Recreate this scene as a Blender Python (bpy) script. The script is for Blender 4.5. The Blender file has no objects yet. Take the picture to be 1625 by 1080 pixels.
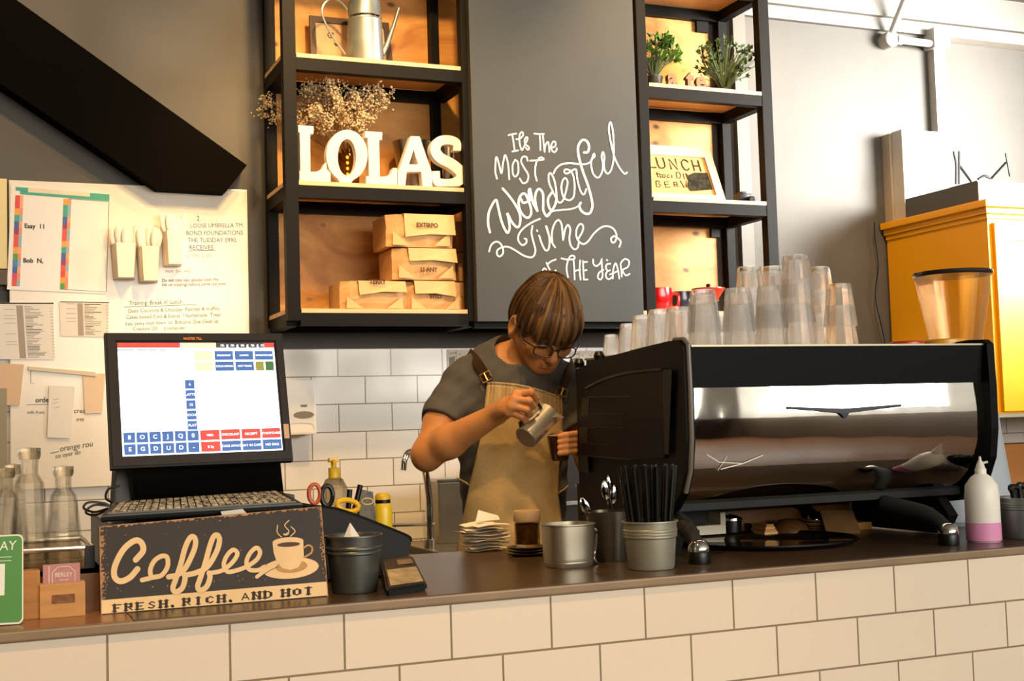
import bpy, bmesh, math, random
import numpy as np
from mathutils import Vector, Matrix, noise as mnoise
R = math.radians
random.seed(7)
SC = bpy.context.scene
COL = SC.collection
# ------------------------------------------------------------------ camera
CAM_H = 1.326                      # metres above the floor
FPX, YAW, PITCH, ROLL = 2046.78, .397557, .0644527, -.0304712
IW, IH = 1625, 1080
_f = Vector((math.sin(YAW)*math.cos(PITCH), math.cos(YAW)*math.cos(PITCH), math.sin(PITCH)))
_r = Vector((math.cos(YAW), -math.sin(YAW), 0)); _u = _r.cross(_f)
CR = math.cos(ROLL)*_r + math.sin(ROLL)*_u
CU = -math.sin(ROLL)*_r + math.cos(ROLL)*_u
CF = _f
CAMP = Vector((0, 0, CAM_H))
cd = bpy.data.cameras.new('camera'); cam = bpy.data.objects.new('camera', cd); COL.objects.link(cam)
cd.sensor_width = 36; cd.lens = 36*FPX/IW; cd.clip_start = .05; cd.clip_end = 100
m = Matrix((CR, CU, -CF)).transposed().to_4x4(); m.translation = CAMP; cam.matrix_world = m
SC.camera = cam
# ------------------------------------------------------------------ light and exposure
SC.view_settings.view_transform = 'Standard'; SC.view_settings.look = 'None'
SC.view_settings.gamma = 1; SC.view_settings.use_curve_mapping = False
SC.view_settings.exposure = 0.1
W = bpy.data.worlds.new('world'); SC.world = W; W.use_nodes = True
W.node_tree.nodes['Background'].inputs[0].default_value = (1.0, .87, .70, 1)
W.node_tree.nodes['Background'].inputs[1].default_value = .10
def area(name, loc, target, sx, sy, power, col, spread=180):
    l = bpy.data.lights.new(name, 'AREA'); l.shape = 'RECTANGLE'; l.size = sx; l.size_y = sy; l.energy = power; l.color = col; l.spread = R(spread)
    o = bpy.data.objects.new(name, l); COL.objects.link(o); o.location = loc
    o.rotation_euler = (Vector(target)-Vector(loc)).to_track_quat('-Z', 'Y').to_euler(); return o
def spot(name, loc, target, power, col, ang=70, blend=.6, rad=.06):
    l = bpy.data.lights.new(name, 'SPOT'); l.energy = power; l.color = col; l.spot_size = R(ang); l.spot_blend = blend; l.shadow_soft_size = rad
    o = bpy.data.objects.new(name, l); COL.objects.link(o); o.location = loc
    o.rotation_euler = (Vector(target)-Vector(loc)).to_track_quat('-Z', 'Y').to_euler(); return o
# daylight through the side window and the shopfront
area('daylight_side_window', (5.37, 2.5, 2.62), (3.7, 4.5, 2.52), 1.6, 1.0, 92, (1.0, .97, .92), 64)
area('reflection_corner_light', (5.37, -1.9, 1.95), (1.5, 2.2, 1.0), 1.2, .7, 26, (.93, .97, 1.0))  # unseen window light added to brighten the chrome and front tiles
area('daylight_shopfront', (2.9, -3.9, 2.25), (2.0, 3, 1.3), 4.4, 1.6, 245, (1.0, .94, .84))
area('daylight_shopfront_left', (-.6, -3.9, 2.25), (.6, 3, 1.3), 2.0, 1.6, 30, (1.0, .84, .62))
# warm ceiling spots; cabinet and barista ones are unseen fills added for brightness
WARM = (1.0, .62, .26)
for nm, lo, tg, p, an in (('spot_shelf_left', (1.15, 2.9, 3.35), (1.3, 4.5, 2.3), 125, 62), ('spot_shelf_right', (2.75, 3.0, 3.35), (2.6, 4.5, 2.2), 120, 70),
                          ('spot_board', (.1, 3.3, 3.35), (.4, 4.5, 1.9), 62, 75), ('spot_till', (.1, 1.2, 3.3), (.4, 2.4, 1.1), 130, 60),
                          ('spot_bags', (1.35, 2.6, 3.35), (1.3, 4.5, 1.8), 90, 50), ('spot_worktop', (.7, 3.3, 3.3), (1.0, 3.2, 1.0), 60, 70),
                          ('fill_cabinet', (2.7, 3.1, 3.35), (3.75, 4.25, 1.85), 70, 38), ('fill_barista', (1.05, 2.1, 3.35), (1.40, 3.2, 1.35), 125, 36), ('spot_splashback', (1.0, 3.7, 3.2), (1.2, 4.5, 1.3), 48, 80)):
    spot(nm, lo, tg, p, WARM, an)
# ------------------------------------------------------------------ helpers
def ray(px, py): px, py = float(px), float(py); return CF + (px-IW/2)/FPX*CR - (py-IH/2)/FPX*CU
def at(px, py, Y): d = ray(px, py); return CAMP + d*(Y/d.y)
def on(px, py, z): d = ray(px, py); return CAMP + d*((z-CAM_H)/d.z)
def atx(px, py, X): d = ray(px, py); return CAMP + d*(X/d.x)
def onplane(px, py, p0, n): d = ray(px, py); return CAMP + d*((p0-CAMP).dot(n)/d.dot(n))
def depth(P): return (P-CAMP).dot(CF)
def mpp(P): return depth(P)/FPX                                     # metres per pixel at a point
def srgb(h):
    if isinstance(h, str): h = tuple(int(h[i:i+2], 16) for i in (0, 2, 4))
    return tuple(((c/255)/12.92 if c/255 <= .04045 else ((c/255+.055)/1.055)**2.4) for c in h)+(1,)
MATS = {}
def mat(name, col, rough=.5, metal=0, var=0, vscale=6, bump=0, bscale=40, emit=0, spec=None, coat=0, stretch=None, trans=0, ior=1.45, alpha=1, sheen=0, col2=None):
    if name in MATS: return MATS[name]
    m = bpy.data.materials.new(name); m.use_nodes = True; MATS[name] = m
    nt = m.node_tree; N = nt.nodes; L = nt.links; b = N['Principled BSDF']
    c = srgb(col); b.inputs['Base Color'].default_value = c; b.inputs['Roughness'].default_value = rough; b.inputs['Metallic'].default_value = metal
    if spec is not None: b.inputs['Specular IOR Level'].default_value = spec
    if coat: b.inputs['Coat Weight'].default_value = coat; b.inputs['Coat Roughness'].default_value = .08
    if trans: b.inputs['Transmission Weight'].default_value = trans; b.inputs['IOR'].default_value = ior
    if alpha < 1: b.inputs['Alpha'].default_value = alpha
    if sheen: b.inputs['Sheen Weight'].default_value = sheen
    if emit: b.inputs['Emission Color'].default_value = c; b.inputs['Emission Strength'].default_value = emit
    if var or bump or col2:
        tc = N.new('ShaderNodeTexCoord'); mp = N.new('ShaderNodeMapping'); L.new(tc.outputs['Object'], mp.inputs[0])
        if stretch: mp.inputs['Scale'].default_value = stretch
    if var or col2:
        n = N.new('ShaderNodeTexNoise'); n.inputs['Scale'].default_value = vscale; n.inputs['Detail'].default_value = 6; L.new(mp.outputs[0], n.inputs['Vector'])
        r = N.new('ShaderNodeValToRGB'); L.new(n.outputs['Fac'], r.inputs[0])
        lo = srgb(col2) if col2 else tuple(max(0, x*(1-var)) for x in c[:3])+(1,)
        hi = c if col2 else tuple(min(1, x*(1+var)) for x in c[:3])+(1,)
        r.color_ramp.elements[0].position = .35; r.color_ramp.elements[1].position = .65
        r.color_ramp.elements[0].color = lo; r.color_ramp.elements[1].color = hi
        L.new(r.outputs[0], b.inputs['Base Color'])
    if bump:
        n2 = N.new('ShaderNodeTexNoise'); n2.inputs['Scale'].default_value = bscale; n2.inputs['Detail'].default_value = 4; L.new(mp.outputs[0], n2.inputs['Vector'])
        bp = N.new('ShaderNodeBump'); bp.inputs['Strength'].default_value = bump; bp.inputs['Distance'].default_value = .01
        L.new(n2.outputs['Fac'], bp.inputs['Height']); L.new(bp.outputs[0], b.inputs['Normal'])
    return m
def tile_mat(name, c1, grout, rough=.16, w=.2, h=.1, ox=0, oz=0, mortar=.0022):
    m = bpy.data.materials.new(name); m.use_nodes = True; MATS[name] = m
    nt = m.node_tree; N = nt.nodes; L = nt.links; b = N['Principled BSDF']
    tc = N.new('ShaderNodeTexCoord'); sp = N.new('ShaderNodeSeparateXYZ'); L.new(tc.outputs['Object'], sp.inputs[0])
    ax = N.new('ShaderNodeMath'); ax.operation = 'ADD'; ax.inputs[1].default_value = 40*w-ox; L.new(sp.outputs['X'], ax.inputs[0])
    az = N.new('ShaderNodeMath'); az.operation = 'ADD'; az.inputs[1].default_value = 40*h-oz; L.new(sp.outputs['Z'], az.inputs[0])
    cb = N.new('ShaderNodeCombineXYZ'); L.new(ax.outputs[0], cb.inputs[0]); L.new(az.outputs[0], cb.inputs[1])
    br = N.new('ShaderNodeTexBrick'); L.new(cb.outputs[0], br.inputs['Vector'])
    br.offset = .5; br.inputs['Scale'].default_value = 1; br.inputs['Mortar Size'].default_value = mortar; br.inputs['Mortar Smooth'].default_value = .25
    br.inputs['Brick Width'].default_value = w; br.inputs['Row Height'].default_value = h; br.inputs['Bias'].default_value = 0
    c = srgb(c1); d = tuple(x*.955 for x in c[:3])+(1,)
    br.inputs['Color1'].default_value = c; br.inputs['Color2'].default_value = d; br.inputs['Mortar'].default_value = srgb(grout)
    L.new(br.outputs['Color'], b.inputs['Base Color'])
    b.inputs['Roughness'].default_value = rough
    inv = N.new('ShaderNodeMath'); inv.operation = 'SUBTRACT'; inv.inputs[0].default_value = 1; L.new(br.outputs['Fac'], inv.inputs[1])
    ns = N.new('ShaderNodeTexNoise'); ns.inputs['Scale'].default_value = 9; L.new(tc.outputs['Object'], ns.inputs['Vector'])
    ad = N.new('ShaderNodeMath'); ad.operation = 'MULTIPLY_ADD'; ad.inputs[1].default_value = .25; L.new(ns.outputs['Fac'], ad.inputs[0]); L.new(inv.outputs[0], ad.inputs[2])
    bp = N.new('ShaderNodeBump'); bp.inputs['Strength'].default_value = .5; bp.inputs['Distance'].default_value = .002; L.new(ad.outputs[0], bp.inputs['Height']); L.new(bp.outputs[0], b.inputs['Normal'])
    return m
def ply_mat(name, base, dark, knots):
    m = bpy.data.materials.new(name); m.use_nodes = True; MATS[name] = m
    nt = m.node_tree; N = nt.nodes; L = nt.links; b = N['Principled BSDF']; b.inputs['Roughness'].default_value = .55
    tc = N.new('ShaderNodeTexCoord'); mp = N.new('ShaderNodeMapping'); mp.inputs['Scale'].default_value = (2.2, 2.2, 5.0); L.new(tc.outputs['Object'], mp.inputs[0])
    n = N.new('ShaderNodeTexNoise'); n.inputs['Scale'].default_value = 1.6; n.inputs['Detail'].default_value = 7; n.inputs['Distortion'].default_value = 1.6; L.new(mp.outputs[0], n.inputs['Vector'])
    r = N.new('ShaderNodeValToRGB'); L.new(n.outputs['Fac'], r.inputs[0]); r.color_ramp.elements[0].position = .3; r.color_ramp.elements[1].position = .62
    r.color_ramp.elements[0].color = srgb(dark); r.color_ramp.elements[1].color = srgb(base)
    mp2 = N.new('ShaderNodeMapping'); mp2.inputs['Scale'].default_value = (5.5, 5.5, 9); L.new(tc.outputs['Object'], mp2.inputs[0])
    wv = N.new('ShaderNodeTexNoise'); wv.inputs['Scale'].default_value = 2.0; wv.inputs['Detail'].default_value = 2; L.new(mp2.outputs[0], wv.inputs['Vector'])
    mx0 = N.new('ShaderNodeMix'); mx0.data_type = 'VECTOR'; mx0.inputs[0].default_value = .12
    L.new(mp2.outputs[0], mx0.inputs[4]); L.new(wv.outputs['Color'], mx0.inputs[5])
    vo = N.new('ShaderNodeTexVoronoi'); vo.inputs['Scale'].default_value = 1.6; L.new(mx0.outputs[1], vo.inputs['Vector'])
    r2 = N.new('ShaderNodeValToRGB'); L.new(vo.outputs['Distance'], r2.inputs[0]); r2.color_ramp.elements[0].position = .07; r2.color_ramp.elements[1].position = .17
    r2.color_ramp.elements[0].color = srgb(knots); r2.color_ramp.elements[1].color = (1, 1, 1, 1)
    mx = N.new('ShaderNodeMix'); mx.data_type = 'RGBA'; mx.blend_type = 'MULTIPLY'; mx.inputs[0].default_value = .85
    L.new(r.outputs[0], mx.inputs[6]); L.new(r2.outputs[0], mx.inputs[7]); L.new(mx.outputs[2], b.inputs['Base Color'])
    return m
def tumbler_mat(name):
    m = bpy.data.materials.new(name); m.use_nodes = True; MATS[name] = m
    nt = m.node_tree; N = nt.nodes; L = nt.links; N.remove(N['Principled BSDF']); out = N['Material Output']
    g = N.new('ShaderNodeBsdfGlass'); g.inputs['IOR'].default_value = 1.45; g.inputs['Roughness'].default_value = 0
    t = N.new('ShaderNodeBsdfTransparent'); x = N.new('ShaderNodeMixShader'); x.inputs[0].default_value = .5; L.new(g.outputs[0], x.inputs[1]); L.new(t.outputs[0], x.inputs[2])
    d = N.new('ShaderNodeBsdfDiffuse'); d.inputs[0].default_value = (.9, .9, .88, 1); y = N.new('ShaderNodeMixShader'); y.inputs[0].default_value = .05; L.new(x.outputs[0], y.inputs[1]); L.new(d.outputs[0], y.inputs[2]); L.new(y.outputs[0], out.inputs[0])
    return m
def glass_mat(name, tint=(1, 1, 1), thin=.55, rough=0.0, ior=1.45):
    m = bpy.data.materials.new(name); m.use_nodes = True; MATS[name] = m
    nt = m.node_tree; N = nt.nodes; L = nt.links; N.remove(N['Principled BSDF']); out = N['Material Output']
    g = N.new('ShaderNodeBsdfGlass'); g.inputs['Color'].default_value = (*tint, 1); g.inputs['Roughness'].default_value = rough; g.inputs['IOR'].default_value = ior
    t = N.new('ShaderNodeBsdfTransparent'); t.inputs[0].default_value = (*tint, 1)
    x = N.new('ShaderNodeMixShader'); x.inputs[0].default_value = thin; L.new(g.outputs[0], x.inputs[1]); L.new(t.outputs[0], x.inputs[2]); L.new(x.outputs[0], out.inputs[0])
    return m
class MB:
    """collects shapes into one bmesh"""
    def __init__(s): s.bm = bmesh.new()
    def box(s, a, b, M=None, bev=0):
        x0, x1 = sorted((a[0], b[0])); y0, y1 = sorted((a[1], b[1])); z0, z1 = sorted((a[2], b[2]))
        vs = [s.bm.verts.new(M @ Vector(p) if M else p) for p in ((x0,y0,z0),(x1,y0,z0),(x1,y1,z0),(x0,y1,z0),(x0,y0,z1),(x1,y0,z1),(x1,y1,z1),(x0,y1,z1))]
        fs = [s.bm.faces.new([vs[i] for i in q]) for q in ((0,3,2,1),(4,5,6,7),(0,1,5,4),(1,2,6,5),(2,3,7,6),(3,0,4,7))]
        if bev:
            es = list({e for f in fs for e in f.edges}); bmesh.ops.bevel(s.bm, geom=es, offset=bev, segments=2, affect='EDGES', profile=.7)
        return s
    def hexa(s, q, off, bev=0):
        """a quad of four points extruded by the vector off"""
        return s.poly(q, off, bev)
    def poly(s, pts, off, bev=0):
        pts = [Vector(p) for p in pts]; off = Vector(off); n = len(pts)
        a = [s.bm.verts.new(p) for p in pts]; b = [s.bm.verts.new(p+off) for p in pts]
        fs = [s.bm.faces.new(a), s.bm.faces.new(b[::-1])]
        for i in range(n): fs.append(s.bm.faces.new((a[i], b[i], b[(i+1) % n], a[(i+1) % n])))
        if bev:
            es = list({e for f in fs[:2] for e in f.edges}); bmesh.ops.bevel(s.bm, geom=es, offset=bev, segments=2, affect='EDGES', profile=.7)
        return s
    def ring(s, outer, inner, off):
        """a plate with a hole: two loops with the same count"""
        off = Vector(off); n = len(outer)
        L = [[s.bm.verts.new(Vector(p)+o) for p in lp] for lp in (outer, inner) for o in (Vector((0,0,0)), off)]
        o0, o1, i0, i1 = L
        for i in range(n):
            j = (i+1) % n
            for q in ((o0[i],o0[j],i0[j],i0[i]), (o1[i],i1[i],i1[j],o1[j]), (o0[i],o1[i],o1[j],o0[j]), (i0[i],i0[j],i1[j],i1[i])): s.bm.faces.new(q)
        return s
    def lathe(s, prof, c=(0,0,0), seg=32, M=None, capb=True, capt=True, sx=1, sy=1):
        c = Vector(c); rings = []
        for r, z in prof:
            if r < 1e-6: p = Vector((0,0,z)); rings.append([s.bm.verts.new(c+(M @ p if M else p))]); continue
            ring = []
            for i in range(seg):
                a = 2*math.pi*i/seg; p = Vector((r*sx*math.cos(a), r*sy*math.sin(a), z)); ring.append(s.bm.verts.new(c+(M @ p if M else p)))
            rings.append(ring)
        for A, B in zip(rings, rings[1:]):
            for i in range(seg):
                j = (i+1) % seg
                if len(A) == 1 and len(B) == 1: continue
                if len(A) == 1: s.bm.faces.new((A[0], B[i], B[j]))
                elif len(B) == 1: s.bm.faces.new((A[i], B[0], A[j]))
                else: s.bm.faces.new((A[i], B[i], B[j], A[j]))
        if capb and len(rings[0]) > 1: s.bm.faces.new(rings[0])
        if capt and len(rings[-1]) > 1: s.bm.faces.new(rings[-1][::-1])
        return s
    def tube(s, pts, r, seg=8, cap=True, flat=None):
        """round tube along points; r a number or one per point; flat=(w,h,normal) for a strap"""
        pts = [Vector(p) for p in pts]; n = len(pts); rs = r if isinstance(r, (list, tuple)) else [r]*n
        T = [(pts[min(i+1, n-1)]-pts[max(i-1, 0)]).normalized() for i in range(n)]
        nrm = T[0].orthogonal().normalized(); fn_ = (flat[2] if isinstance(flat[2], list) else [Vector(flat[2])]*n) if flat else None
        rings = []
        for i in range(n):
            if flat: b = T[i].cross(fn_[i]).normalized(); nn = b.cross(T[i]).normalized()
            else:
                nrm = (nrm - T[i]*nrm.dot(T[i])); nrm = nrm.normalized() if nrm.length > 1e-6 else T[i].orthogonal().normalized(); nn = nrm; b = T[i].cross(nn)
            ring = []
            if flat:
                w, h = flat[0]/2, flat[1]/2
                for u, v in ((-w,-h), (w,-h), (w,h), (-w,h)): ring.append(s.bm.verts.new(pts[i]+b*u+nn*v))
            else:
                for k in range(seg): a = 2*math.pi*k/seg; ring.append(s.bm.verts.new(pts[i]+(nn*math.cos(a)+b*math.sin(a))*rs[i]))
            rings.append(ring)
        q = len(rings[0])
        for A, B in zip(rings, rings[1:]):
            for k in range(q): s.bm.faces.new((A[k], A[(k+1) % q], B[(k+1) % q], B[k]))
        if cap: s.bm.faces.new(rings[0][::-1]); s.bm.faces.new(rings[-1])
        return s
    def ell(s, c, r, M=None, u=20, v=12):
        M4 = Matrix.Translation(Vector(c)) @ (M.to_4x4() if M else Matrix()) @ Matrix.Diagonal((*r, 1)) if not isinstance(r, (int, float)) else Matrix.Translation(Vector(c)) @ Matrix.Scale(r, 4)
        bmesh.ops.create_uvsphere(s.bm, u_segments=u, v_segments=v, radius=1, matrix=M4); return s
    def leaf(s, p, d, n, L, w):
        d = Vector(d).normalized(); n = Vector(n); b = d.cross(n); b = b.normalized() if b.length > 1e-5 else d.orthogonal().normalized(); n = b.cross(d)
        P = [p, p+d*L*.35+b*w*.5+n*L*.05, p+d*L, p+d*L*.35-b*w*.5+n*L*.05]; mid = p+d*L*.45-n*L*.04
        v = [s.bm.verts.new(q) for q in P]; c = s.bm.verts.new(mid)
        for i in range(4): s.bm.faces.new((v[i], v[(i+1) % 4], c))
        return s
    def raw(s, vs, fs):
        v = [s.bm.verts.new(p) for p in vs]
        for f in fs:
            try: s.bm.faces.new([v[i] for i in f])
            except ValueError: pass
        return s
WL = {}                                                              # world location of each object's origin
def setp(o, label=None, cat=None, group=None, kind=None):
    for k, v in (('label', label), ('category', cat), ('group', group), ('kind', kind)):
        if v: o[k] = v
    return o
def thing(name, label, cat, loc=(0,0,0), group=None):
    o = bpy.data.objects.new(name, None); COL.objects.link(o); o.location = loc; o.empty_display_size = .05
    WL[o.name] = Vector(loc); return setp(o, label, cat, group)
def obj(name, mb, m, parent=None, loc=None, smooth=False, label=None, solid=0, sub=0):
    """one mesh object; shapes are given in world space, the origin is loc or the parent's"""
    me = bpy.data.meshes.new(name); bm = mb.bm if isinstance(mb, MB) else mb
    bmesh.ops.recalc_face_normals(bm, faces=bm.faces[:])
    L = WL[parent.name] if parent else Vector(loc if loc is not None else (0,0,0))
    for v in bm.verts: v.co -= L
    bm.to_mesh(me); bm.free()
    me.materials.append(m)
    if smooth: me.shade_smooth(); me.set_sharp_from_angle(angle=R(smooth if smooth is not True else 40))
    o = bpy.data.objects.new(name, me); COL.objects.link(o)
    if parent: o.parent = parent
    else: o.location = L
    WL[o.name] = L
    if label: o['label'] = label
    if solid: q = o.modifiers.new('solid', 'SOLIDIFY'); q.thickness = solid; q.offset = 0
    if sub: q = o.modifiers.new('sub', 'SUBSURF'); q.levels = sub; q.render_levels = sub
    return o
def one(name, mb, m, label, cat, loc, group=None, smooth=False, **k):
    return setp(obj(name, mb, m, None, loc, smooth, **k), label, cat, group)
def struct(name, mb, m, **k): return setp(obj(name, mb, m, **k), kind='structure')
def dup(root, delta, label=None, group=None):
    r = root.copy(); COL.objects.link(r); r.location = root.location+Vector(delta); WL[r.name] = r.location.copy()
    for ch in list(root.children):
        c = ch.copy(); COL.objects.link(c); c.parent = r
        for g in ch.children: d = g.copy(); COL.objects.link(d); d.parent = c
    if label: r['label'] = label
    if group: r['group'] = group
    return r
def catmull(p, n=8, closed=False):
    p = [Vector(q) for q in p]
    if len(p) < 3: return p
    P = [p[-1]]+p+[p[0], p[1]] if closed else [2*p[0]-p[1]]+p+[2*p[-1]-p[-2]]
    out = []
    for i in range(1, len(P)-2):
        a, b, c, d = P[i-1:i+3]
        for k in range(n):
            t = k/n; out.append(.5*((2*b)+(c-a)*t+(2*a-5*b+4*c-d)*t*t+(3*b-a-3*c+d)*t**3))
    if not closed: out.append(p[-1])
    return out
def ribbon(mb, pts2, w, to3, off=0):
    """a stroke of width w (pixels or units of pts2) through 2D points; to3 maps a 2D point to space; round ends"""
    P = [Vector((q[0], q[1])) for q in pts2]; n = len(P)
    if n < 2: return
    Ls, Rs = [], []
    for i in range(n):
        t = (P[min(i+1, n-1)]-P[max(i-1, 0)])
        if t.length < 1e-6: continue
        t.normalize(); nn = Vector((-t.y, t.x)); h = (w if isinstance(w, (int, float)) else w[i])/2
        k = 1
        Ls.append(P[i]+nn*h*k); Rs.append(P[i]-nn*h*k)
    def lift(q, i): d = CAMP-q; return q+d*(i*8e-6/max(d.length, .1))    # later parts of a stroke lie over earlier ones
    vl = [mb.bm.verts.new(lift(to3(*p), i)) for i, p in enumerate(Ls)]; vr = [mb.bm.verts.new(lift(to3(*p), i)) for i, p in enumerate(Rs)]
    for i in range(len(vl)-1): mb.bm.faces.new((vl[i], vl[i+1], vr[i+1], vr[i]))
    for c in (P[0], P[-1]):
        h = (w if isinstance(w, (int, float)) else w[0])/2
        mb.bm.faces.new([mb.bm.verts.new(to3(c.x+h*math.cos(k*math.pi/4), c.y+h*math.sin(k*math.pi/4))) for k in range(8)])
def text_mesh(s, size=1, extrude=0, bold=0, align='LEFT', spacing=1):
    cu = bpy.data.curves.new('t', 'FONT'); cu.body = s; cu.size = size; cu.extrude = extrude; cu.offset = bold; cu.align_x = align; cu.space_character = spacing; cu.resolution_u = 3
    o = bpy.data.objects.new('t', cu); COL.objects.link(o)
    dg = bpy.context.evaluated_depsgraph_get(); me = bpy.data.meshes.new_from_object(o.evaluated_get(dg))
    bm = bmesh.new(); bm.from_mesh(me); bpy.data.objects.remove(o); bpy.data.curves.remove(cu); bpy.data.meshes.remove(me)
    return bm
def text_into(mb, s, to3, size, x, y, bold=0, sx=1, align='LEFT', slope=0, shear=0, spacing=1):
    """flat lettering: glyphs in units of a 2D frame with y downwards, mapped by to3"""
    bm = text_mesh(s, size, 0, bold, align, spacing); vm = {}
    for v in bm.verts: vm[v] = mb.bm.verts.new(to3(x+v.co.x*sx+v.co.y*shear, y-v.co.y+slope*v.co.x*sx))
    for f in bm.faces: mb.bm.faces.new([vm[v] for v in f.verts])
    bm.free()
T = 1.02                                                             # worktop height
DZ = -.08
# ------------------------------------------------------------------ materials of the place
M_wall = mat('grey_wall_paint', '55514a', .62, var=.10, vscale=2.2, bump=.25, bscale=7)
M_trimw = mat('pale_trim_paint', '7f7c75', .5, var=.05, vscale=3)
M_black = mat('black_metal', '14120f', .55, spec=.12)
M_blackp = mat('black_plastic', '090807', .35, spec=.4)
M_blackm = mat('black_matte', '0e0d0c', .7)
M_beam = mat('black_beam_paint', '0a0805', .9, spec=.05)
M_ceil = mat('ceiling_paint', 'b0aca4', .8)
M_floor = mat('brown_wood_floor', '6b4a30', .4, var=.25, vscale=3, stretch=(8, .6, 1))
M_ply = ply_mat('knotty_plywood', 'dc9f4c', 'b5752c', '3a220c')
M_board = mat('shelf_board_wood', 'dcb483', .5, var=.12, vscale=4, stretch=(1, 6, 6))
M_steel = mat('brushed_steel', 'b3aea4', .28, 1, bump=.05, bscale=60, stretch=(1, 1, 12))
M_chrome = mat('chrome', 'd9d6d0', .06, 1)
M_galv = mat('galvanised_tin', '8b918f', .42, .75, var=.10, vscale=14)
M_white = mat('white_plastic', 'e6e0d6', .35)
M_paper = mat('white_paper', 'e9e2d6', .8)
M_tileB = tile_mat('white_wall_tile', 'e4e0d8', '8a7d6c', .12)
M_tileF = tile_mat('cream_counter_tile', 'ebdcc6', '8f7d66', .2)
# ------------------------------------------------------------------ the shell
YB = 4.55                                                            # face of the back wall
struct('floor', MB().box((-2, -4.2, -.1), (5.6, 4.8, 0)), M_floor)
struct('ceiling', MB().box((-2, -4.2, 3.5), (5.6, 4.8, 3.6)), M_ceil)
struct('wall_back', MB().box((-2, YB, 0), (5.6, YB+.2, 3.5)), M_wall)
struct('wall_left', MB().box((-2.2, -4.2, 0), (-2, 4.8, 3.5)), M_wall)
def holed(name, axis, c0, c1, lo, hi, h0, h1, z0, z1, m):
    b = MB()
    def bx(u0, u1, a, bb):
        if axis == 'x': b.box((c0, u0, a), (c1, u1, bb))
        else: b.box((u0, c0, a), (u1, c1, bb))
    bx(lo, h0, 0, 3.5); bx(h1, hi, 0, 3.5); bx(h0, h1, 0, z0); bx(h0, h1, z1, 3.5); struct(name, b, m)
wr_ = MB()
for y0, y1, z0, z1 in ((-4.2, -3.6, 0, 3.5), (-.6, 1.65, 0, 3.5), (3.35, 4.8, 0, 3.5), (-3.6, -2.5, 0, 3.5), (-1.3, -.6, 0, 3.5), (-2.5, -1.3, 0, 1.6), (-2.5, -1.3, 2.3, 3.5), (1.65, 3.35, 0, 2.05), (1.65, 3.35, 3.2, 3.5)): wr_.box((5.4, y0, z0), (5.6, y1, z1))
struct('wall_right', wr_, mat('pale_side_wall', 'cfd4d4', .6))
struct('reflection_panel', MB().box((5.37, -4.0, 0), (5.4, 1.6, 1.35)), mat('reflection_panel_brown', '4a3d32', .5))  # unseen dark panel added to darken the chrome's lower reflection
holed('wall_front', 'y', -4.2, -4.0, -2, 5.6, -1.8, 5.2, .5, 3.1, mat('dark_front_wall', '3a2e24', .7))
def wframe(name, axis, c, u0, u1, z0, z1, n):
    b = MB(); w = .05
    def bx(a0, a1, p, q):
        if axis == 'x': b.box((c-.03, a0, p), (c+.03, a1, q))
        else: b.box((a0, c-.03, p), (a1, c+.03, q))
    bx(u0, u1, z0, z0+w); bx(u0, u1, z1-w, z1)
    for k in range(n+1):
        u = u0+(u1-u0-w)*k/n; bx(u, u+w, z0, z1)
    struct(name, b, M_black)
wframe('window_1', 'x', 5.5, 1.65, 3.35, 2.05, 3.2, 1); wframe('reflection_window', 'x', 5.5, -2.5, -1.3, 1.6, 2.3, 1); wframe('window_2', 'y', -4.1, -1.8, 5.2, .5, 3.1, 5)  # the small corner frame is added around the unseen reflection light
# tiles on the back wall, their rows set out from the top edge
zt = at(600, 553, YB-.01).z; xt = at(620, 575, YB-.01).x
o = struct('trim_1', MB().box((-.6, YB-.012, .60), (5.39, YB+.01, zt)), M_tileB, loc=(xt, YB, zt))
# painted beam and cornice strips up the right of the wall, and the light pilaster
b0 = at(1222, 31, YB).z; b1 = at(1222, 11, YB).z
struct('trim_2', MB().box((2.3, YB-.05, b1), (5.39, YB+.01, b1+.14)).box((2.3, YB-.025, b0), (5.39, YB+.01, b1)), M_trimw)
struct('trim_3', MB().box((2.3, YB-.12, b1+.14), (5.39, YB+.01, 3.5)), mat('grey_beam_paint', '6f6c66', .6))
struct('trim_4', MB().box((2.945, YB-.03, zt), (3.005, YB+.01, 3.06)), mat('pilaster_paint', '6a665f', .6))
# the black slanting beam on the left
pts = [at(-60, -62, 4.45), at(392, 262, 4.45), at(358, 305, 4.45), at(250, 299, 4.45), at(-60, 92, 4.45)]
struct('trim_5', MB().poly(pts, (0, .12, 0)), M_beam)
# ------------------------------------------------------------------ counter
YF = 2.242
zc = at(600, 1000, YF).z
c0 = Vector((at(170, 1002, YF).x, YF, T-.018))
one('tiled_counter', MB().box((-.8, YF, 0), (3.6, 2.30, T-.018)).box((-.8, 2.30, 0), (-.74, 2.95, T-.018)).box((3.54, 2.30, 0), (3.6, 2.95, T-.018)), M_tileF,
    'long counter front faced with cream rectangular tiles under the brown worktop', 'counter', c0)
m_top = mat('brown_worktop', '4a3927', .3, var=.12, vscale=5, spec=.35)
m_edge = mat('worktop_edge_strip', '8a7355', .4, var=.1, vscale=8)
wt = thing('worktop', 'glossy brown worktop running along the top of the tiled counter', 'worktop', (1.2, 2.6, T))
obj('slab', MB().box((.247, YF+.002, T-.016), (3.62, 2.98, T)), m_top, wt)
obj('slab', MB().box((-.85, YF+.002, T-.016), (.2455, 2.98, T)), mat('pinkish_worktop', '8f6448', .3, var=.1, vscale=5), wt, label='pinkish brown end slab')
obj('edge_strip', MB().box((-.85, YF-.008, T-.017), (3.62, YF+.002, T-.001), bev=.003), m_edge, wt)
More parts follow.
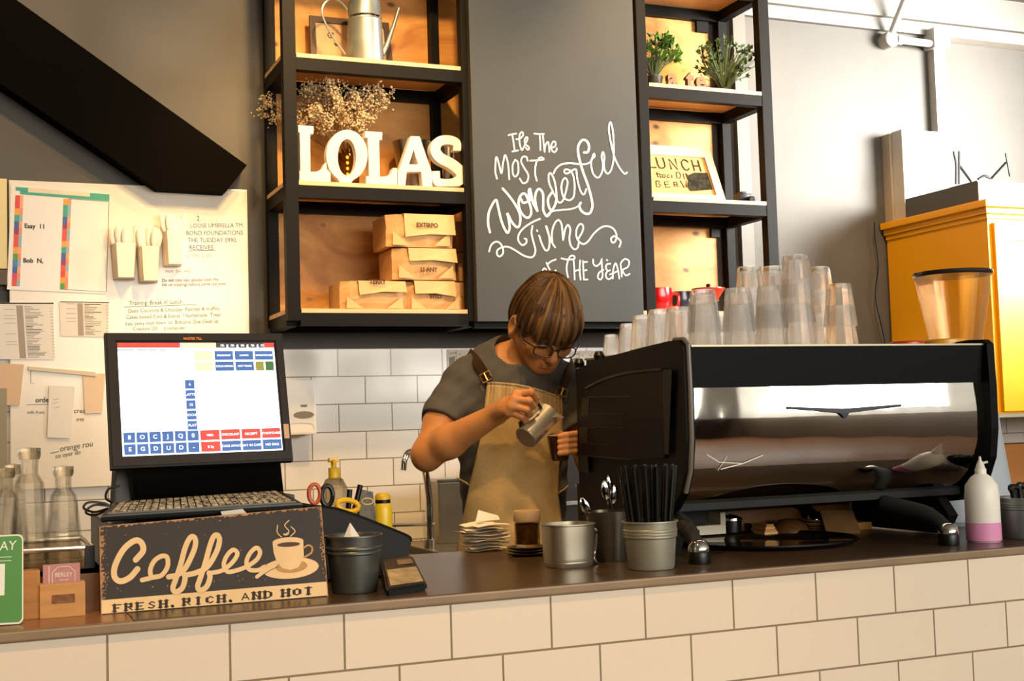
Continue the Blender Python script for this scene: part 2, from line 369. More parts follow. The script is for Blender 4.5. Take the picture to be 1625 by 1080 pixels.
# ------------------------------------------------------------------ shelving on the wall
S = [1.809+DZ, 2.238+DZ, 2.672+DZ, 3.10+DZ]                          # tops of the boards
YS, YR = 4.2, 4.5                                                    # front and rear of the frame
xl0, xl1, xm0, xm1, xr0, xr1 = .964, 1.008, 1.603, 1.645, 2.856, 2.903
sh = thing('wall_shelf', 'black metal wall shelving with plywood back either side of the chalkboard', 'shelf', (1.93, 4.4, 1.77+DZ))
zb, ztop = 1.769+DZ, 3.45
for x0, x1 in ((xl0, xl1), (xm0, xm1), (2.31, 2.35), (xr0, xr1)):
    obj('post', MB().box((x0, YS, zb), (x1, YS+.04, ztop), bev=.002), M_black, sh)
    xo = -.012 if x0 == xm0 else 0
    obj('post', MB().box((x0+.004+xo, YR, zb), (x1-.004+xo, YR+.036, ztop), bev=.002), M_black, sh)
for k, z in enumerate(S):
    t = .014
    for x0, x1 in ((xl1, xm0), (xm1, 2.31), (2.35, xr0)):
        mid = x0 == xm1
        if mid and k: continue
        obj('rail', MB().box((x0, YS+.002, z-t-.042), (x1, YS+.038, z-t)), M_black, sh)
        obj('rail', MB().box((x0, YR+.002, z-t-.042), (x1, YR+.034, z-t)), M_black, sh)
    for x in (xl0+.004, xm0+.004, 2.314, xr0+.004):
        obj('rail', MB().box((x, YS+.04, z-t-.042), (x+.038, YR, z-t)), M_black, sh)
    for x0, x1 in ((xl0+.002, xm1-.002), (2.312, xr1-.003)):
        cut = .044
        obj('board', MB().poly([(x0, YS+.041, z-t), (x0+cut, YS+.041, z-t), (x0+cut, YS+.001, z-t), (x1-cut, YS+.001, z-t), (x1-cut, YS+.041, z-t), (x1, YS+.041, z-t), (x1, YR-.001, z-t), (x0, YR-.001, z-t)], (0, 0, t)), M_board, sh)
obj('back_panel', MB().box((xl0+.05, YR+.037, zb+.01), (2.832, YR+.048, ztop)), M_ply, sh)
obj('bracket', MB().box((2.77, YR+.02, 3.0+DZ), (2.825, YR+.037, 3.045+DZ)), M_black, sh)
obj('bracket', MB().box((2.80, YR+.02, 2.145+DZ), (2.84, YR+.037, 2.185+DZ)), M_black, sh)
# ------------------------------------------------------------------ chalkboard
YC = 4.168
m_chalk = mat('chalkboard_slate', '343633', .6, var=.12, vscale=2.5)
xa, xb, za = at(752, 300, YC).x, at(1014.5, 300, YC).x, at(890, 510, YC).z
cb = thing('chalkboard', 'tall dark grey chalkboard with white hand lettered greeting between the shelves', 'chalkboard', ((xa+xb)/2, YC, za))
obj('board', MB().box((xa, YC, za), (xb, YC+.03, 3.46), bev=.002), m_chalk, cb)
obj('backing', MB().box((xa-.0, YC+.03, za-.02), (xb-.006, YC+.06, 3.45)), M_black, cb)
A = lambda p: (765+p[0]/6.771, 190+p[1]/6.771)
B = lambda p: (765+p[0]/6.75, 290+p[1]/6.75)
def strokes(src, f, w, n=6): return [([f(p) for p in s], w) for s in src]
ST = strokes([[(285,165),(320,155),(368,148)], [(322,155),(335,220),(350,332)], [(325,340),(355,335),(388,328)],
  [(368,208),(405,203),(440,165),(432,132),(408,150),(400,205),(410,280),(428,325),(450,290),(488,208),(478,185),(458,215),(465,262),(498,288),(506,312),(488,320),(470,300)],
  [(560,148),(612,152),(665,152)], [(618,152),(625,240),(628,325)], [(652,165),(660,240),(672,345)], [(672,330),(682,270),(708,238),(720,290),(724,345)],
  [(735,302),(785,285),(790,245),(768,232),(745,270),(748,320),(770,346),(795,335),(803,305)]], A, 2.6) + strokes([
  [(160,632),(142,550),(152,400),(180,470),(208,575),(225,470),(248,378),(280,480),(292,640)],
  [(355,428),(328,490),(332,580),(360,610),(390,560),(385,460),(355,428)],
  [(490,440),(475,398),(435,400),(420,450),(455,520),(495,590),(485,660),(440,680),(405,630)],
  [(518,440),(600,434),(662,425),(640,404),(608,412)], [(590,432),(572,510),(572,590),(588,655)]], A, 2.8) + strokes([
  [(800,850),(795,740),(770,630),(735,572),(715,600),(722,680),(760,770),(790,830),(815,880),(850,885),(880,840),(912,720),(918,660),(890,625),(860,670),(852,740),(870,820),(910,858),(950,860),(985,820),(995,720),(985,620),(960,560),(925,535),(892,535),(882,560),(905,577),(945,562),(975,540),(1010,535),(1020,620),(1040,710),(1065,780),(1095,800),(1120,745)],
  [(770,575),(790,530),(850,480),(940,465),(1040,475),(1110,475),(1165,450),(1200,365),(1208,395),(1178,430),(1175,500),(1195,580),(1245,622),(1285,570),(1300,480),(1285,400),(1298,345),(1315,400),(1308,470),(1318,540),(1350,578),(1385,540),(1410,440),(1415,300),(1405,120),(1380,25),(1362,90),(1375,200),(1400,320),(1430,420),(1480,520),(1530,578),(1558,565)]], A, 3.0) + strokes([
  [(1095,350),(1135,345),(1150,290),(1130,235),(1085,215),(1045,255),(1030,320),(1045,420),(1085,560),(1130,680),(1165,800),(1185,900),(1182,950),(1160,1000),(1120,1010),(1070,980),(1045,925),(1060,890)]], A, 4.2) + strokes([
  [(85,530),(65,440),(70,330),(105,240),(150,182),(172,260),(205,400),(245,500),(275,535),(295,480),(285,390),(270,325),(320,420),(375,475),(405,440),(405,340),(360,240),(290,140),(220,60)],
  [(495,185),(465,122),(425,122),(393,190),(405,290),(455,360),(500,370),(527,320),(515,240),(495,190)], [(415,170),(440,212),(490,200),(520,180)],
  [(520,185),(500,105),(512,65),(524,110),(545,210),(592,300)], [(592,300),(570,200),(575,110),(610,65),(650,110),(655,210),(655,290),(690,355),(722,335)],
  [(750,100),(715,150),(705,200),(720,265),(745,300)], [(800,170),(780,240),(745,300),(712,335)]], B, 4.0) + strokes([
  [(712,335),(760,302),(850,290),(950,280),(1020,255),(1060,210)]], B, 2.6) + strokes([
  [(620,385),(540,420),(450,480),(395,550),(390,620),(430,665),(470,645),(475,605),(455,597)],
  [(540,460),(530,540),(555,650),(572,720),(555,780),(515,798),(440,775),(360,725),(280,685),(215,690),(165,720),(160,765),(190,788),(225,750),(220,690),(185,640),(140,632),(95,670),(75,735)],
  [(612,565),(640,650),(680,722),(715,700),(722,600),(700,500),(685,462),(715,560),(750,640),(782,690)], [(588,508),(592,516)],
  [(750,630),(750,520),(780,430),(820,398),(850,440),(860,520),(868,610)], [(868,610),(890,500),(920,450),(945,500),(935,590),(950,670),(990,712),(1025,690),(1035,640)],
  [(1030,600),(1075,520),(1082,460),(1050,440),(1015,490),(1010,570),(1040,630),(1090,655),(1140,620),(1200,540),(1280,475),(1350,465),(1410,495),(1440,560),(1430,620),(1400,640),(1380,602),(1410,572),(1450,590),(1485,630),(1470,685)]], B, 3.0) + strokes([
  [(665,1000),(650,940),(670,915),(692,940),(700,990),(680,1010),(662,990)], [(690,855),(720,920),(750,970),(790,935)], [(700,872),(740,840),(790,820)],
  [(850,808),(910,820),(985,815),(988,788),(960,778),(935,800),(915,850),(905,920),(920,1010)], [(978,815),(988,920),(992,1035)], [(1050,830),(1045,930),(1055,1035)], [(988,945),(1050,930)],
  [(1080,835),(1085,930),(1090,1035)], [(1080,850),(1125,845)], [(1085,940),(1120,935)], [(1090,1035),(1130,1035)],
  [(1190,820),(1195,870),(1225,890),(1265,860),(1282,815)], [(1280,820),(1285,920),(1290,1000),(1265,1035),(1240,1010),(1255,960),(1300,930)],
  [(1375,865),(1340,870),(1325,905),(1345,940),(1372,935)], [(1345,940),(1325,980),(1335,1020),(1365,1030),(1388,1010)], [(1336,824),(1341,830)],
  [(1400,1025),(1405,930),(1430,860),(1455,930),(1470,1025)], [(1370,980),(1410,965),(1450,945)], [(1497,1005),(1490,920),(1486,860),(1530,815),(1575,840),(1560,900),(1505,935),(1540,990),(1580,975)]], B, 2.7)
ch = MB()
for i, (s, w) in enumerate(ST):
    ribbon(ch, catmull([(p[0], p[1], 0) for p in s], 6), w*.86, lambda x, y, k=i: at(x, y, YC-.0006-.00001*k))
obj('chalk_lettering', ch, mat('white_chalk', 'efeee6', .9), cb)
sm = MB()                                                            # rubbed chalk smears
for cx, cy, rx, ry in ((950, 360, 14, 12), (955, 385, 16, 22), (965, 350, 22, 6)):
    pass
# ------------------------------------------------------------------ more helpers
def _n(s): return len(s.bm.faces)
def _paint(s, n0, i):
    s.bm.faces.ensure_lookup_table()
    for f in s.bm.faces[n0:]: f.material_index = i
    return s
MB.n = _n; MB.paint = _paint
def multi(o, *ms):
    for m in ms: o.data.materials.append(m)
    return o
def foot(px, py, rpx=0, z=T):
    P = on(px, py, z); s = mpp(P); d = Vector((P.x, P.y, 0)).normalized(); return P+d*(rpx*s), s
def plane_frame(q):
    """maps (u,v) in 0..1 over a quad TL,TR,BR,BL to space, pushed out by w along the normal"""
    tl, tr, br, bl = [Vector(p) for p in q]; n = (tr-tl).cross(bl-tl).normalized()
    if n.dot(CAMP-tl) < 0: n = -n
    return lambda u, v, w=0: (tl*(1-u)+tr*u)*(1-v)+(bl*(1-u)+br*u)*v+n*w, n
def squad(mb, fr, u0, v0, u1, v1, w):
    mb.bm.faces.new([mb.bm.verts.new(fr(u, v, w)) for u, v in ((u0,v0),(u1,v0),(u1,v1),(u0,v1))])
# ------------------------------------------------------------------ till
ti = thing('till', 'black touchscreen till with a lit white screen on the cash drawer', 'till', (on(320, 840, T).x, 2.72, T+.13))
Ytop, Ybot = 2.66, 2.60
q = [at(166, 527, Ytop), at(448, 528, Ytop), at(466, 730, Ybot), at(176, 743, Ybot)]
fr, nn = plane_frame(q)
bz = mat('till_bezel', '211c18', .45, spec=.25, bump=.05, bscale=200)
u0, v0, u1, v1 = .066, .075, .946, .915
ob = MB()
rim = [fr(0,0), fr(1,0), fr(1,1), fr(0,1)]; inn = [fr(u0,v0), fr(u1,v0), fr(u1,v1), fr(u0,v1)]
ob.ring(rim, inn, -nn*.028); bmesh.ops.bevel(ob.bm, geom=[e for e in ob.bm.edges if e.calc_length() > .2], offset=.004, segments=2, affect='EDGES')
obj('bezel', ob, bz, ti)
obj('rear_housing', MB().poly([p-nn*.028 for p in (fr(.02,.03), fr(.98,.03), fr(.98,.97), fr(.02,.97))], -nn*.03, bev=.008), M_blackp, ti)
scr = MB(); squad(scr, fr, u0-.002, v0-.002, u1+.002, v1+.002, -.005)
def SP(px, py): return ((px-112)/(985-112), (py-108)/(690-108))       # screen place of a point
def sr(x0, y0, x1, y1, i):
    n0 = scr.n(); fu = lambda u, v, w=0: fr(u0+(u1-u0)*u, v0+(v1-v0)*v, w); squad(scr, fu, x0, y0, x1, y1, -.0042); scr.paint(n0, i)
sr(0, 0, .39, .045, 2); sr(.395, 0, .62, .045, 3); sr(.62, 0, .93, .045, 6); sr(.93, 0, 1, .045, 2)
for a, b in ((.0, .1), (.12, .18), (.19, .24), (.26, .3)): sr(a, .055, b, .075, 7)
for r_ in range(2):
    for c_ in range(4):
        x = .475+c_*.131; y = .075+r_*.1
        i = 1
        if c_ == 0: i = 3
        if r_ == 1 and c_ == 3: sr(x, y, x+.055, y+.085, 5); sr(x+.065, y, x+.12, y+.085, 4); continue
        sr(x, y, x+.12, y+.085, i)
for k in range(5): sr(.405, .34+k*.092, .465, .42+k*.092, 1)
for r_ in range(2):
    for c_ in range(6): sr(.01+c_*.078, .795+r_*.103, .08+c_*.078, .885+r_*.103, 1)
    for c_ in range(4): sr(.48+c_*.131, .795+r_*.103, .602+c_*.131, .885+r_*.103, 2 if r_ == 0 or c_ == 0 else 1)
def stx(s, x, y, h, i, bold=0):
    n0 = scr.n(); fu = lambda u, v: fr(u0+(u1-u0)*u, v0+(v1-v0)*v, -.0036)
    text_into(scr, s, fu, h, x, y, bold=bold, sx=.78, align='CENTER'); scr.paint(n0, i)
for k in range(12): stx('8OCJQ0EGDUD-'[k], .045+(k % 6)*.078, .855+(k//6)*.103, .05, 0)
for k, s in enumerate(('VISA', 'DISCOUNT', 'RECEIPT', 'STAMPCARD', '$ 5g', 'TAKE AWAY', 'EAT IN CAFE', 'NO SALE')): stx(s, .541+(k % 4)*.131, .85+(k//4)*.103, .028, 0)
for k, s in enumerate(('BREAKFAST', 'LUNCH', 'SANDWICHES', 'COLD DRINKS', 'HOT FOOD')):
    c_ = k % 3+1; stx(s, .535+c_*.131, .125+(k//3)*.1, .022, 0)
for k, s in enumerate(('6', 'LATTE', '12', 'MOCHA', 'FLAT')): stx(s, .435, .39+k*.092, .03, 0)
for r_, y in enumerate((.29, .39, .61)):
    for c_ in range(4):
        if r_ == 0 and c_ == 0: continue
        stx(('Espresso', 'Americano', 'Cappuccino', 'Macchiato')[(c_+r_) % 4], .54+c_*.131, y, .02, 7)
for k in range(9): stx('mg'[k % 2], .66+k*.033, .035, .04, 0)
EM = lambda n, c, e: mat(n, c, .4, emit=e)
o = obj('screen', scr, EM('screen_white', 'f4f6fb', 2.3), ti, label='lit white screen with rows of blue and red keys')
multi(o, EM('screen_blue', '2f5590', 1.0), EM('screen_red', 'c8372f', 1.0), EM('screen_orange', 'f2c795', 1.3), EM('screen_green', '2f5a2a', .8), EM('screen_olive', '7b7b35', .8), EM('screen_dark', '33363d', .6), EM('screen_grey', '9aa0ac', 1.0))
lg = MB(); text_into(lg, 'MASTER TILL', lambda u, v: fr(u, v, .0008), .026, .48, .056, sx=.7, align='CENTER', bold=.001)
obj('badge', lg, mat('orange_badge', 'd8762c', .5), ti)
st = MB(); squad(st, fr, .958, .72, .988, .83, .0008); obj('sticker', st, mat('beige_sticker', 'c9a683', .7), ti)
zk = at(330, 812, 2.47).z-.012                                       # top of the cash drawer
sq_ = [at(205, 735, 2.66), at(446, 728, 2.66), at(452, 790, 2.70), at(212, 800, 2.70)]; sq_[2].z = sq_[3].z = zk+.029
obj('stand', MB().poly(sq_, (0, .10, 0), bev=.01), M_blackp, ti)
obj('stand_base', MB().box((at(205, 790, 2.7).x, 2.62, zk+.001), (at(455, 790, 2.7).x, 2.86, zk+.03), bev=.008), M_blackp, ti)
sq_ = [at(184, 740, 2.72), at(206, 738, 2.72), at(210, 805, 2.72), at(180, 805, 2.72)]; sq_[2].z = sq_[3].z = max(sq_[2].z, zk+.001)
obj('side_cover', MB().poly(sq_, (0, .08, 0), bev=.004), mat('dark_grey_plastic', '4a4640', .5), ti)
# cash drawer
xd0, xd1 = at(176, 830, 2.46).x, at(500, 810, 2.46).x
dr = thing('cash_drawer', 'black cash drawer under the keyboard, behind the coffee sign', 'cash drawer', ((xd0+xd1)/2, 2.7, T))
obj('body', MB().box((xd0, 2.475, T), (xd1, 2.90, zk), bev=.006), M_blackp, dr)
obj('front_panel', MB().box((xd0+.01, 2.462, T+.012), (xd1-.01, 2.475, zk-.02), bev=.003), M_blackm, dr)
lq = [at(350, 811, 2.461), at(385, 807, 2.461), at(396, 819, 2.461), at(355, 824, 2.461)]
obj('silver_label', MB().poly(lq, (0, -.001, 0)), mat('silver_label', 'a9a295', .35, .6), dr)
# keyboard, tilted on the drawer
kq = [at(180, 797, 2.60), at(446, 778, 2.60), at(480, 797, 2.475), at(160, 817, 2.475)]
kb = thing('keyboard', 'black keyboard with worn light keys lying in front of the till screen', 'keyboard', (kq[0]+kq[2])/2)
kf, kn = plane_frame(kq)
obj('case', MB().poly([kf(0,0), kf(1,0), kf(1,1), kf(0,1)], -kn*.014, bev=.004), M_blackp, kb)
ks = MB()
for r_ in range(6):
    for c_ in range(24):
        a, b = .045+c_*.0382, .08+r_*.138
        ks.poly([kf(a,b,.003), kf(a+.031,b,.003), kf(a+.031,b+.10,.003), kf(a,b+.10,.003)], -kn*.003)
obj('keys', ks, mat('worn_keys', 'cfc3a8', .3, col2='221d16', vscale=95), kb)
obj('front_edge', MB().poly([kf(.03,.93,.002), kf(.97,.93,.002), kf(.97,.975,.002), kf(.03,.975,.002)], -kn*.002), mat('keyboard_trim', '8c8a80', .3, .4), kb)
cbm = MB()
for s in ([(172,806),(150,812),(133,806),(140,797),(165,798),(176,804)], [(172,808),(150,817),(136,812),(150,801),(178,803)], [(178,797),(168,790),(172,776),(190,770)]):
    cbm.tube(catmull([at(x, y, 2.56) for x, y in s], 6), .0022, 6)
obj('cable', cbm, M_blackp, kb, smooth=True)
# ------------------------------------------------------------------ coffee sign
bl, br = on(160, 976, T), on(521, 945, T); br.y = bl.y = (bl.y+br.y)/2
bl = at(160, 976, bl.y); br = at(521, 945, bl.y); bl.z = br.z = T
lean = .035
tl = at(157, 835, bl.y+lean); tr = at(510, 803, bl.y+lean); pn_ = (br-bl).cross(tl-bl).normalized(); tr = onplane(510, 803, bl, pn_)
sg = thing('coffee_sign', 'dark wooden plaque with cream script reading coffee, leaning on the till', 'sign', ((bl.x+br.x)/2, bl.y, T))
sf, sn = plane_frame([tl, tr, br, bl])
msign = mat('sign_brown_paint', '2d2015', .6, col2='211811', vscale=9)
obj('plank', MB().poly([sf(0,0), sf(1,0), sf(1,1), sf(0,1)], -sn*.016, bev=.002), msign, sg)
ed = MB(); random.seed(3)
for side in range(4):                                                # worn, chipped rim
    N_ = 90 if side < 2 else 46
    for k in range(N_):
        t = k/N_; w = (.004+.014*random.random()**2)*(1 if side < 2 else .9); dt = 1/N_
        if side == 0: pts = [(t,0),(t+dt,0),(t+dt,w*1.5),(t,w*2)]
        elif side == 1: continue
        elif side == 2: w *= 1.5; pts = [(0,t),(w,t),(w*.8,t+dt),(0,t+dt)]
        else: w *= .9; pts = [(1,t),(1-w,t),(1-w*.8,t+dt),(1,t+dt)]
        ed.bm.faces.new([ed.bm.verts.new(sf(min(1, u), min(1, v), .0006)) for u, v in pts])
for k in range(150):
    u = random.choice((random.random()*.035, 1-random.random()*.02, random.random())); v = random.random()*.78
    if .04 < u < .97 and random.random() < .75: v = random.random()**3*.06 if random.random() < .5 else .72+random.random()*.05
    a = .0015+random.random()*.003; ed.bm.faces.new([ed.bm.verts.new(sf(u+a*math.cos(j*1.05)*random.uniform(.5, 1.3), v+2.2*a*math.sin(j*1.05)*random.uniform(.5, 1.3), .0006)) for j in range(6)])
setp(obj('worn_edge', ed, mat('worn_wood_rim', 'a57a50', .7, var=.35, vscale=50), sg), kind='stuff')
MC = mat('sign_cream_paint', 'e3c18d', .6, var=.06, vscale=12)
def K(x, y): return (130+x/3.963, 790+y/3.963)
p0 = Vector(sf(.5, .5)); pl = lambda w: (lambda x, y: onplane(x, y, p0+sn*w, sn))
bd = MB(); bd.bm.faces.new([bd.bm.verts.new(sf(u, v, .0008)) for u, v in ((.004,.838),(.996,.838),(.996,.99),(.004,.99))])
obj('lower_band', bd, MC, sg)
cf = MB()
for i, (s, w) in enumerate((([(338,388),(385,330),(372,278),(330,268),(262,322),(210,420),(204,490),(240,522),(300,500),(350,445)], 9.5),
    ([(378,515),(440,500),(500,485),(538,430),(535,372),(500,365),(455,395),(430,450),(440,495),(480,492)], 7.5),
    ([(545,495),(600,482),(650,440),(700,340),(715,280),(705,245),(680,250),(650,310),(620,420),(590,510),(572,565),(590,590),(630,565),(648,510),(645,480)], 8.5),
    ([(645,485),(720,468),(790,430),(845,340),(865,270),(855,235),(830,240),(805,300),(775,410),(745,500),(728,555),(745,580),(785,555),(805,500),(800,470)], 8.5),
    ([(800,472),(880,455),(945,405),(978,350),(950,325),(910,365),(892,420),(915,462),(980,452),(1045,425),(1100,385),(1120,340),(1098,312),(1058,345),(1035,400),(1052,448),(1110,452),(1150,430)], 7.0))):
    ribbon(cf, catmull([(*K(*p), 0) for p in s], 7), w, pl(.0010+.00005*i))
obj('script_lettering', cf, MC, sg)
# slab lettering along the foot of the plaque
GL = {'F': ['b', (0,0,0,1), (0,0,.9,0), (0,.5,.6,.5)], 'R': ['b', (0,0,0,1), (0,0,.7,.05), (.7,.05,.7,.45), (.7,.45,0,.5), (.3,.5,.85,1)], 'E': ['b', (0,0,0,1), (0,0,.85,0), (0,.5,.6,.5), (0,1,.85,1)],
      'S': ['b', (.8,.15,.4,0), (.4,0,.05,.25), (.05,.25,.8,.7), (.8,.7,.45,1), (.45,1,0,.85)], 'H': ['b', (.05,0,.05,1), (.85,0,.85,1), (.05,.5,.85,.5)], 'I': ['b', (.4,0,.4,1)],
      'C': ['b', (.85,.2,.5,0), (.5,0,.05,.3), (.05,.3,.05,.7), (.05,.7,.5,1), (.5,1,.85,.8)], 'A': ['b', (.45,0,0,1), (.45,0,.95,1), (.2,.65,.75,.65)], 'N': ['b', (.05,0,.05,1), (.05,0,.85,1), (.85,0,.85,1)],
      'D': ['b', (.05,0,.05,1), (.05,0,.6,.05), (.6,.05,.85,.35), (.85,.35,.85,.65), (.85,.65,.6,.95), (.6,.95,.05,1)], 'O': ['b', (.45,0,.05,.3), (.05,.3,.05,.7), (.05,.7,.45,1), (.45,1,.85,.7), (.85,.7,.85,.3), (.85,.3,.45,0)],
      'T': ['b', (.45,0,.45,1), (0,0,.9,0)], '.': ['b', (.1,.95,.2,1)]}
sl = MB(); word = 'FRESH. RICH. AND HOT'; X0, X1 = 205, 1475
step = (X1-X0)/sum(.55 if c in ' .' else 1 for c in word); xx = X0; ki = 0
for c in word:
    if c in GL:
        yb_ = 712-(xx-205)*(712-598)/1270; h = 40; w = step*.66
        for s in GL[c][1:]:
            vert = abs(s[0]-s[2]) < .12; ki += 1
            a = (xx+s[0]*w, yb_-h+s[1]*h-s[0]*w*.088); b = (xx+s[2]*w, yb_-h+s[3]*h-s[2]*w*.088)
            ribbon(sl, [K(*a), K(*b)], 4.6 if vert else 1.7, pl(.0014+.000004*ki))
            if vert and s[3]-s[1] > .8:
                for e in (a, b): ki += 1; ribbon(sl, [K(e[0]-13, e[1]+1.2), K(e[0]+13, e[1]-1.2)], 1.6, pl(.0014+.000004*ki))
    xx += step*(.55 if c in ' .' else 1)
obj('slab_lettering', sl, mat('sign_dark_ink', '2a1a0e', .7), sg)
def ell2(cx, cy, rx, ry, rot=0, n=28): return [(cx+rx*math.cos(t)*math.cos(rot)-ry*math.sin(t)*math.sin(rot), cy+rx*math.cos(t)*math.sin(rot)+ry*math.sin(t)*math.cos(rot)) for t in [2*math.pi*k/n for k in range(n)]]
def fill(mb, pts, w): n0 = mb.n(); mb.bm.faces.new([mb.bm.verts.new(pl(w)(*K(*p))) for p in pts]); return n0
cu = MB()
fill(cu, ell2(1312, 440, 178, 66, -.09), .0012); n0 = fill(cu, ell2(1318, 430, 100, 40, -.09), .0013); cu.paint(n0, 1)
fill(cu, [(1198,275),(1290,290),(1392,268),(1396,380),(1360,435),(1310,452),(1260,440),(1222,395),(1205,340)], .0015)
n0 = fill(cu, ell2(1296, 272, 97, 26, -.06), .0017); cu.paint(n0, 0)
n0 = fill(cu, ell2(1300, 291, 72, 15, -.06), .0018); cu.paint(n0, 2)
n0 = cu.n(); ribbon(cu, catmull([(*K(*p), 0) for p in ((1394,312),(1425,296),(1448,312),(1440,345),(1398,372))], 6), 3.0, pl(.0016)); cu.paint(n0, 1)
for s in ([(1230,170),(1228,215),(1255,245)], [(1302,140),(1275,172),(1302,208),(1272,232)], [(1315,180),(1340,208),(1312,240)], [(1268,225),(1285,232),(1300,222)]): ribbon(cu, catmull([(*K(*p), 0) for p in s], 6), 1.5, pl(.0016))
ribbon(cu, catmull([(*K(*p), 0) for p in ((1100,495),(1150,458),(1200,435))], 6), 6, pl(.0019)); n0 = cu.n(); ribbon(cu, catmull([(*K(*p), 0) for p in ((1130,490),(1180,455),(1235,430))], 6), .8, pl(.0021)); cu.paint(n0, 2)
multi(obj('cup_picture', cu, MC, sg), mat('sign_tan_paint', 'b98a4e', .6), mat('sign_coffee_paint', '4a2a12', .6))
# ------------------------------------------------------------------ tin with napkin, card reader
def bucket(name, px, py, rb, rt, yt, ribs, label, cat, m=M_galv, wall=.0012, group=None):
    C, s = foot(px, py, rb); h = (py-rb*.12-yt)*s
    t = thing(name, label, cat, C, group)
    pr = [(0, .001), (rb*s*.96, .001), (rb*s, .006)]; f = lambda z: (rb+(rt-rb)*z/h)*s
    for z0 in ribs:
        z = h*z0; pr += [(f(z-.004), z-.004), (f(z)+.0022, z-.0015), (f(z)+.0022, z+.0015), (f(z+.004), z+.004)]
    pr += [(f(h), h-.004), (f(h)+.003, h-.003), (f(h)+.003, h), (f(h)-.001, h), (f(h)-.003, h-.004), (rb*s-.003, .008), (0, .008)]
    obj('pail', MB().lathe(pr, C, 40), m, t, smooth=30)
    return t, C, s, h
M_dtin = mat('dark_zinc', '6a6c66', .4, .8, var=.1, vscale=12)
t, C, s, h = bucket('napkin_tin', 563, 943, 37, 45, 847, (.78, .70), 'grey tin bucket holding a folded white napkin right of the coffee sign', 'bucket', M_dtin)
pn = MB(); top = C+Vector((-.006, 0, h+.022)); bs = [C+Vector((.032*math.cos(a), .02*math.sin(a), h-.035)) for a in (0.2, 1.7, 3.1, 4.4)]
for i in range(4): pn.bm.faces.new([pn.bm.verts.new(p) for p in (bs[i], bs[(i+1) % 4], top)])
one('napkin', pn, M_paper, 'white folded paper napkin poking out of the grey tin bucket', 'napkin', top, solid=.002)
ct = thing('card_reader', 'black and grey card payment reader lying on the worktop by the tin bucket', 'card reader', on(642, 930, T))
nl, nr, fl_, frr = on(614, 934, T+.014), on(678, 925, T+.014), on(604, 886, T+.05), on(655, 880, T+.05)
tb = MB(); top4 = [fl_, frr, nr, nl]; bot = [Vector((p.x, p.y, T)) for p in top4]
tb.raw(top4+bot, [(0,1,2,3), (4,7,6,5), (0,4,5,1), (1,5,6,2), (2,6,7,3), (3,7,4,0)]); bmesh.ops.bevel(tb.bm, geom=tb.bm.edges[:], offset=.004, segments=2, affect='EDGES'); obj('case', tb, M_blackp, ct)
cf_, cn_ = plane_frame(top4)
g = MB(); squad(g, cf_, .1, .42, .93, .93, .0008); obj('keypad', g, mat('reader_keypad', 'b5a987', .25, .5, var=.3, vscale=40), ct)
g = MB(); squad(g, cf_, .45, .12, .9, .3, .0008); obj('display', g, mat('reader_display', '5a5042', .2, var=.5, vscale=60), ct)
# ------------------------------------------------------------------ black bin of odds and ends
Yb = 2.56
ol = [(482,802),(510,803),(540,808),(580,822),(620,838),(648,850),(653,858),(648,885),(644,892)]
op = [at(x, y, Yb) for x, y in ol]; xr_ = op[-1].x; op += [Vector((xr_, Yb, T)), Vector((op[0].x, Yb, T))]
bn = thing('desk_bin', 'black plastic bin with a sloping top behind the grey tin bucket', 'bin', ((op[0].x+xr_)/2, Yb+.08, T))
bb = MB(); bb.poly(op, (0, .006, 0)); bb.poly([p+Vector((0, .17, .0)) for p in op], (0, .006, 0))
bb.box((op[0].x, Yb, T), (xr_, Yb+.176, T+.006)); bb.box((xr_-.006, Yb, T), (xr_, Yb+.176, op[-3].z-.01)); bb.box((op[0].x, Yb, T), (op[0].x+.006, Yb+.176, op[0].z))
obj('shell', bb, M_blackm, bn)
obj('rim_bead', MB().tube(catmull([p+Vector((0, -.001, 0)) for p in op[:7]], 5), .0022, 6), M_blackp, bn, smooth=True)  # glossy black bead along the sloping rim
def loop3(cx, cy, rx, ry, Y, r, mb, rot=0):
    mb.tube([at(*p, Y) for p in ell2(cx, cy, rx, ry, rot, 20)]+[at(*ell2(cx, cy, rx, ry, rot, 20)[0], Y)], r, 8)
def floor_to(mb, px, py, Y, r): P = at(px, py, Y); mb.tube([P, Vector((P.x, P.y, T+.006))], r, 6)
g = MB(); loop3(499, 783, 9, 15, 2.63, .0045, g); floor_to(g, 499, 798, 2.63, .004)
one('scissors', g, mat('orange_handle', 'b8552a', .4), 'scissors with orange and black handle loop, leftmost in the black bin', 'scissors', at(499, 800, 2.63), smooth=True)
g = MB(); loop3(519, 786, 9, 16, 2.63, .005, g); floor_to(g, 519, 802, 2.63, .004)
one('scissors', g, M_blackp, 'scissors with round black handle loop below the yellow pump bottle', 'scissors', at(519, 800, 2.63), smooth=True)
for px, yt_, yb_, lb in ((555, 776, 806, 'short thick black marker standing in the black bin'), (572, 769, 806, 'tall slanting black marker beside the patterned packet')):
    a, b = at(px, yt_, 2.64), at(px-9 if px > 560 else px-2, yb_, 2.64); c = b+(b-a)*((b.z-T-.008)/(a.z-b.z))
    one('marker_pen', MB().tube([a, b, c], .0058, 10), M_blackp, lb, 'pen', c, 'pens in the black bin', smooth=True)
g = MB(); loop3(552, 802, 17, 9, 2.60, .0055, g, .15); P = at(552, 811, 2.60); g.tube([P, Vector((P.x, P.y, T+.006))], .012, 10)
one('tape_dispenser', g, mat('yellow_plastic', 'e3b416', .35), 'yellow looped tape dispenser sticking out of the black bin', 'tape dispenser', P, smooth=True)
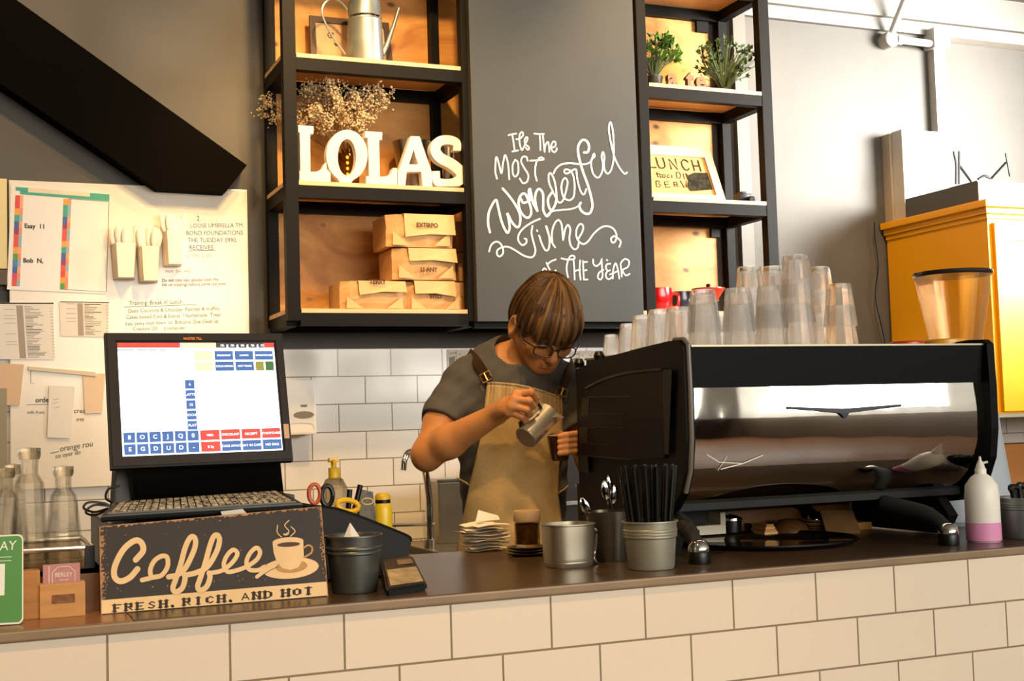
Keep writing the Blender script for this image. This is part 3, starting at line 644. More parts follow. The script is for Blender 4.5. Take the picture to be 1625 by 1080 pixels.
a = [at(569, 783, 2.66), at(578, 777, 2.66), at(592, 780, 2.66), at(596, 818, 2.66)]; a += [Vector((a[-1].x, 2.66, T+.006)), Vector((a[0].x, 2.66, T+.006))]
pk = thing('packet', 'small dark patterned packet between markers and yellow bottle in the bin', 'packet', ((a[0].x+a[3].x)/2, 2.66, T+.006))
obj('bag', MB().poly(a, (0, .018, 0), bev=.002), mat('packet_print', '6b5a2a', .35, col2='26241a', vscale=40), pk)
g = MB(); ribbon(g, ell2(583, 795, 9, 5)+[ell2(583, 795, 9, 5)[0]], 2, lambda x, y: at(x, y, 2.6585)); obj('emblem', g, mat('packet_gold', 'c9a54a', .4), pk)
P, s = foot(608, 868, 13); s = mpp(Vector((P.x, 2.84, 1.1))); C = Vector((at(608, 820, 2.84).x, 2.84, T)); zt_ = at(608, 782, 2.84).z
yb = thing('cleaner_bottle', 'yellow bottle with dark banded neck beside the patterned packet', 'bottle', C)
zb_ = at(608, 797, 2.84).z
obj('body', MB().lathe([(0,0), (.018,0), (.021,.01), (.021, zb_-T-.018), (.019, zb_-T-.006), (.016, zb_-T), (0, zb_-T)], C, 24), mat('yellow_gloss', 'e6c52b', .3), yb, smooth=True)
obj('band', MB().lathe([(.0175, zb_-T-.001), (.0175, zb_-T+.007)], C, 24), M_blackp, yb, smooth=True)
obj('cap', MB().lathe([(.018, zb_-T+.007), (.018, zt_-T-.006), (.013, zt_-T), (0, zt_-T)], C, 24), mat('yellow_cap', 'd9b020', .35), yb, smooth=True)
C = Vector((at(531, 800, 2.88).x, 2.88, T)); z1_, z2_, z3_ = at(531, 760, 2.88).z-T, at(531, 742, 2.88).z-T, at(531, 726, 2.88).z-T
pb = thing('soap_bottle', 'clear soap bottle with a bright yellow pump head', 'bottle', C)
obj('bottle', MB().lathe([(0,0), (.028,0), (.03,.01), (.03, z1_-.02), (.02, z1_), (.012, z1_+.004), (.012, z1_+.008), (0, z1_+.008)], C, 24), glass_mat('clear_plastic', (.93, .9, .82), .5), pb, smooth=True)
obj('pump', MB().lathe([(.0125, z1_+.002), (.0125, z2_), (.006, z2_+.001), (.006, z3_-.008), (0, z3_-.008)], C, 20).box(C+Vector((-.012, -.008, z3_-.01)), C+Vector((.011, .008, z3_)), bev=.002).tube([C+Vector((.0, 0, z3_-.006)), C+Vector((-.006, -.03, z3_-.009))], .004, 8), mat('yellow_pump', 'ddb51c', .35), pb, smooth=True)
# ------------------------------------------------------------------ glass carafes on a tray, far left
M_gl = glass_mat('carafe_glass', (.985, .98, .96), .72)
tray_z = T+.075
Yt = 2.52
cr = thing('wooden_crate', 'brown wooden crate carrying the glass tray of carafes', 'crate', (at(80, 920, Yt).x, Yt, T))
x0, x1 = at(-60, 900, Yt).x, at(152, 900, Yt).x
ck = MB(); ck.box((x0, 2.40, T), (x1, 2.412, tray_z)); ck.box((x0, 2.64, T), (x1, 2.652, tray_z)); ck.box((x0, 2.412, T), (x0+.012, 2.64, tray_z)); ck.box((x1-.012, 2.412, T), (x1, 2.64, tray_z)); ck.box((x0, 2.40, tray_z-.008), (x1, 2.652, tray_z))
obj('box', ck, mat('crate_wood', '6e4a2c', .55, var=.2, vscale=6, stretch=(1, 1, 8)), cr)
gt = thing('glass_tray', 'shallow clear tray with a bright metal rim under the glass carafes', 'tray', (at(80, 890, Yt).x, Yt, tray_z))
xa_, xb_ = at(-40, 880, 2.42).x, at(146, 880, 2.42).x
obj('base', MB().box((xa_, 2.42, tray_z), (xb_-.004, 2.64, tray_z+.004)), M_gl, gt)
rz = tray_z+.036
obj('rim', MB().tube([(xa_, 2.415, rz), (xb_, 2.415, rz), (xb_, 2.645, rz), (xa_, 2.645, rz), (xa_, 2.415, rz)], .005, 8), mat('tray_rim', 'd8cfbd', .2, .9), gt)
glass_mat('tray_plastic', (.9, .85, .75), .6)
for y_ in (2.414, 2.644): obj('side', MB().box((xa_, y_, tray_z+.0045), (xb_-.005, y_+.002, rz-.004)), MATS['tray_plastic'], gt)
obj('corner', MB().box((xb_-.012, 2.41, tray_z), (xb_+.004, 2.43, rz+.003)), M_blackp, gt, label='black corner clip')
def carafe(px, Y, yb_, yt_, rb, rs, label):
    zb_ = tray_z+.004; P = at(px, yb_, Y); C = Vector((P.x, Y, zb_)); s = mpp(C); H = at(px, yt_, Y).z-zb_
    t = thing('carafe', label, 'carafe', C, 'glass carafes on the tray')
    rn = rs*.62
    out = [(rb, 0), (rb*1.02, .01), (rb*.98, H*.3), (rs, H*.72), (rn, H*.80), (rn, H*.9), (rs*.8, H)]
    pr = [(0, 0)]+[(r*s, z) for r, z in out]+[(r*s-.003, z) for r, z in out[::-1][:-1]]+[(rb*s-.003, .008), (0, .008)]
    obj('glass', MB().lathe(pr, C, 10), M_gl, t, smooth=25)
    obj('stopper', MB().lathe([(rn*s*1.15, H*.93), (rn*s*1.3, H*.96), (rn*s*1.3, H+.006), (0, H+.008)], C, 20), glass_mat('stopper_glass', (.95, .92, .85), .4), t, smooth=25)
    return t
carafe(47, 2.50, 850, 716, 27, 22, 'tallest glass carafe, standing in the middle of the tray')
carafe(101, 2.50, 855, 745, 28, 20, 'glass carafe at the right end of the tray beside the coffee sign')
carafe(8, 2.56, 850, 748, 26, 20, 'glass carafe cut by the left edge of the photo')
carafe(22, 2.62, 848, 742, 22, 16, 'glass carafe half hidden behind the tallest one')
# wooden block behind the menu, card holder, green menu
bx = MB().box((at(30, 950, 2.36).x, 2.36, T), (at(64, 950, 2.36).x, 2.395, at(50, 905, 2.36).z), bev=.003)
one('wooden_block', bx, mat('amber_wood', 'a8702c', .5, var=.15, vscale=8, stretch=(1, 1, 6)), 'amber wooden block between the green menu card and the card holder', 'block', (at(50, 950, 2.36).x, 2.38, T))
a, b = on(63, 982, T), on(135, 975, T); zc_ = at(98, 925, a.y).z
chd = thing('card_holder', 'small wooden holder with a pink card in front of the carafes', 'card holder', ((a.x+b.x)/2, a.y+.015, T))
g = MB().box((a.x, a.y, T), (b.x, a.y+.010, zc_), bev=.0015).box((a.x, a.y+.020, T), (b.x, a.y+.032, zc_), bev=.0015).box((a.x, a.y+.01, T), (b.x, a.y+.02, T+.02))
obj('block', g, mat('honey_wood', 'c08a48', .5, var=.15, vscale=9, stretch=(1, 1, 6)), chd)
g = MB().box((at(82, 950, a.y).x, a.y-.0006, at(82, 958, a.y).z), (at(119, 950, a.y).x, a.y, at(82, 944, a.y).z)); obj('stamp', g, mat('burnt_stamp', '7a4d1e', .6, var=.3, vscale=80), chd)
cdm = MB().box((at(68, 900, a.y+.015).x, a.y+.0145, T+.02), (at(127, 900, a.y+.015).x, a.y+.0155, at(98, 894, a.y+.015).z))
pc = one('card', cdm, mat('pink_card', 'b8807c', .6), 'pink business card with white lettering standing in the wooden holder', 'card', (at(98, 900, a.y).x, a.y+.015, T+.02))
g = MB(); tp = lambda x, y: at(x, y, a.y+.0140)
for s_ in ([(78,898),(78,930)], [(83,926),(83,908),(92,899),(110,898),(119,906),(119,924),(83,927)]): ribbon(g, [(x, y) for x, y in s_], .9, tp)
text_into(g, 'BERLEY', tp, 9.5, 87, 915, sx=.9, slope=-.05); text_into(g, 'ice now', tp, 5, 95, 921, sx=.9, slope=-.05)
obj('card_print', g, mat('card_white_print', 'f0e4dc', .7), pc)
Ym = on(15, 992, T).y
mn = thing('menu_card', 'green pay sign with rounded corners at the left edge of the worktop', 'sign', (at(10, 990, Ym).x, Ym, T))
def rrect(x0, y0, x1, y1, r, n=5): return [(cx+r*math.cos(a), cy+r*math.sin(a)) for cx, cy, a0 in ((x1-r, y0+r, -90), (x1-r, y1-r, 0), (x0+r, y1-r, 90), (x0+r, y0+r, 180)) for a in [R(a0+90*k/n) for k in range(n+1)]]
def sk(p): x, y = p; return (x, y+(20-x)*.05)
g = MB(); g.poly([at(*sk(p), Ym) for p in rrect(-70, 848, 37, 990, 9)], (0, .008, 0)); obj('white_edge', g, mat('menu_white', 'e9ecd8', .5), mn)
g = MB(); g.poly([at(*sk(p), Ym-.0006) for p in rrect(-68, 850, 35, 987, 8)], (0, .0005, 0)); obj('green_face', g, mat('menu_green', '4f8f3e', .4, var=.05), mn)
g = MB(); tp = lambda x, y: at(x, y, Ym-.0012)
text_into(g, 'PAY', tp, 21, -12, 874, sx=1.0, slope=-.07, bold=.02, shear=.1)
for s_ in ([(-60,886),(18,883)], [(-60,892),(18,889)]): ribbon(g, s_, 1, tp)
g.bm.faces.new([g.bm.verts.new(tp(*p)) for p in ((-40,897),(8,894),(7,944),(-40,947))]); obj('print', g, mat('menu_print', 'eef2e2', .6), mn)
# ------------------------------------------------------------------ whiteboard and papers on the left wall
YW = 4.52
wq = [at(14, 283, YW), at(391, 303, YW), at(397, 527, YW)]
xw0, xw1, zw1, zw0 = wq[0].x, (wq[1].x+wq[2].x)/2, (wq[0].z+wq[1].z)/2, 1.16
wb = thing('whiteboard', 'large whiteboard on the left wall covered in notes, lists and hand lettering', 'whiteboard', ((xw0+xw1)/2, YW, zw0))
obj('panel', MB().box((xw0, YW, zw0), (xw1, YB-.013, zw1), bev=.003), mat('whiteboard_enamel', 'ece2d0', .18), wb)
tw = lambda d: (lambda x, y: at(x, y, YW-d))
def lettering(name, lines, m, parent, d=.0008):
    g = MB()
    for s_, x, y, h, sl_ in lines: text_into(g, s_, tw(d), h, x, y, sx=.9, slope=sl_)
    return g
g = lettering('', [('2', 312, 350, 11, 0), ('LOOSE UMBRELLA TM', 302, 361, 9.4, -.01), ('BOND FOUNDATIONS', 295, 373, 9.8, -.01), ('THE TUESDAY 0990,', 298, 384, 9.8, 0), ('RECEIVES', 300, 396, 10.5, 0)], None, wb)
ribbon(g, [(299, 398), (343, 397)], .8, tw(.0008)); obj('blue_lettering', g, mat('blue_marker', '36456f', .6), wb)
g = lettering('', [('o 10th  2 ctl.', 295, 408, 9, 0), ('mon  tue  wed.', 262, 432, 8, 0)], None, wb); obj('faded_lettering', g, mat('faded_marker', 'a9a49a', .7), wb)
g = lettering('', [('Do not take sips, glasses clean the', 257, 447, 7.2, -.02), ('lids on toppings before come out soon', 257, 454, 7.2, -.02), ('orange rou', 95, 716, 13, -.16), ('co oyer do', 88, 727, 10, -.18)], None, wb); ribbon(g, [(80, 719), (93, 716)], .9, tw(.0008)); obj('black_lettering', g, mat('black_marker', '38332c', .7), wb)
g = lettering('', [('Training: Break it! Lunch:', 205, 484, 9.5, -.03), ('Dairy Coconuts & Choclate  Pastries & muffins', 203, 496, 8.5, -.03), ('Cakes boxed Cold & Extras  ! homemade  Treat', 200, 506, 8.5, -.03), ('Easy peasy melt down  to  Bottoms: Due Clean up', 199, 516, 8.0, -.03), ('Creations 220     () remainder', 211, 524, 7.5, -.02)], None, wb)
ribbon(g, [(197, 487), (312, 483)], .8, tw(.0008)); obj('green_lettering', g, mat('green_marker', '4f7a5c', .7), wb)
def sheet(name, q, m, label, cat, d=.002, group=None):
    q = [at(x, y, YW-d) for x, y in q]; c = sum(q, Vector())/4
    return one(name, MB().poly(q, (0, -.0012, 0)), m, label, cat, (c.x, YW, min(p.z for p in q)), group)
pl_ = sheet('planner', [(18,293), (174,306), (168,466), (11,459)], mat('planner_sheet', 'efe6da', .25), 'weekly planner with coloured day tabs and green header on the whiteboard', 'planner')
pf = lambda x, y: at(x/5.143, 270+y/5.143, YW-.0040)
g = MB(); random.seed(11)
def pq(x0, y0, x1, y1, i, sk_=0): n0 = g.n(); g.bm.faces.new([g.bm.verts.new(pf(x, y)) for x, y in ((x0,y0),(x1,y0+sk_),(x1-1,y1+sk_),(x0-1,y1))]); g.paint(n0, i)
PC = ['e0453a', 'f0a03a', '3fa58a', '3f63a8', '8a3f6a', 'e2533a', 'f0a050', '4f9f4a', '4f7fb0', '3858a0', 'd8406a', 'e85a3a']
def col_(x, y0, y1, w, n, seq):
    for k in range(n):
        a = y0+(y1-y0)*k/n; b = y0+(y1-y0)*(k+1)/n; xs = x-(a-y0)*.04
        pq(xs, a, xs+w*.6, b, seq[k % len(seq)]); pq(xs+w*.6, a, xs+w, b, 12+seq[k % len(seq)] % 3)
col_(125, 205, 945, 66, 14, [0, 0, 1, 2, 3, 4, 5, 5, 6, 7, 8, 3, 10, 5])
col_(518, 232, 972, 64, 15, [1, 2, 2, 3, 4, 5, 5, 6, 2, 3, 4, 5, 0, 1, 7])
pq(128, 135, 893, 165, 2, 62); pq(165, 165, 893, 195, 2, 58); pq(230, 142, 735, 178, 15, 38)
obj('print', g, mat('tab0', PC[0], .5), pl_, label='coloured tabs and green header')
o = bpy.context.scene.objects[[x.name for x in pl_.children][-1]]
multi(o, *[mat('tab%d' % k, PC[k], .5) for k in range(1, 12)], mat('tabl0', 'f0a878', .5), mat('tabl1', 'e8906a', .5), mat('tabl2', '9ab0b8', .5), mat('planner_cream', 'ecd9b8', .5))
g = MB(); text_into(g, 'Easy  11', lambda x, y: pf(x, y), 52, 198, 470, bold=1.5, slope=.04); obj('top_note', g, MATS['black_marker'], pl_); g = MB(); text_into(g, 'Bob  N,', lambda x, y: pf(x, y), 52, 188, 752, bold=1.5, slope=.02); obj('bottom_note', g, MATS['black_marker'], pl_)
g = MB(); ribbon(g, [(565, 232), (890, 258), (868, 992), (490, 970)], 5, pf); obj('pocket_edge', g, mat('grey_line', '8d8378', .6), pl_)
def tlist(q, label, nrow, seed, head=True):
    s_ = sheet('price_list', q, M_paper, label, 'list', .002, None); random.seed(seed)
    (x0, y0), (x1, y1), (x2, y2), (x3, y3) = q; g = MB(); f = lambda u, v: at(x0+(x1-x0)*u+(x3-x0)*v, y0+(y1-y0)*u+(y3-y0)*v, YW-.0036)
    def rr(a, b, c, d, i): n0 = g.n(); g.bm.faces.new([g.bm.verts.new(f(*p)) for p in ((a,b),(c,b),(c,d),(a,d))]); g.paint(n0, i)
    rr(.02, .0, 1, .022, 0); rr(.36, .05, .47, .98, 1)
    for k in range(nrow):
        v = .06+.92*k/nrow; rr(.5, v, .5+random.uniform(.08, .34), v+.4/nrow, 1 if random.random() < .85 else 0)
        if k % 2: rr(.93, v, .97, v+.3/nrow, 1)
        if random.random() < .2: rr(.14, v, .33, v+.25/nrow, 1)
    multi(obj('print', g, mat('print_black', '3a322b', .7), s_), mat('print_grey', 'a89a8c', .7)); return s_
tlist([(-8,480), (85,480), (86,570), (-2,570)], 'printed price list sheet at the left edge, under the planner', 34, 1)
tlist([(94,478), (173,479), (171,535), (96,533)], 'shorter printed price list sheet, half tucked behind the till screen', 20, 2)
sheet('paper_note', [(-6,576), (38,578), (31,643), (-6,643)], mat('peach_paper', 'dcbb98', .8), 'peach paper note at the left edge under the long price list', 'note', .004)
sheet('receipt', [(131,594), (167,592), (162,655), (135,656)], mat('pale_peach_paper', 'e3c8aa', .8), 'peach receipt hanging right under the clip strip', 'receipt', .004)
rc_ = sheet('receipt', [(78,611), (119,613), (111,695), (75,694)], M_paper, 'white receipt hanging from the clip strip, left of the peach one', 'receipt', .006)
g = MB()
for k, (a, b) in enumerate(((85,634),(84,640),(86,647))): ribbon(g, [(a, b), (a+8, b-2)], .8, tw(.0076))
obj('print', g, mat('print_grey', '', .7), rc_)
cq = [at(*p, YW-.009) for p in ((45,581),(152,590),(152,597),(45,587))]
one('clip_strip', MB().poly(cq, (0, .008, 0), bev=.0015), mat('beige_rail', 'd3c2a2', .4), 'narrow beige order rail holding receipts on the whiteboard', 'rail', (sum(cq, Vector())/4))
g = MB(); text_into(g, 'order', tw(.0010), 11, 56, 638, slope=-.02, bold=.2); ribbon(g, [(42, 642), (77, 641)], .7, tw(.001)); ribbon(g, [(49, 588), (49, 608), (53, 608)], .8, tw(.001)); text_into(g, 'cred', tw(.001), 11, 117, 655); text_into(g, 'tray', tw(.001), 8, 121, 668, slope=-.1); text_into(g, 'milk from', tw(.001), 7, 43, 656)
obj('small_lettering', g, mat('black_marker', '', .7), wb)
one('wall_panel', MB().box((-.5, YW, at(0, 426, YW).z), (xw0-.006, YB-.001, at(0, 283, YW).z), bev=.002), mat('cream_panel', 'e6d296', .5), 'cream panel at the left edge beside the planner', 'panel', (-.2, YW, at(0, 426, YW).z))
one('wall_rail', MB().box((-.5, YW-.01, at(0, 452, YW).z), (xw0-.006, YB-.001, at(0, 428, YW).z), bev=.002), mat('brown_rail', '5a4630', .5), 'brown rail under the cream panel at the left edge', 'rail', (-.2, YW, at(0, 452, YW).z))
one('wall_panel', MB().box((-.5, YW-.012, 1.16), (at(11, 660, YW).x, YB-.013, at(0, 616, YW).z)), mat('olive_panel', '9a8f70', .5), 'olive panel with a black side at the left edge, below the peach note', 'panel', (-.2, YW, 1.16))
bpy.context.view_layer.update()
# cutlery holders stuck to the board
M_cup = mat('white_holder', 'efe4d2', .4)
def holder(x0, x1, yt, yb, tp, label, seed):
    random.seed(seed); cx = (x0+x1)/2; P = at(cx, yb, YW-.04); s = mpp(P); C = Vector((P.x, YW-.0415, P.z)); h = at(cx, yt, YW-.04).z-P.z
    t = thing('cutlery_holder', label, 'holder', C, 'cutlery holders on the whiteboard'); w0, w1 = (x1-x0)*.40*s, (x1-x0)*.5*s
    out = lambda w, z, d: [C+Vector((x, y, z)) for x, y in ((-w, d), (-w*.7, -d*.8), (w*.7, -d*.8), (w, d))]
    a, b = out(w0, 0, .036), out(w1, h, .041); mbx = MB(); mbx.raw(a+b, [(0,1,2,3), (0,4,5,1), (1,5,6,2), (2,6,7,3), (3,7,4,0)]); o = obj('cup', mbx, M_cup, t, solid=.002)
    for k in range(5):
        u = (k-2)/2; x = u*w1*.6; tipx = x+u*.014+random.uniform(-.004, .004); zt_ = h+(yb-tp)*s-(yb-yt)*s-random.uniform(0, .018); y = random.uniform(-.015, .015)
        g = MB(); p0 = C+Vector((x*.6, y, .02)); p1 = C+Vector((tipx, y, zt_)); q_ = p0.lerp(p1, .72)
        g.tube([p0, q_], .0045, 6); ax = (p1-p0).normalized(); yv = Vector((0, 1, 0)); xv = yv.cross(ax).normalized(); Mx = Matrix((xv, ax.cross(xv), ax)).transposed(); g.ell(p0.lerp(p1, .82), (.0125, .004, (p1-p0).length*.24), Mx, 12, 8)
        f = one('plastic_spoon' if k % 2 else 'plastic_fork', g, M_white, {0: 'leftmost white plastic fork', 1: 'second white plastic spoon', 2: 'middle white plastic fork', 3: 'fourth white plastic spoon', 4: 'rightmost white plastic fork'}[k]+' standing in the '+label.split(' holder')[0].replace('white cutlery', 'white')+' holder', 'cutlery', p0, 'white plastic cutlery', smooth=True)
holder(178, 219, 387, 441, 357, 'left white cutlery holder on the whiteboard beside the planner', 1)
holder(219, 256, 392, 446, 359, 'middle white cutlery holder hung lowest of three', 2)
holder(259, 293, 368, 420, 337, 'right white cutlery holder hung highest of three', 3)
# ------------------------------------------------------------------ things on the left shelves
M_letter = mat('white_letter_paint', 'e2d8c8', .45)
LP = lambda x, y: (465+x/5.804, 190+y/5.804)
YL = 4.222
def snap(P, z0, tol=.014): return Vector((P.x, P.y, z0)) if abs(P.z-z0) < tol else P
def letter(name, outer, label, hole=None, th=.034, z0=None):
    z0 = S[1] if z0 is None else z0
    o3 = [snap(at(*LP(*p), YL), z0) for p in outer]; c = sum(o3, Vector())/len(o3)
    g = MB()
    if hole: g.ring(o3, [at(*LP(*p), YL) for p in hole], (0, th, 0))
    else: g.poly(o3, (0, th, 0))
    return one(name, g, M_letter, label, 'letter', (c.x, YL+th/2, z0), 'white shop letters on the shelf')
letter('letter', [(48,48),(190,60),(188,130),(157,128),(160,478),(215,478),(265,455),(296,395),(306,395),(312,455),(345,490),(345,552),(60,540),(60,470),(68,470),(62,115),(48,112)], 'white block letter L standing at the left end of the shelf')
letter('letter', ell2(497, 327, 190, 236, 0, 40), 'white block letter O between the two letters L', ell2(497, 345, 85, 168, 0, 40))
letter('letter', [(663,103),(822,115),(820,185),(793,182),(800,522),(850,522),(900,500),(922,443),(958,445),(958,582),(675,568),(675,520),(702,520),(690,165),(663,163)], 'white block letter L standing between the letters O and A')
def resample(p, n):
    p = [Vector((*q, 0)) for q in p]; p.append(p[0]); Ls = [0]
    for a, b in zip(p, p[1:]): Ls.append(Ls[-1]+(b-a).length)
    out = []
    for k in range(n):
        t = Ls[-1]*k/n; i = max(j for j in range(len(p)-1) if Ls[j] <= t); out.append(p[i].lerp(p[i+1], (t-Ls[i])/max(1e-9, Ls[i+1]-Ls[i])))
    return [(q.x, q.y) for q in out]
g = MB()
def pp(pts): return [snap(at(*LP(*p), YL), S[1]) for p in pts]
for part in ([(1085,150),(1125,151),(1110,275),(1068,410),(1048,478),(1033,586),(965,583),(965,480),(985,440)], [(1125,151),(1165,152),(1278,480),(1284,600),(1196,596),(1180,478),(1155,412),(1110,275)], [(1068,410),(1155,412),(1180,478),(1048,478)]): g.poly(pp(part), (0, .034, 0))
bmesh.ops.remove_doubles(g.bm, verts=g.bm.verts[:], dist=.0004)
one('letter', g, M_letter, 'white block letter A in front of the steel jug', 'letter', (pp([(1125, 590)])[0].x, YL+.017, S[1]), 'white shop letters on the shelf')
cl = catmull([(x, y, 0) for x, y in ((1512,285),(1508,215),(1440,185),(1350,198),(1312,270),(1352,345),(1460,405),(1540,475),(1545,545),(1470,583),(1385,585),(1325,560),(1318,472))], 6)
Lf, Rt = [], []
for i, p in enumerate(cl):
    t = (cl[min(i+1, len(cl)-1)]-cl[max(i-1, 0)]).normalized(); nn_ = Vector((-t.y, t.x, 0)); k = i/(len(cl)-1); w = 34+14*math.sin(math.pi*k)
    Lf.append(p+nn_*w); Rt.append(p-nn_*w)
g = MB(); o3 = [at(*LP(p.x, min(p.y, 612)), YL) for p in Lf+Rt[::-1]]
for p in o3: p.z = max(p.z, S[1])
n_ = len(Lf)
for i in range(n_-1): g.poly([o3[i], o3[i+1], o3[2*n_-2-i], o3[2*n_-1-i]], (0, .034, 0))
bmesh.ops.remove_doubles(g.bm, verts=g.bm.verts[:], dist=.0002)
one('letter', g, M_letter, 'white block letter S at the right end of the shelf', 'letter', (at(*LP(1430, 600), YL).x, YL+.017, S[1]), 'white shop letters on the shelf')
# vase and dried flowers
Cv = Vector((at(553, 280, 4.37).x, 4.37, S[1])); zt_ = at(553, 212, 4.37).z-S[1]
one('glass_vase', MB().lathe([(0,0), (.036,0), (.038,.01), (.038, zt_*.6), (.018, zt_*.85), (.018, zt_), (.015, zt_), (.015, zt_*.85), (.034, zt_*.6), (.034, .008), (0,.008)], Cv, 24), glass_mat('amber_glass', (.75, .62, .42), .5), 'brown tinted glass vase behind the white letter O', 'vase', Cv, smooth=30)
g = MB()
for k in range(6): g.ell(Cv+Vector((-.008, -.02, .02+k*.02)), .005)
one('string_lights', g, mat('warm_lamp', 'ffc04a', .5, emit=5), 'tiny warm string of lights glowing inside the brown vase', 'light', Cv+Vector((0, 0, .01)))
fl = thing('dried_flowers', 'bunch of dried pale flowers fanning out of the glass vase behind the letters', 'flowers', Cv+Vector((0, 0, zt_)))
random.seed(5); stm, blo = MB(), MB()
mouth = Cv+Vector((0, 0, zt_*.5))
def blossoms(p, r, n, s):
    for _ in range(n):
        c = p+Vector((random.gauss(0, r), random.gauss(0, r), random.gauss(0, r))); sz = s*random.uniform(.6, 1.2)
        v = [blo.bm.verts.new(c+Vector(d)*sz) for d in ((1,0,0),(-1,0,0),(0,1,0),(0,-1,0),(0,0,1),(0,0,-1))]
        for q_ in ((0,2,4),(2,1,4),(1,3,4),(3,0,4),(2,0,5),(1,2,5),(3,1,5),(0,3,5)): blo.bm.faces.new([v[i] for i in q_])
tips = [(430,185),(418,170),(425,160),(480,125),(487,120),(495,130),(505,150),(512,128),(520,122),(531,116),(520,150),(540,150),(548,165),(560,158),(565,128),(570,135),(590,130),(597,128),(585,150),(575,165),(600,150),(612,160),(605,170),(590,180),(575,185),(510,175),(495,190),(480,165),(485,150),(520,195),(570,195),(478,180),(505,140),(555,180),(545,190),(530,170),(600,140),(560,145),(580,140),(490,170)]
for i, (x, y) in enumerate(tips*2):
    x += random.uniform(-9, 9); y += random.uniform(-6, 10); Yt_ = random.uniform(4.24, 4.46); 
    if x < 470: Yt_ = random.uniform(4.42, 4.47)
    e = at(x, y, Yt_); e.z = min(e.z, S[2]-.075); mid = mouth.lerp(e, .5)+Vector((random.uniform(-.01, .01), random.uniform(-.01, .01), .015))
    c_ = catmull([mouth+Vector((random.uniform(-.01, .01), random.uniform(-.01, .01), 0)), mid, e], 5); stm.tube(c_, .0011, 4); blossoms(e, .013, 16, .0042)
    for k in range(4):
        a_ = c_[random.randint(4, len(c_)-2)]; b_ = a_+(e-mouth).normalized()*.04+Vector((random.uniform(-.03, .03), random.uniform(-.02, .02), random.uniform(0, .03))); b_.z = min(b_.z, S[2]-.07); stm.tube([a_, b_], .0007, 3); blossoms(b_, .007, 7, .0034)
setp(obj('stems', stm, mat('dried_stem', '8d6a3a', .8), fl), kind='stuff'); setp(obj('blossoms', blo, mat('dried_blossom', 'd9c49a', .8, var=.2, vscale=30), fl), kind='stuff')
# steel vessels behind A and S
def vessel(px, ytop, Y, r0, r1, label, name, m, seg=28, z0=S[1]):
    C = Vector((at(px, ytop, Y).x, Y, z0)); h = at(px, ytop, Y).z-z0
    return one(name, MB().lathe([(0,0), (r0,0), (r1,h), (r1-.003,h), (r0-.003,.004), (0,.004)], C, seg), m, label, 'vessel', C, smooth=25)
vessel(653, 226, 4.42, .035, .072, 'wide steel bowl behind the white letter A', 'steel_bowl', M_steel)
vessel(711, 226, 4.38, .021, .021, 'narrow steel cylinder behind the white letter S', 'steel_cylinder', M_steel)
vessel(660, 270, 4.29, .028, .018, 'small fluted steel mould seen under the bar of the letter A', 'cake_mould', M_steel, 14)
# watering can, framed picture, stalks
C = Vector((at(580, 85, 4.34).x, 4.34, S[2])); s = mpp(C); h = at(576, 5, 4.34).z-S[2]
wc = thing('watering_can', 'galvanised watering can with a thin spout on the top left shelf', 'watering can', C)
obj('body', MB().lathe([(0,0), (29*s,0), (29.5*s,.004), (27.2*s,h*.7), (27.6*s,h*.72), (26.8*s,h*.74), (26*s,h-.004), (27*s,h), (25.6*s,h), (25.6*s,h-.02), (28*s,.006), (0,.006)], C, 40), mat('pale_galvanised', '9aa09c', .4, .7, var=.08, vscale=18), wc, smooth=30)
obj('band', MB().lathe([(26.9*s,h*.75), (27.6*s,h*.765), (26.9*s,h*.78)], C, 40, capb=False, capt=False), M_chrome, wc, smooth=True)
sp_ = [at(x, y, 4.34) for x, y in ((606, 86), (614, 72), (624, 43), (633, 13))]
obj('spout', MB().tube(sp_, [.011, .0095, .007, .006], 12), MATS['pale_galvanised'], wc, smooth=True)
hd = catmull([at(x, y, 4.34) for x, y in ((551,16),(540,3),(526,-2),(514,6),(511,20),(517,38),(532,64),(548,86))], 6)
obj('handle', MB().tube(hd, 0, flat=(.014, .003, (0, 1, 0))) if False else MB().tube(hd, .0042, 8), MATS['pale_galvanised'], wc, smooth=True)
random.seed(8); g = MB()
for k in range(26): a = random.uniform(0, 6.28); rr_ = random.uniform(.0, .03); p0 = C+Vector((rr_*math.cos(a)*.5, rr_*math.sin(a)*.5, .03)); g.tube([p0, C+Vector((rr_*math.cos(a), rr_*math.sin(a), h+.01)), C+Vector((rr_*1.8*math.cos(a)-.008, rr_*1.8*math.sin(a), h+random.uniform(.05, .12)))], .0016, 5)
o = one('dried_stalks', g, mat('dry_stalk', 'a98a55', .8, var=.25, vscale=20), 'dried straw stalks standing in the watering can', 'stalks', C+Vector((0, 0, .03)), kind=None) if False else None
o = obj('dried_stalks', g, mat('dry_stalk', 'a98a55', .8, var=.25, vscale=20), None, C+Vector((0, 0, .03))); setp(o, 'dried straw stalks standing in the watering can', 'stalks', None, 'stuff')
fq = [at(491, 20, 4.47), at(617, 40, 4.47), at(630, 95, 4.45), at(494, 84, 4.45)]
fq[2].z = fq[3].z = S[2]
fq[0].z = fq[1].z = (fq[0].z+fq[1].z)/2; fq[3].x = fq[0].x; fq[2].x = fq[1].x+.012
pf_ = thing('picture_frame', 'dark framed picture leaning behind the watering can', 'picture', ((fq[0].x+fq[1].x)/2, 4.46, S[2]))
ff, fn = plane_frame(fq)
obj('frame', MB().ring([ff(0,0), ff(1,0), ff(1,1), ff(0,1)], [ff(.07,.1), ff(.93,.1), ff(.93,.94), ff(.07,.94)], -fn*.014), mat('dark_frame', '3c2410', .5), pf_)
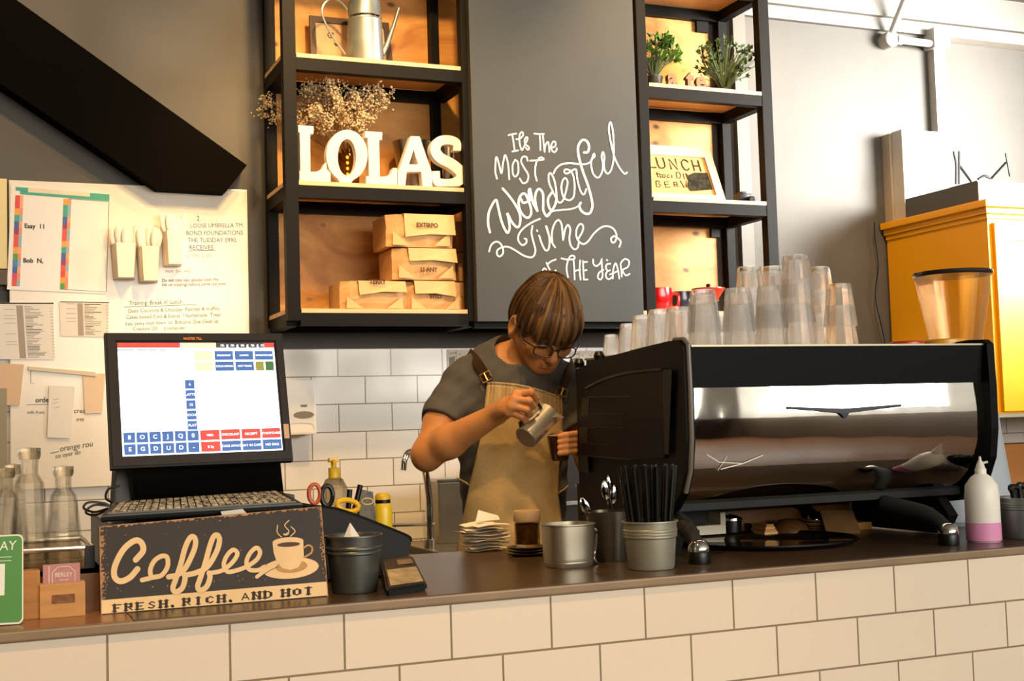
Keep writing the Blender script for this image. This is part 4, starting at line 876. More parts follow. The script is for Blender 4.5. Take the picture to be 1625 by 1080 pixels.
obj('picture', MB().poly([ff(.06,.08,-.006), ff(.94,.08,-.006), ff(.94,.95,-.006), ff(.06,.95,-.006)], -fn*.003), mat('tan_picture', 'c5a57c', .6, var=.08), pf_)
g = MB(); fk = lambda x, y: onplane(480+x/9.559, y/9.559, ff(.5, .5, -.0055), fn)
ribbon(g, catmull([(x, y, 0) for x, y in ((470,505),(420,490),(385,520),(410,570),(450,565),(465,520),(430,515),(425,545))], 5), 14, fk); g.bm.faces.new([g.bm.verts.new(fk(*p)) for p in ((470,650),(570,660),(560,705),(500,700))])
obj('print', g, mat('dark_print', '3a2a1a', .7), pf_)
one('wood_strip', MB().box((at(728, 80, 4.46).x, 4.46, S[2]), (at(733, 80, 4.46).x, 4.48, at(730, 55, 4.46).z)), M_board, 'narrow light wood strip standing at the right end of the top left shelf', 'strip', (at(730, 80, 4.46).x, 4.47, S[2]))
# kraft bags
M_kraft = mat('kraft_paper', 'c99a62', .75, var=.07, vscale=5, bump=.3, bscale=18)
M_kraftl = mat('kraft_flap', 'd3a873', .75, var=.06, vscale=5, bump=.2, bscale=18)
M_ink = mat('bag_ink', '4a3018', .8)
def bag(x0, x1, yt, yb, Y, z0, label, txt, ty, seed, dpt=.16, fl=(.2, .95, .45)):
    random.seed(seed); a, b = at(x0, yb, Y), at(x1, yb, Y); h = at((x0+x1)/2, yt, Y).z-z0 if z0 else 0
    cx = (a.x+b.x)/2; t = thing('paper_bag', label, 'bag', (cx, Y+dpt/2, z0), 'kraft bags on the bottom shelf')
    w = (b.x-a.x)/2; g = MB(); nx, nz = 7, 5; V = {}
    for j in range(nz+1):
        for i in range(nx+1):
            u, v = i/nx, j/nz; bul = .012*math.sin(math.pi*u)*math.sin(math.pi*v); edge = .010*(1 if i in (0, nx) else 0)
            V[i, j] = g.bm.verts.new((cx-w+2*w*u+random.uniform(-.002, .002), Y-bul+edge+random.uniform(-.003, .003), z0+h*v*(1-.05*abs(u-.5)) + (random.uniform(-.002, .002) if 0 < j else 0)))
    bk = {}
    for j in (0, nz):
        for i in (0, nx): bk[i, j] = g.bm.verts.new((V[i, j].co.x, Y+dpt, V[i, j].co.z))
    for j in range(nz):
        for i in range(nx): g.bm.faces.new((V[i,j], V[i+1,j], V[i+1,j+1], V[i,j+1]))
    g.bm.faces.new([V[0,j] for j in range(nz+1)]+[bk[0,nz], bk[0,0]]); g.bm.faces.new([V[nx,j] for j in range(nz, -1, -1)]+[bk[nx,0], bk[nx,nz]])
    g.bm.faces.new([V[i,nz] for i in range(nx+1)]+[bk[nx,nz], bk[0,nz]]); g.bm.faces.new([V[i,0] for i in range(nx, -1, -1)]+[bk[0,0], bk[nx,0]]); g.bm.faces.new((bk[0,0], bk[0,nz], bk[nx,nz], bk[nx,0]))
    obj('sack', g, M_kraft, t)
    xa_, xb_ = cx-w+2*w*fl[0], cx-w+2*w*fl[1]; zf = z0+h*(1-fl[2]); k = random.uniform(-.006, .006)
    g = MB(); g.raw([(xa_, Y+.02, z0+h+.003), (xb_, Y+.02, z0+h+.003), (xb_, Y-.016, z0+h-.002), (xa_, Y-.016, z0+h-.002), (xb_+.004, Y-.020, zf+k), ((xa_+xb_)/2, Y-.024, zf+.006), (xa_+.003, Y-.020, zf-k)], [(0,1,2,3), (3,2,4,5,6)])
    obj('folded_flap', g, M_kraftl, t, solid=.0016)
    for sg_ in (-1, 1):
        g = MB(); xe = cx+sg_*w*.86; g.raw([(xe, Y-.013, z0+.004), (xe-sg_*w*.5, Y-.015, z0+.004), (xe-sg_*.002, Y-.014, z0+h*.45)], [(0,1,2)]); obj('crease', g, M_kraftl, t, solid=.001)
    if txt:
        g = MB(); text_into(g, txt, lambda x, y: Vector((x, Y-(.026 if ty < fl[2] else .0165), y)), .020, cx-.03, z0+h*(1-ty)) if False else None
        bm2 = text_mesh(txt, .021, 0, .0008); vm = {}
        for v in bm2.verts: vm[v] = g.bm.verts.new((cx-.022+v.co.x*.95, Y-(.0262 if ty < fl[2] else .0168), z0+h*(1-ty)+v.co.y))
        for f in bm2.faces: g.bm.faces.new([vm[v] for v in f.verts])
        bm2.free(); obj('stamp', g, M_ink, t)
    return z0+h
z1_ = bag(645, 733, 446, 489, 4.24, S[0], 'kraft bag at the foot of the front right stack', 'TITO', .6, 2, fl=(.12, .85, .5))
z2_ = bag(624, 725, 394, 447, 4.235, z1_+.004, 'kraft bag in the middle of the front right stack', 'LI ANY', .75, 3, fl=(.22, .97, .45))
bag(614, 720, 340, 397, 4.235, z2_+.004, 'kraft bag on top of the front right stack', 'EXTIRPO', .42, 4, fl=(.24, .99, .68))
bag(541, 645, 446, 489, 4.235, S[0], 'single kraft bag lying left of the bag stack', 'TERRY', .12, 5, fl=(.25, .97, .45))
zz = S[0]
for k, (lb) in enumerate(('kraft bag at the foot of the rear stack by the post', 'kraft bag in the middle of the rear stack by the post', 'kraft bag on top of the rear stack by the post')):
    x0_ = at(724, 470, 4.41).x; yt_ = (447, 400, 350)[k]; h_ = at(735, yt_, 4.41).z-zz
    t = thing('paper_bag', lb, 'bag', (x0_+.06, 4.44, zz), 'kraft bags on the bottom shelf'); obj('sack', MB().box((x0_+.012, 4.405, zz+.001), (x0_+.14, 4.495, zz+h_-.002), bev=.006), M_kraft, t); obj('folded_flap', MB().box((x0_+.014, 4.402, zz+h_*.55), (x0_+.12, 4.404, zz+h_-.004)), M_kraftl, t); zz += h_
obj('board', MB().box((xm1, YS+.001, S[0]-.014), (2.311, YR-.001, S[0])), M_board, sh)
# ------------------------------------------------------------------ things on the right shelves
M_leaf = mat('plant_leaf', '5f8a2c', .5, col2='2d4a16', vscale=30)
M_leafd = mat('dark_plant_leaf', '47682a', .55, col2='22381a', vscale=30)
def plant(px, ybase, Y, rp, hp, box, n, m, label, seed, lw):
    random.seed(seed); C = Vector((at(px, ybase, Y).x, Y, S[2])); t = thing('potted_plant', label, 'plant', C)
    obj('pot', MB().lathe([(0,0), (rp*.75,0), (rp,hp), (rp*1.05,hp), (rp*1.05,hp+.006), (rp*.9,hp+.006), (rp*.88,hp-.01), (0,hp-.01)], C, 24), mat('dark_pot', '2f2a20', .5), t, smooth=30)
    a, b = at(box[0], box[3], Y), at(box[2], box[1], Y); c = (a+b)/2; rx, rz_ = (b.x-a.x)/2, (b.z-a.z)/2; g, st_ = MB(), MB()
    for _ in range(n):
        th, ph = random.uniform(0, 6.28), math.acos(random.uniform(-.75, 1)); rr_ = random.uniform(.45, 1)**.6
        p = Vector((c.x+rx*rr_*math.sin(ph)*math.cos(th), Y+min(.1, rx)*rr_*math.sin(ph)*math.sin(th), c.z+rz_*rr_*math.cos(ph)))
        if p.z < S[2]+.01: continue
        st_.tube([C+Vector((0, 0, hp-.012)), (C+Vector((0, 0, hp))).lerp(p, .5)+Vector((0, 0, .012)), p], .0012, 4)
        for k in range(3):
            d = (p-C-Vector((0, 0, hp*.5))).normalized()+Vector((random.gauss(0, .6), random.gauss(0, .6), random.gauss(0, .5))); g.leaf(p, d, (random.gauss(0, 1), random.gauss(0, 1), 1), lw*random.uniform(.7, 1.3), lw*.7)
    setp(obj('leaves', g, m, t), kind='stuff'); setp(obj('stems', st_, mat('green_stem', '4a5a26', .6), t), kind='stuff')
plant(1037, 130, 4.33, .036, .055, (1008, 62, 1076, 112), 110, M_leaf, 'bushy bright green potted plant beside the chalkboard', 21, .028)
plant(1148, 137, 4.33, .03, .03, (1104, 66, 1197, 132), 130, M_leafd, 'wiry dark green potted plant at the right end of its shelf', 22, .020)
for i, (c_, x0, yb_, h_, lb) in enumerate((('a', 1058, 137, .075, 'wooden letter a beside the bushy plant'), ('t', 1087, 139, .075, 'wooden letter t between letters a and e'), ('e', 1103, 140, .075, 'wooden letter e below the wiry plant'))):
    P = at(x0, yb_, 4.25); bm2 = text_mesh(c_, .098, .011, .004); z0 = min(v.co.z for v in bm2.verts); y0 = min(v.co.y for v in bm2.verts); xx0 = min(v.co.x for v in bm2.verts)
    for v in bm2.verts: v.co = Vector((P.x+(v.co.x-xx0)*.92, 4.25+v.co.z, S[2]+v.co.y-y0))
    g = MB(); g.bm.free(); g.bm = bm2; one('letter', g, mat('brown_letter_wood', '7d5628', .55, var=.1), lb, 'letter', (P.x+.02, 4.25, S[2]), 'wooden letters on the upper right shelf')
lq_ = [at(958, 225, 4.37), at(1126, 235.5, 4.37), at(1153, 315, 4.262), at(985, 309, 4.262)]
lq_[2].z = lq_[3].z = S[1]
ls = thing('lunch_sign', 'pale framed lunch sign leaning back on the middle right shelf', 'sign', ((lq_[2].x+lq_[3].x)/2, 4.3, S[1]))
lf, ln = plane_frame(lq_)
obj('frame', MB().ring([lf(0,0), lf(1,0), lf(1,1), lf(0,1)], [lf(.06,.17), lf(.925,.17), lf(.925,.87), lf(.06,.87)], -ln*.018), mat('pale_frame_wood', 'e6c8a4', .5, var=.06), ls)
obj('kraft_face', MB().poly([lf(.05,.15,-.010), lf(.94,.15,-.010), lf(.94,.89,-.010), lf(.05,.89,-.010)], -ln*.004), mat('kraft_face', 'd7aa6c', .4, var=.08), ls)
lk = lambda d: (lambda x, y: onplane(1010+x/10.8, 220+y/10.8, lf(.5,.5,-.010+d), ln))
g = MB(); g.bm.faces.new([g.bm.verts.new(lk(.0004)(*p)) for p in ((-40,260),(60,290),(270,880),(-20,880))]); obj('white_margin', g, mat('white_paper', '', .8), ls)
g = MB(); KL = lk(.0010)
for s_ in ([(180,320),(225,490),(335,492)], [(335,325),(365,440),(400,500),(450,505),(490,480),(480,410),(450,330)], [(600,520),(550,345),(710,530),(665,345)], [(880,400),(850,370),(800,360),(770,400),(785,470),(830,530),(880,540),(900,510)], [(945,370),(995,545)], [(1050,375),(1105,555)], [(970,465),(1080,470)]): ribbon(g, s_, 26, KL)
for s_ in ([(350,575),(375,660)], [(340,605),(400,600)], [(410,660),(400,610),(440,610),(450,655),(410,660)], [(460,620),(490,620),(490,660),(460,660)], [(560,620),(525,625),(530,660),(565,660)], [(600,620),(610,665)],
    [(680,575),(700,680),(745,670),(760,620),(730,575),(680,575)], [(800,600),(825,690)], [(850,610),(880,700)], [(840,600),(880,620),(890,690)],
    [(335,725),(345,820),(400,825),(420,790),(370,770),(400,745),(375,720),(335,725)], [(545,735),(480,735),(500,830),(580,830)], [(490,785),(545,780)], [(640,745),(650,815),(710,820),(690,745),(640,745)], [(655,785),(700,785)], [(755,720),(820,845),(820,760),(860,840),(850,720)]): ribbon(g, s_, 16, KL)
obj('dark_lettering', g, mat('sign_ink', '241708', .7), ls)
g = MB(); g.bm.faces.new([g.bm.verts.new(lk(.0016)(*p)) for p in ((900,620),(990,580),(1215,585),(1310,870),(930,900),(870,820))]); obj('dark_reflection', g, mat('dark_reflection', '3f3a2c', .3, col2='1b1a14', vscale=60), ls)  # dark reflection painted as a flat patch on the sign face
g = MB(); fk2 = lambda x, y: onplane(1010+x/10.8, 220+y/10.8, lf(.5,.5,.0006), ln)
ribbon(g, catmull([(x, y, 0) for x, y in ((85,790),(120,780),(165,800),(160,860),(110,880),(90,860))], 5), 12, fk2); ribbon(g, [(80,960),(110,900),(175,965),(80,962)], 12, fk2); obj('red_mark', g, mat('red_ink', 'c8281e', .6), ls)
Pd = at(1181, 316, 4.33); dv = thing('small_camera', 'small black camera standing at the right end of the middle right shelf', 'camera', (Pd.x, 4.33, S[1]))
obj('body', MB().box((Pd.x-.034, 4.31, S[1]), (Pd.x+.026, 4.35, S[1]+.052), bev=.003), M_blackp, dv)
obj('viewfinder', MB().box((Pd.x-.02, 4.315, S[1]+.052), (Pd.x+.004, 4.345, S[1]+.06), bev=.002), M_blackp, dv)
obj('lens', MB().lathe([(.013,0), (.013,.02), (.010,.02), (0,.016)], (Pd.x+.012, 4.31, S[1]+.026), 20, Matrix.Rotation(R(90), 3, 'X')), M_blackm, dv, smooth=30)
obj('side_strap', MB().tube([(Pd.x+.026, 4.33, S[1]+.03), (Pd.x+.04, 4.33, S[1]+.022), (Pd.x+.045, 4.33, S[1]+.008)], .004, 6), M_blackp, dv)
M_red = mat('red_glaze', 'c8161a', .15, coat=.5)
def cup(px, Y, r, h, m, label, z0=S[0]):
    C = Vector((at(px, 480, Y).x, Y, z0)); t = thing('cup', label, 'cup', C, 'bright cups on the lowest right shelf')
    obj('bowl', MB().lathe([(0,0), (r*.6,0), (r*.9,h*.3), (r,h*.7), (r*.98,h), (r*.92,h), (r*.85,h*.3), (0,.01)], C, 32), m, t, smooth=40)
    obj('handle', MB().tube(catmull([C+Vector((r*.9, -.01, h*.8)), C+Vector((r*1.5, -.012, h*.75)), C+Vector((r*1.45, -.012, h*.35)), C+Vector((r*.9, -.01, h*.25))], 5), .006, 8), m, t, smooth=True)
cup(1046, 4.35, .052, .10, M_red, 'red glazed cup on the lowest right shelf, nearest the chalkboard')
cup(1082, 4.40, .042, .094, mat('navy_glaze', '2a2f45', .2, coat=.5), 'navy cup on the lowest right shelf beside the red cup')
Cp = Vector((at(1125, 480, 4.34).x, 4.34, S[0])); tr_ = thing('red_pan', 'red enamel pan with a dark base at the right of the navy cup', 'pan', Cp)
obj('pan', MB().lathe([(.03,.05), (.062,.095), (.066,.097), (.066,.102), (.0,.106)], Cp, 32), mat('red_orange_enamel', 'd2331c', .2), tr_, smooth=40); obj('base', MB().lathe([(0,0), (.04,0), (.042,.05), (0,.05)], Cp, 28), M_blackp, tr_, smooth=30)
obj('knob', MB().lathe([(.007,.105), (.01,.118), (0,.122)], Cp, 16), M_blackp, tr_, smooth=30)
# ------------------------------------------------------------------ on the tiled back wall
Pd0, Pd1 = at(458, 690, 4.45), at(501, 602, 4.45)
ds = thing('soap_dispenser', 'white soap dispenser on the tiles right of the till screen', 'dispenser', ((Pd0.x+Pd1.x)/2, 4.49, Pd0.z))
obj('housing', MB().box((Pd0.x-.02, 4.45, Pd0.z), (Pd1.x, YB-.013, Pd1.z), bev=.008), M_white, ds)
zl = at(480, 658, 4.44).z; g = MB(); g.bm.faces.new([g.bm.verts.new((Pd1.x-.045+.036*math.cos(a), 4.4492, zl+.013*math.sin(a))) for a in [2*math.pi*k/24 for k in range(24)]]); obj('window', g, mat('dispenser_window', '8a8068', .2), ds)
obj('logo', MB().box((Pd1.x-.055, 4.4488, zl+.028), (Pd1.x-.033, 4.4495, zl+.036)), mat('dispenser_logo', '7a7060', .5), ds)
g = MB(); ribbon(g, catmull([(Pd0.x-.01, zl-.035, 0), (Pd0.x+.03, zl-.028, 0), (Pd1.x-.02, zl-.032, 0), (Pd1.x-.006, zl-.052, 0)], 5), .002, lambda x, z: Vector((x, 4.4492, z))); obj('seam', g, mat('dispenser_seam', 'b8ae98', .5), ds)
for x0, x1, y0, y1, lb in ((710, 772, 554, 592, 'small white notice on the tiles beside the barista\'s shoulder'), (905, 962, 556, 590, 'small white notice on the tiles between barista and glasses')):
    a, b = at(x0, y1, YB-.014), at(x1, y0, YB-.014); n_ = one('paper_notice', MB().box((a.x, YB-.0145, a.z), (b.x, YB-.0125, b.z)), M_paper, lb, 'notice', ((a.x+b.x)/2, YB-.0135, a.z))
    g = MB(); tp = lambda x, y: at(x, y, YB-.0152); ribbon(g, [(x0+4, y0+7), (x0+14, y0+5)], 1.2, tp); ribbon(g, [(x0+14, y0+2), (x0+14, y1-4)], .8, tp); g.bm.faces.new([g.bm.verts.new(tp(*p)) for p in ((x0+3, y0+13), (x0+12, y0+11), (x0+12, y1-5), (x0+3, y1-5))])
    for k in range(4): ribbon(g, [(x0+18+k*6, y0+8+k % 2*4), (x0+21+k*6, y0+7+k % 2*5)], 1.0, tp)
    obj('print', g, mat('notice_print', '8f8a7c', .7), n_)
# sink bench
zbn = .91
sb = thing('sink_bench', 'stainless steel sink bench along the tiled back wall', 'sink', (2.4, 4.27, 0))
M_st2 = mat('worn_steel', '8f8878', .35, .9, var=.1, vscale=6)
xs0, xs1 = at(588, 840, 4.2).x, at(676, 850, 4.2).x
obj('top', MB().box((-.6, 3.96, zbn-.03), (xs0, 4.537, zbn), bev=.003).box((xs1, 3.96, zbn-.03), (5.38, 4.537, zbn), bev=.003).box((xs0, 3.96, zbn-.03), (xs1, 4.03, zbn)).box((xs0, 4.47, zbn-.03), (xs1, 4.537, zbn)), M_st2, sb)
obj('basin', MB().box((xs0, 4.03, zbn-.2), (xs1, 4.47, zbn-.19)).box((xs0, 4.03, zbn-.19), (xs0+.006, 4.47, zbn-.03)).box((xs1-.006, 4.03, zbn-.19), (xs1, 4.47, zbn-.03)).box((xs0, 4.03, zbn-.19), (xs1, 4.036, zbn-.03)).box((xs0, 4.464, zbn-.19), (xs1, 4.47, zbn-.03)), M_st2, sb)
obj('front_panel', MB().box((-.6, 4.05, .1), (xs0-.02, 4.07, zbn-.03)).box((xs1+.02, 4.05, .1), (5.38, 4.07, zbn-.03)), mat('dark_cupboard', '4a4036', .5), sb)
obj('plinth', MB().box((-.58, 4.1, 0), (5.36, 4.5, .1)), M_blackm, sb)
YT = 4.22; bs_ = at(682, 850, YT); bs_.z = zbn
fc = obj('tap', MB().tube(catmull([bs_, bs_+Vector((0, 0, .10)), at(680, 780, YT), at(674, 745, YT-.02), at(662, 722, YT-.06), at(650, 719, YT-.09), at(642, 730, YT-.11), at(640, 747, YT-.115)], 6), [.013]*13+[.0115]*30, 12), M_chrome, sb, smooth=True, label='tall chrome swan neck tap') if False else None
pth = catmull([bs_, bs_+Vector((0, 0, .10)), at(680, 785, YT), at(674, 745, YT-.02), at(662, 722, YT-.06), at(650, 717, YT-.09), at(642, 728, YT-.11), at(640, 746, YT-.115)], 6)
obj('tap', MB().tube(pth, [.014-.004*min(1, i/(len(pth)-1)) for i in range(len(pth))], 12), M_chrome, sb, smooth=True, label='tall chrome swan neck tap')
obj('tap_lever', MB().tube([at(610, 833, YT), at(690, 831, YT)], .006, 8).lathe([(.02,-.006), (.02,.03), (.0,.034)], bs_, 20), M_steel, sb, smooth=30)
C0, C1 = at(697, 855, 4.34), at(752, 757, 4.34)
sc_ = thing('steel_container', 'tall steel container on the bench behind the barista\'s elbow', 'container', ((C0.x+C1.x)/2+.02, 4.39, zbn))
obj('box', MB().box((C0.x, 4.34, zbn), (C1.x+.03, 4.44, C1.z-.012), bev=.006), M_st2, sc_); obj('lid', MB().box((C0.x-.004, 4.336, C1.z-.012), (C1.x+.034, 4.444, C1.z), bev=.003), M_steel, sc_)
xa_, xb_ = at(876, 800, 4.2).x, at(965, 800, 4.2).x; zc_ = at(900, 705, 4.2).z
ap_ = thing('dark_filler', 'added dark appliance on the back bench between barista and espresso machine', 'filler', ((xa_+xb_)/2, 4.3, zbn))  # added dark box standing in for the machine's working side
obj('body', MB().box((xa_, 4.2, zbn), (xb_, 4.44, zc_), bev=.008), mat('brown_black_enamel', '1d140c', .4), ap_); obj('trim_bar', MB().box((xa_+.01, 4.19, zbn+.12), (xb_-.01, 4.2, zbn+.135), bev=.002), M_steel, ap_)
# ------------------------------------------------------------------ right end of the back wall
ebx = thing('electrical_box', 'white electrical box on the wall above the yellow cabinet', 'box', (at(1470, 335, 4.42).x, 4.48, at(1470, 340, 4.42).z))
a, b = at(1438, 352, 4.43), at(1503, 210, 4.43)
obj('cover', MB().box((a.x, 4.43, a.z), (b.x, 4.50, b.z), bev=.004), mat('box_white', 'cfc9be', .4), ebx); obj('back_box', MB().box((a.x-.012, 4.50, a.z+.005), (b.x, YB, b.z-.006)), mat('box_side', 'b9ab98', .5), ebx)
g = MB()
for p in ((1455, 272), (1486, 268), (1498, 264), (1490, 284)): g.box(at(*p, 4.4295)-Vector((.004, 0, .004)), at(*p, 4.4295)+Vector((.003, .0012, .003)))
obj('screw_marks', g, mat('worn_marks', '8a8274', .6), ebx)
M_pipe = mat('white_conduit', 'c4c0b8', .35)
cnd = thing('conduit', 'white painted conduit pipe with a round junction box on the upper right wall', 'pipe', at(1410, 62, YB-.02))
J = at(1410, 64, YB-.03)
obj('junction_box', MB().lathe([(0,-.03), (.036,-.03), (.036,.026), (.03,.032), (0,.032)], J, 24, Matrix.Rotation(R(90), 3, 'X')), M_pipe, cnd, smooth=30)
obj('pipe', MB().tube([J+Vector((.03, -.02, 0)), at(1481, 70, YB-.05)], .017, 12), M_pipe, cnd, smooth=True); obj('pipe', MB().tube([J+Vector((.0, -.02, .02)), at(1424, 30, YB-.09), at(1440, -10, YB-.15)], .016, 12), M_pipe, cnd, smooth=True)
obj('collar', MB().tube([J+Vector((.028, -.02, 0)), J+Vector((.055, -.02, -.001))], .022, 12), M_pipe, cnd, smooth=30)
tk = thing('cable_trunking', 'square white cable trunking running down to the electrical box', 'trunking', at(1490, 205, YB-.03))
a, b = at(1480, 76, YB-.06), at(1503, 47, YB-.06); obj('corner_box', MB().box((a.x, YB-.075, a.z), (b.x, YB-.001, b.z), bev=.003), M_pipe, tk)
obj('duct', MB().box((a.x+.02, YB-.045, at(1495, 215, YB-.05).z), (b.x-.008, YB-.001, a.z)), M_pipe, tk); obj('duct', MB().box((b.x, YB-.075, at(1560, 66, YB-.06).z), (5.38, YB-.001, at(1560, 57, YB-.06).z)), M_pipe, tk)
# yellow cabinet
xy, yy = 3.700, 3.93
zyt, zyb = at(1553, 316, 3.92).z, at(1600, 656, 3.95).z
yc = thing('yellow_cabinet', 'yellow wall cabinet with a moulded cornice at the right edge', 'cabinet', (4.4, 4.25, zyb))
M_yel = mat('yellow_gloss_paint', 'fbb000', .35)
obj('carcass', MB().box((xy, yy, zyb), (5.2, YB-.0135, zyt-.07), bev=.003), M_yel, yc)
for k, (e, z0, z1) in enumerate(((.008, .075, .055), (.018, .055, .03), (.034, .03, 0))): obj('cornice', MB().box((xy-e, yy-e, zyt-z0), (5.2+e, YB-.0135, zyt-z1), bev=.006), M_yel, yc)
obj('door', MB().ring([(xy+.02, yy-.018, zyb+.01), (4.42, yy-.018, zyb+.01), (4.42, yy-.018, zyt-.09), (xy+.02, yy-.018, zyt-.09)], [(xy+.09, yy-.018, zyb+.09), (4.35, yy-.018, zyb+.09), (4.35, yy-.018, zyt-.16), (xy+.09, yy-.018, zyt-.16)], (0, .017, 0)).box((xy+.085, yy-.008, zyb+.085), (4.355, yy-.001, zyt-.155)), M_yel, yc, label='framed front door')
obj('door', MB().box((4.43, yy-.018, zyb+.01), (5.18, yy-.001, zyt-.09), bev=.003), M_yel, yc)
obj('lower_ledge', MB().box((xy-.004, yy-.01, zyb-.014), (5.2, YB-.0135, zyb)), mat('ledge_grey', '8f8a74', .5), yc)
g = MB().tube(catmull([at(1388, 352, 4.5), at(1389, 375, 4.50), at(1394, 420, 4.50), at(1390, 470, 4.50), at(1400, 520, 4.50), at(1405, 545, 4.50)], 6), .004, 6)
one('cable', g, M_blackp, 'thin dark cable hanging down the side of the yellow cabinet', 'cable', at(1388, 352, 4.5), smooth=True)
zr1 = at(1551, 287, 3.98).z
rt = thing('recorder', 'flat dark grey recorder with aerials on top of the yellow cabinet', 'recorder', (4.2, 4.2, zyt))
xr_0 = at(1551, 300, 3.97).x
obj('case', MB().box((xr_0, 3.97, zyt), (xr_0+.6, 4.40, zr1), bev=.003), mat('recorder_grey', '4c4a46', .4), rt); obj('front', MB().box((xr_0+.003, 3.966, zyt+.004), (xr_0+.597, 3.97, zr1-.004)), mat('recorder_front', '9a9896', .3, .3), rt)
g = MB(); text_into(g, 'a  |', lambda x, y: at(x, y, 3.9655), 13, 1608, 310); obj('marking', g, mat('print_black', '', .7), rt)
ob2 = MB().box((xr_0+.22, 4.1, zr1), (xr_0+.55, 4.3, zr1+.014), bev=.003); obj('top_tray', ob2, M_blackp, rt)
for pts in ([(1513,240),(1517,260),(1517,292)], [(1522,240),(1522,292)], [(1522,262),(1541,288)], [(1596,243),(1603,280)], [(1573,283),(1596,258)], [(1552,284),(1562,279),(1572,283)]):
    g = [at(x, y, 4.25) for x, y in pts]; obj('aerial', MB().tube(catmull(g, 4) if len(g) > 2 else g, .005, 6), M_blackp, rt)
# orange box below the cabinet
P = at(1592, 705, 4.35)
one('cardboard_box', MB().box((P.x, 4.35, zbn), (P.x+.3, 4.53, P.z), bev=.003), mat('orange_card', 'c98544', .7, var=.05), 'orange brown box on the bench under the yellow cabinet', 'box', (P.x+.15, 4.44, zbn))
# ------------------------------------------------------------------ espresso machine
mx0, mx1 = 1.405, 2.262                                              # outer faces of the side panels
ZT_ = at(1300, 549, 2.42).z
em = thing('espresso_machine', 'large black and chrome espresso machine with its polished back to the photo', 'espresso machine', ((mx0+mx1)/2, 2.66, T))
def side_prof(off=0):
    p = [(2.94, ZT_-.022), (2.80, ZT_-.004), (2.62, ZT_+.008), (2.46, ZT_+.016), (2.418, ZT_+.014), (2.402, ZT_+.002), (2.40, ZT_-.10), (2.402, ZT_-.20), (2.412, ZT_-.268), (2.435, ZT_-.315), (2.475, ZT_-.352), (2.53, ZT_-.375), (2.62, ZT_-.385), (2.94, ZT_-.385)]
    return p
pr = side_prof()
M_pan = mat('black_side_panel', '070605', .5, spec=.12)
obj('side_panel', MB().poly([(mx0, y, z) for y, z in pr], (.022, 0, 0), bev=.003), M_pan, em)
obj('side_panel', MB().poly([(mx1-.022, y, z) for y, z in pr], (.022, 0, 0), bev=.003), M_pan, em)
# relief on the left panel: pressed plate, slots, arc and ribs
def sp(px, py): return atx(px, py, mx0-.001)
cr7 = lambda x, y: (880+x/2.77, 510+y/2.77)
g = MB(); pts = [sp(*cr7(*p)) for p in ((150,290),(200,262),(300,228),(420,212),(490,210),(490,600),(285,610),(110,585),(118,440))]; g.poly(pts, (-.006, 0, 0), bev=.002)
obj('pressed_plate', g, mat('panel_plate', '0a0907', .5, spec=.14), em)
for q in (((130,335),(163,335),(160,412),(128,415)), ((122,462),(158,462),(155,532),(119,535)), ((117,582),(155,588),(160,665),(114,655)), ((487,210),(527,210),(512,585),(494,582))): obj('slot', MB().poly([sp(*cr7(*p))+Vector((-.0062, 0, 0)) for p in q], (-.001, 0, 0)), mat('slot_black', '050505', .6), em)
g = MB()
for q in ([(160,330),(350,328)], [(160,407),(320,405)], [(155,467),(320,465)], [(150,535),(250,542)], [(160,590),(345,606)]): g.tube([sp(*cr7(*p))+Vector((-.0065, 0, 0)) for p in q], .0012, 6)
g.tube(catmull([sp(*cr7(*p))+Vector((-.0065, 0, 0)) for p in ((150,292),(210,262),(300,232),(400,217),(485,211))], 5), .004, 8)
obj('ribs', g, M_blackp, em, smooth=True)
obj('edge_band', MB().tube([Vector((mx0+.011, y-.003, z+.002)) for y, z in pr[3:10]], .0055, 8), mat('panel_edge_rubber', '6a665e', .3), em, smooth=True)
for px in (918, 950):
    P = atx(px, 574, mx0+.01); obj('knob', MB().lathe([(.012,0), (.014,.012), (.009,.022), (0,.024)], Vector((mx0+.012, P.y, ZT_-.018 if px < 930 else ZT_-.006)), 16), M_blackp, em, smooth=30)
xi0, xi1 = mx0+.022, mx1-.022
zb1 = at(1300, 611, 2.425).z
obj('top_band', MB().poly([(xi0, 2.415, ZT_), (xi0, 2.425, zb1), (xi0, 2.50, zb1), (xi0, 2.50, ZT_)], (xi1-xi0, 0, 0), bev=.003), mat('band_black', '0b0c0d', .5, spec=.12), em)
obj('top_plate', MB().box((xi0, 2.413, ZT_), (xi1, 2.93, ZT_+.004)), mat('top_edge_steel', 'a09678', .35, .8), em)
# polished drum
dp = [(2.428, zb1), (2.424, zb1-.05), (2.424, zb1-.09), (2.428, zb1-.13), (2.438, zb1-.17), (2.455, zb1-.205), (2.482, zb1-.235), (2.52, zb1-.256), (2.57, zb1-.268), (2.64, zb1-.272)]
dc = catmull([(0, y, z) for y, z in dp], 5); g = MB(); nx = 30; V = []
for i in range(nx+1):
    x = xi0+(xi1-xi0)*i/nx; V.append([g.bm.verts.new((x, p.y+.0003*math.sin(i*.9)*math.sin(j*.23)+.0002*math.sin(i*2.3+j*.31), p.z)) for j, p in enumerate(dc)])
for i in range(nx):
    for j in range(len(dc)-1): g.bm.faces.new((V[i][j], V[i+1][j], V[i+1][j+1], V[i][j+1]))
m_drum = mat('polished_steel', 'd8d2c8', .045, 1)
obj('polished_back', g, m_drum, em, smooth=180, label='mirror polished curved back panel')
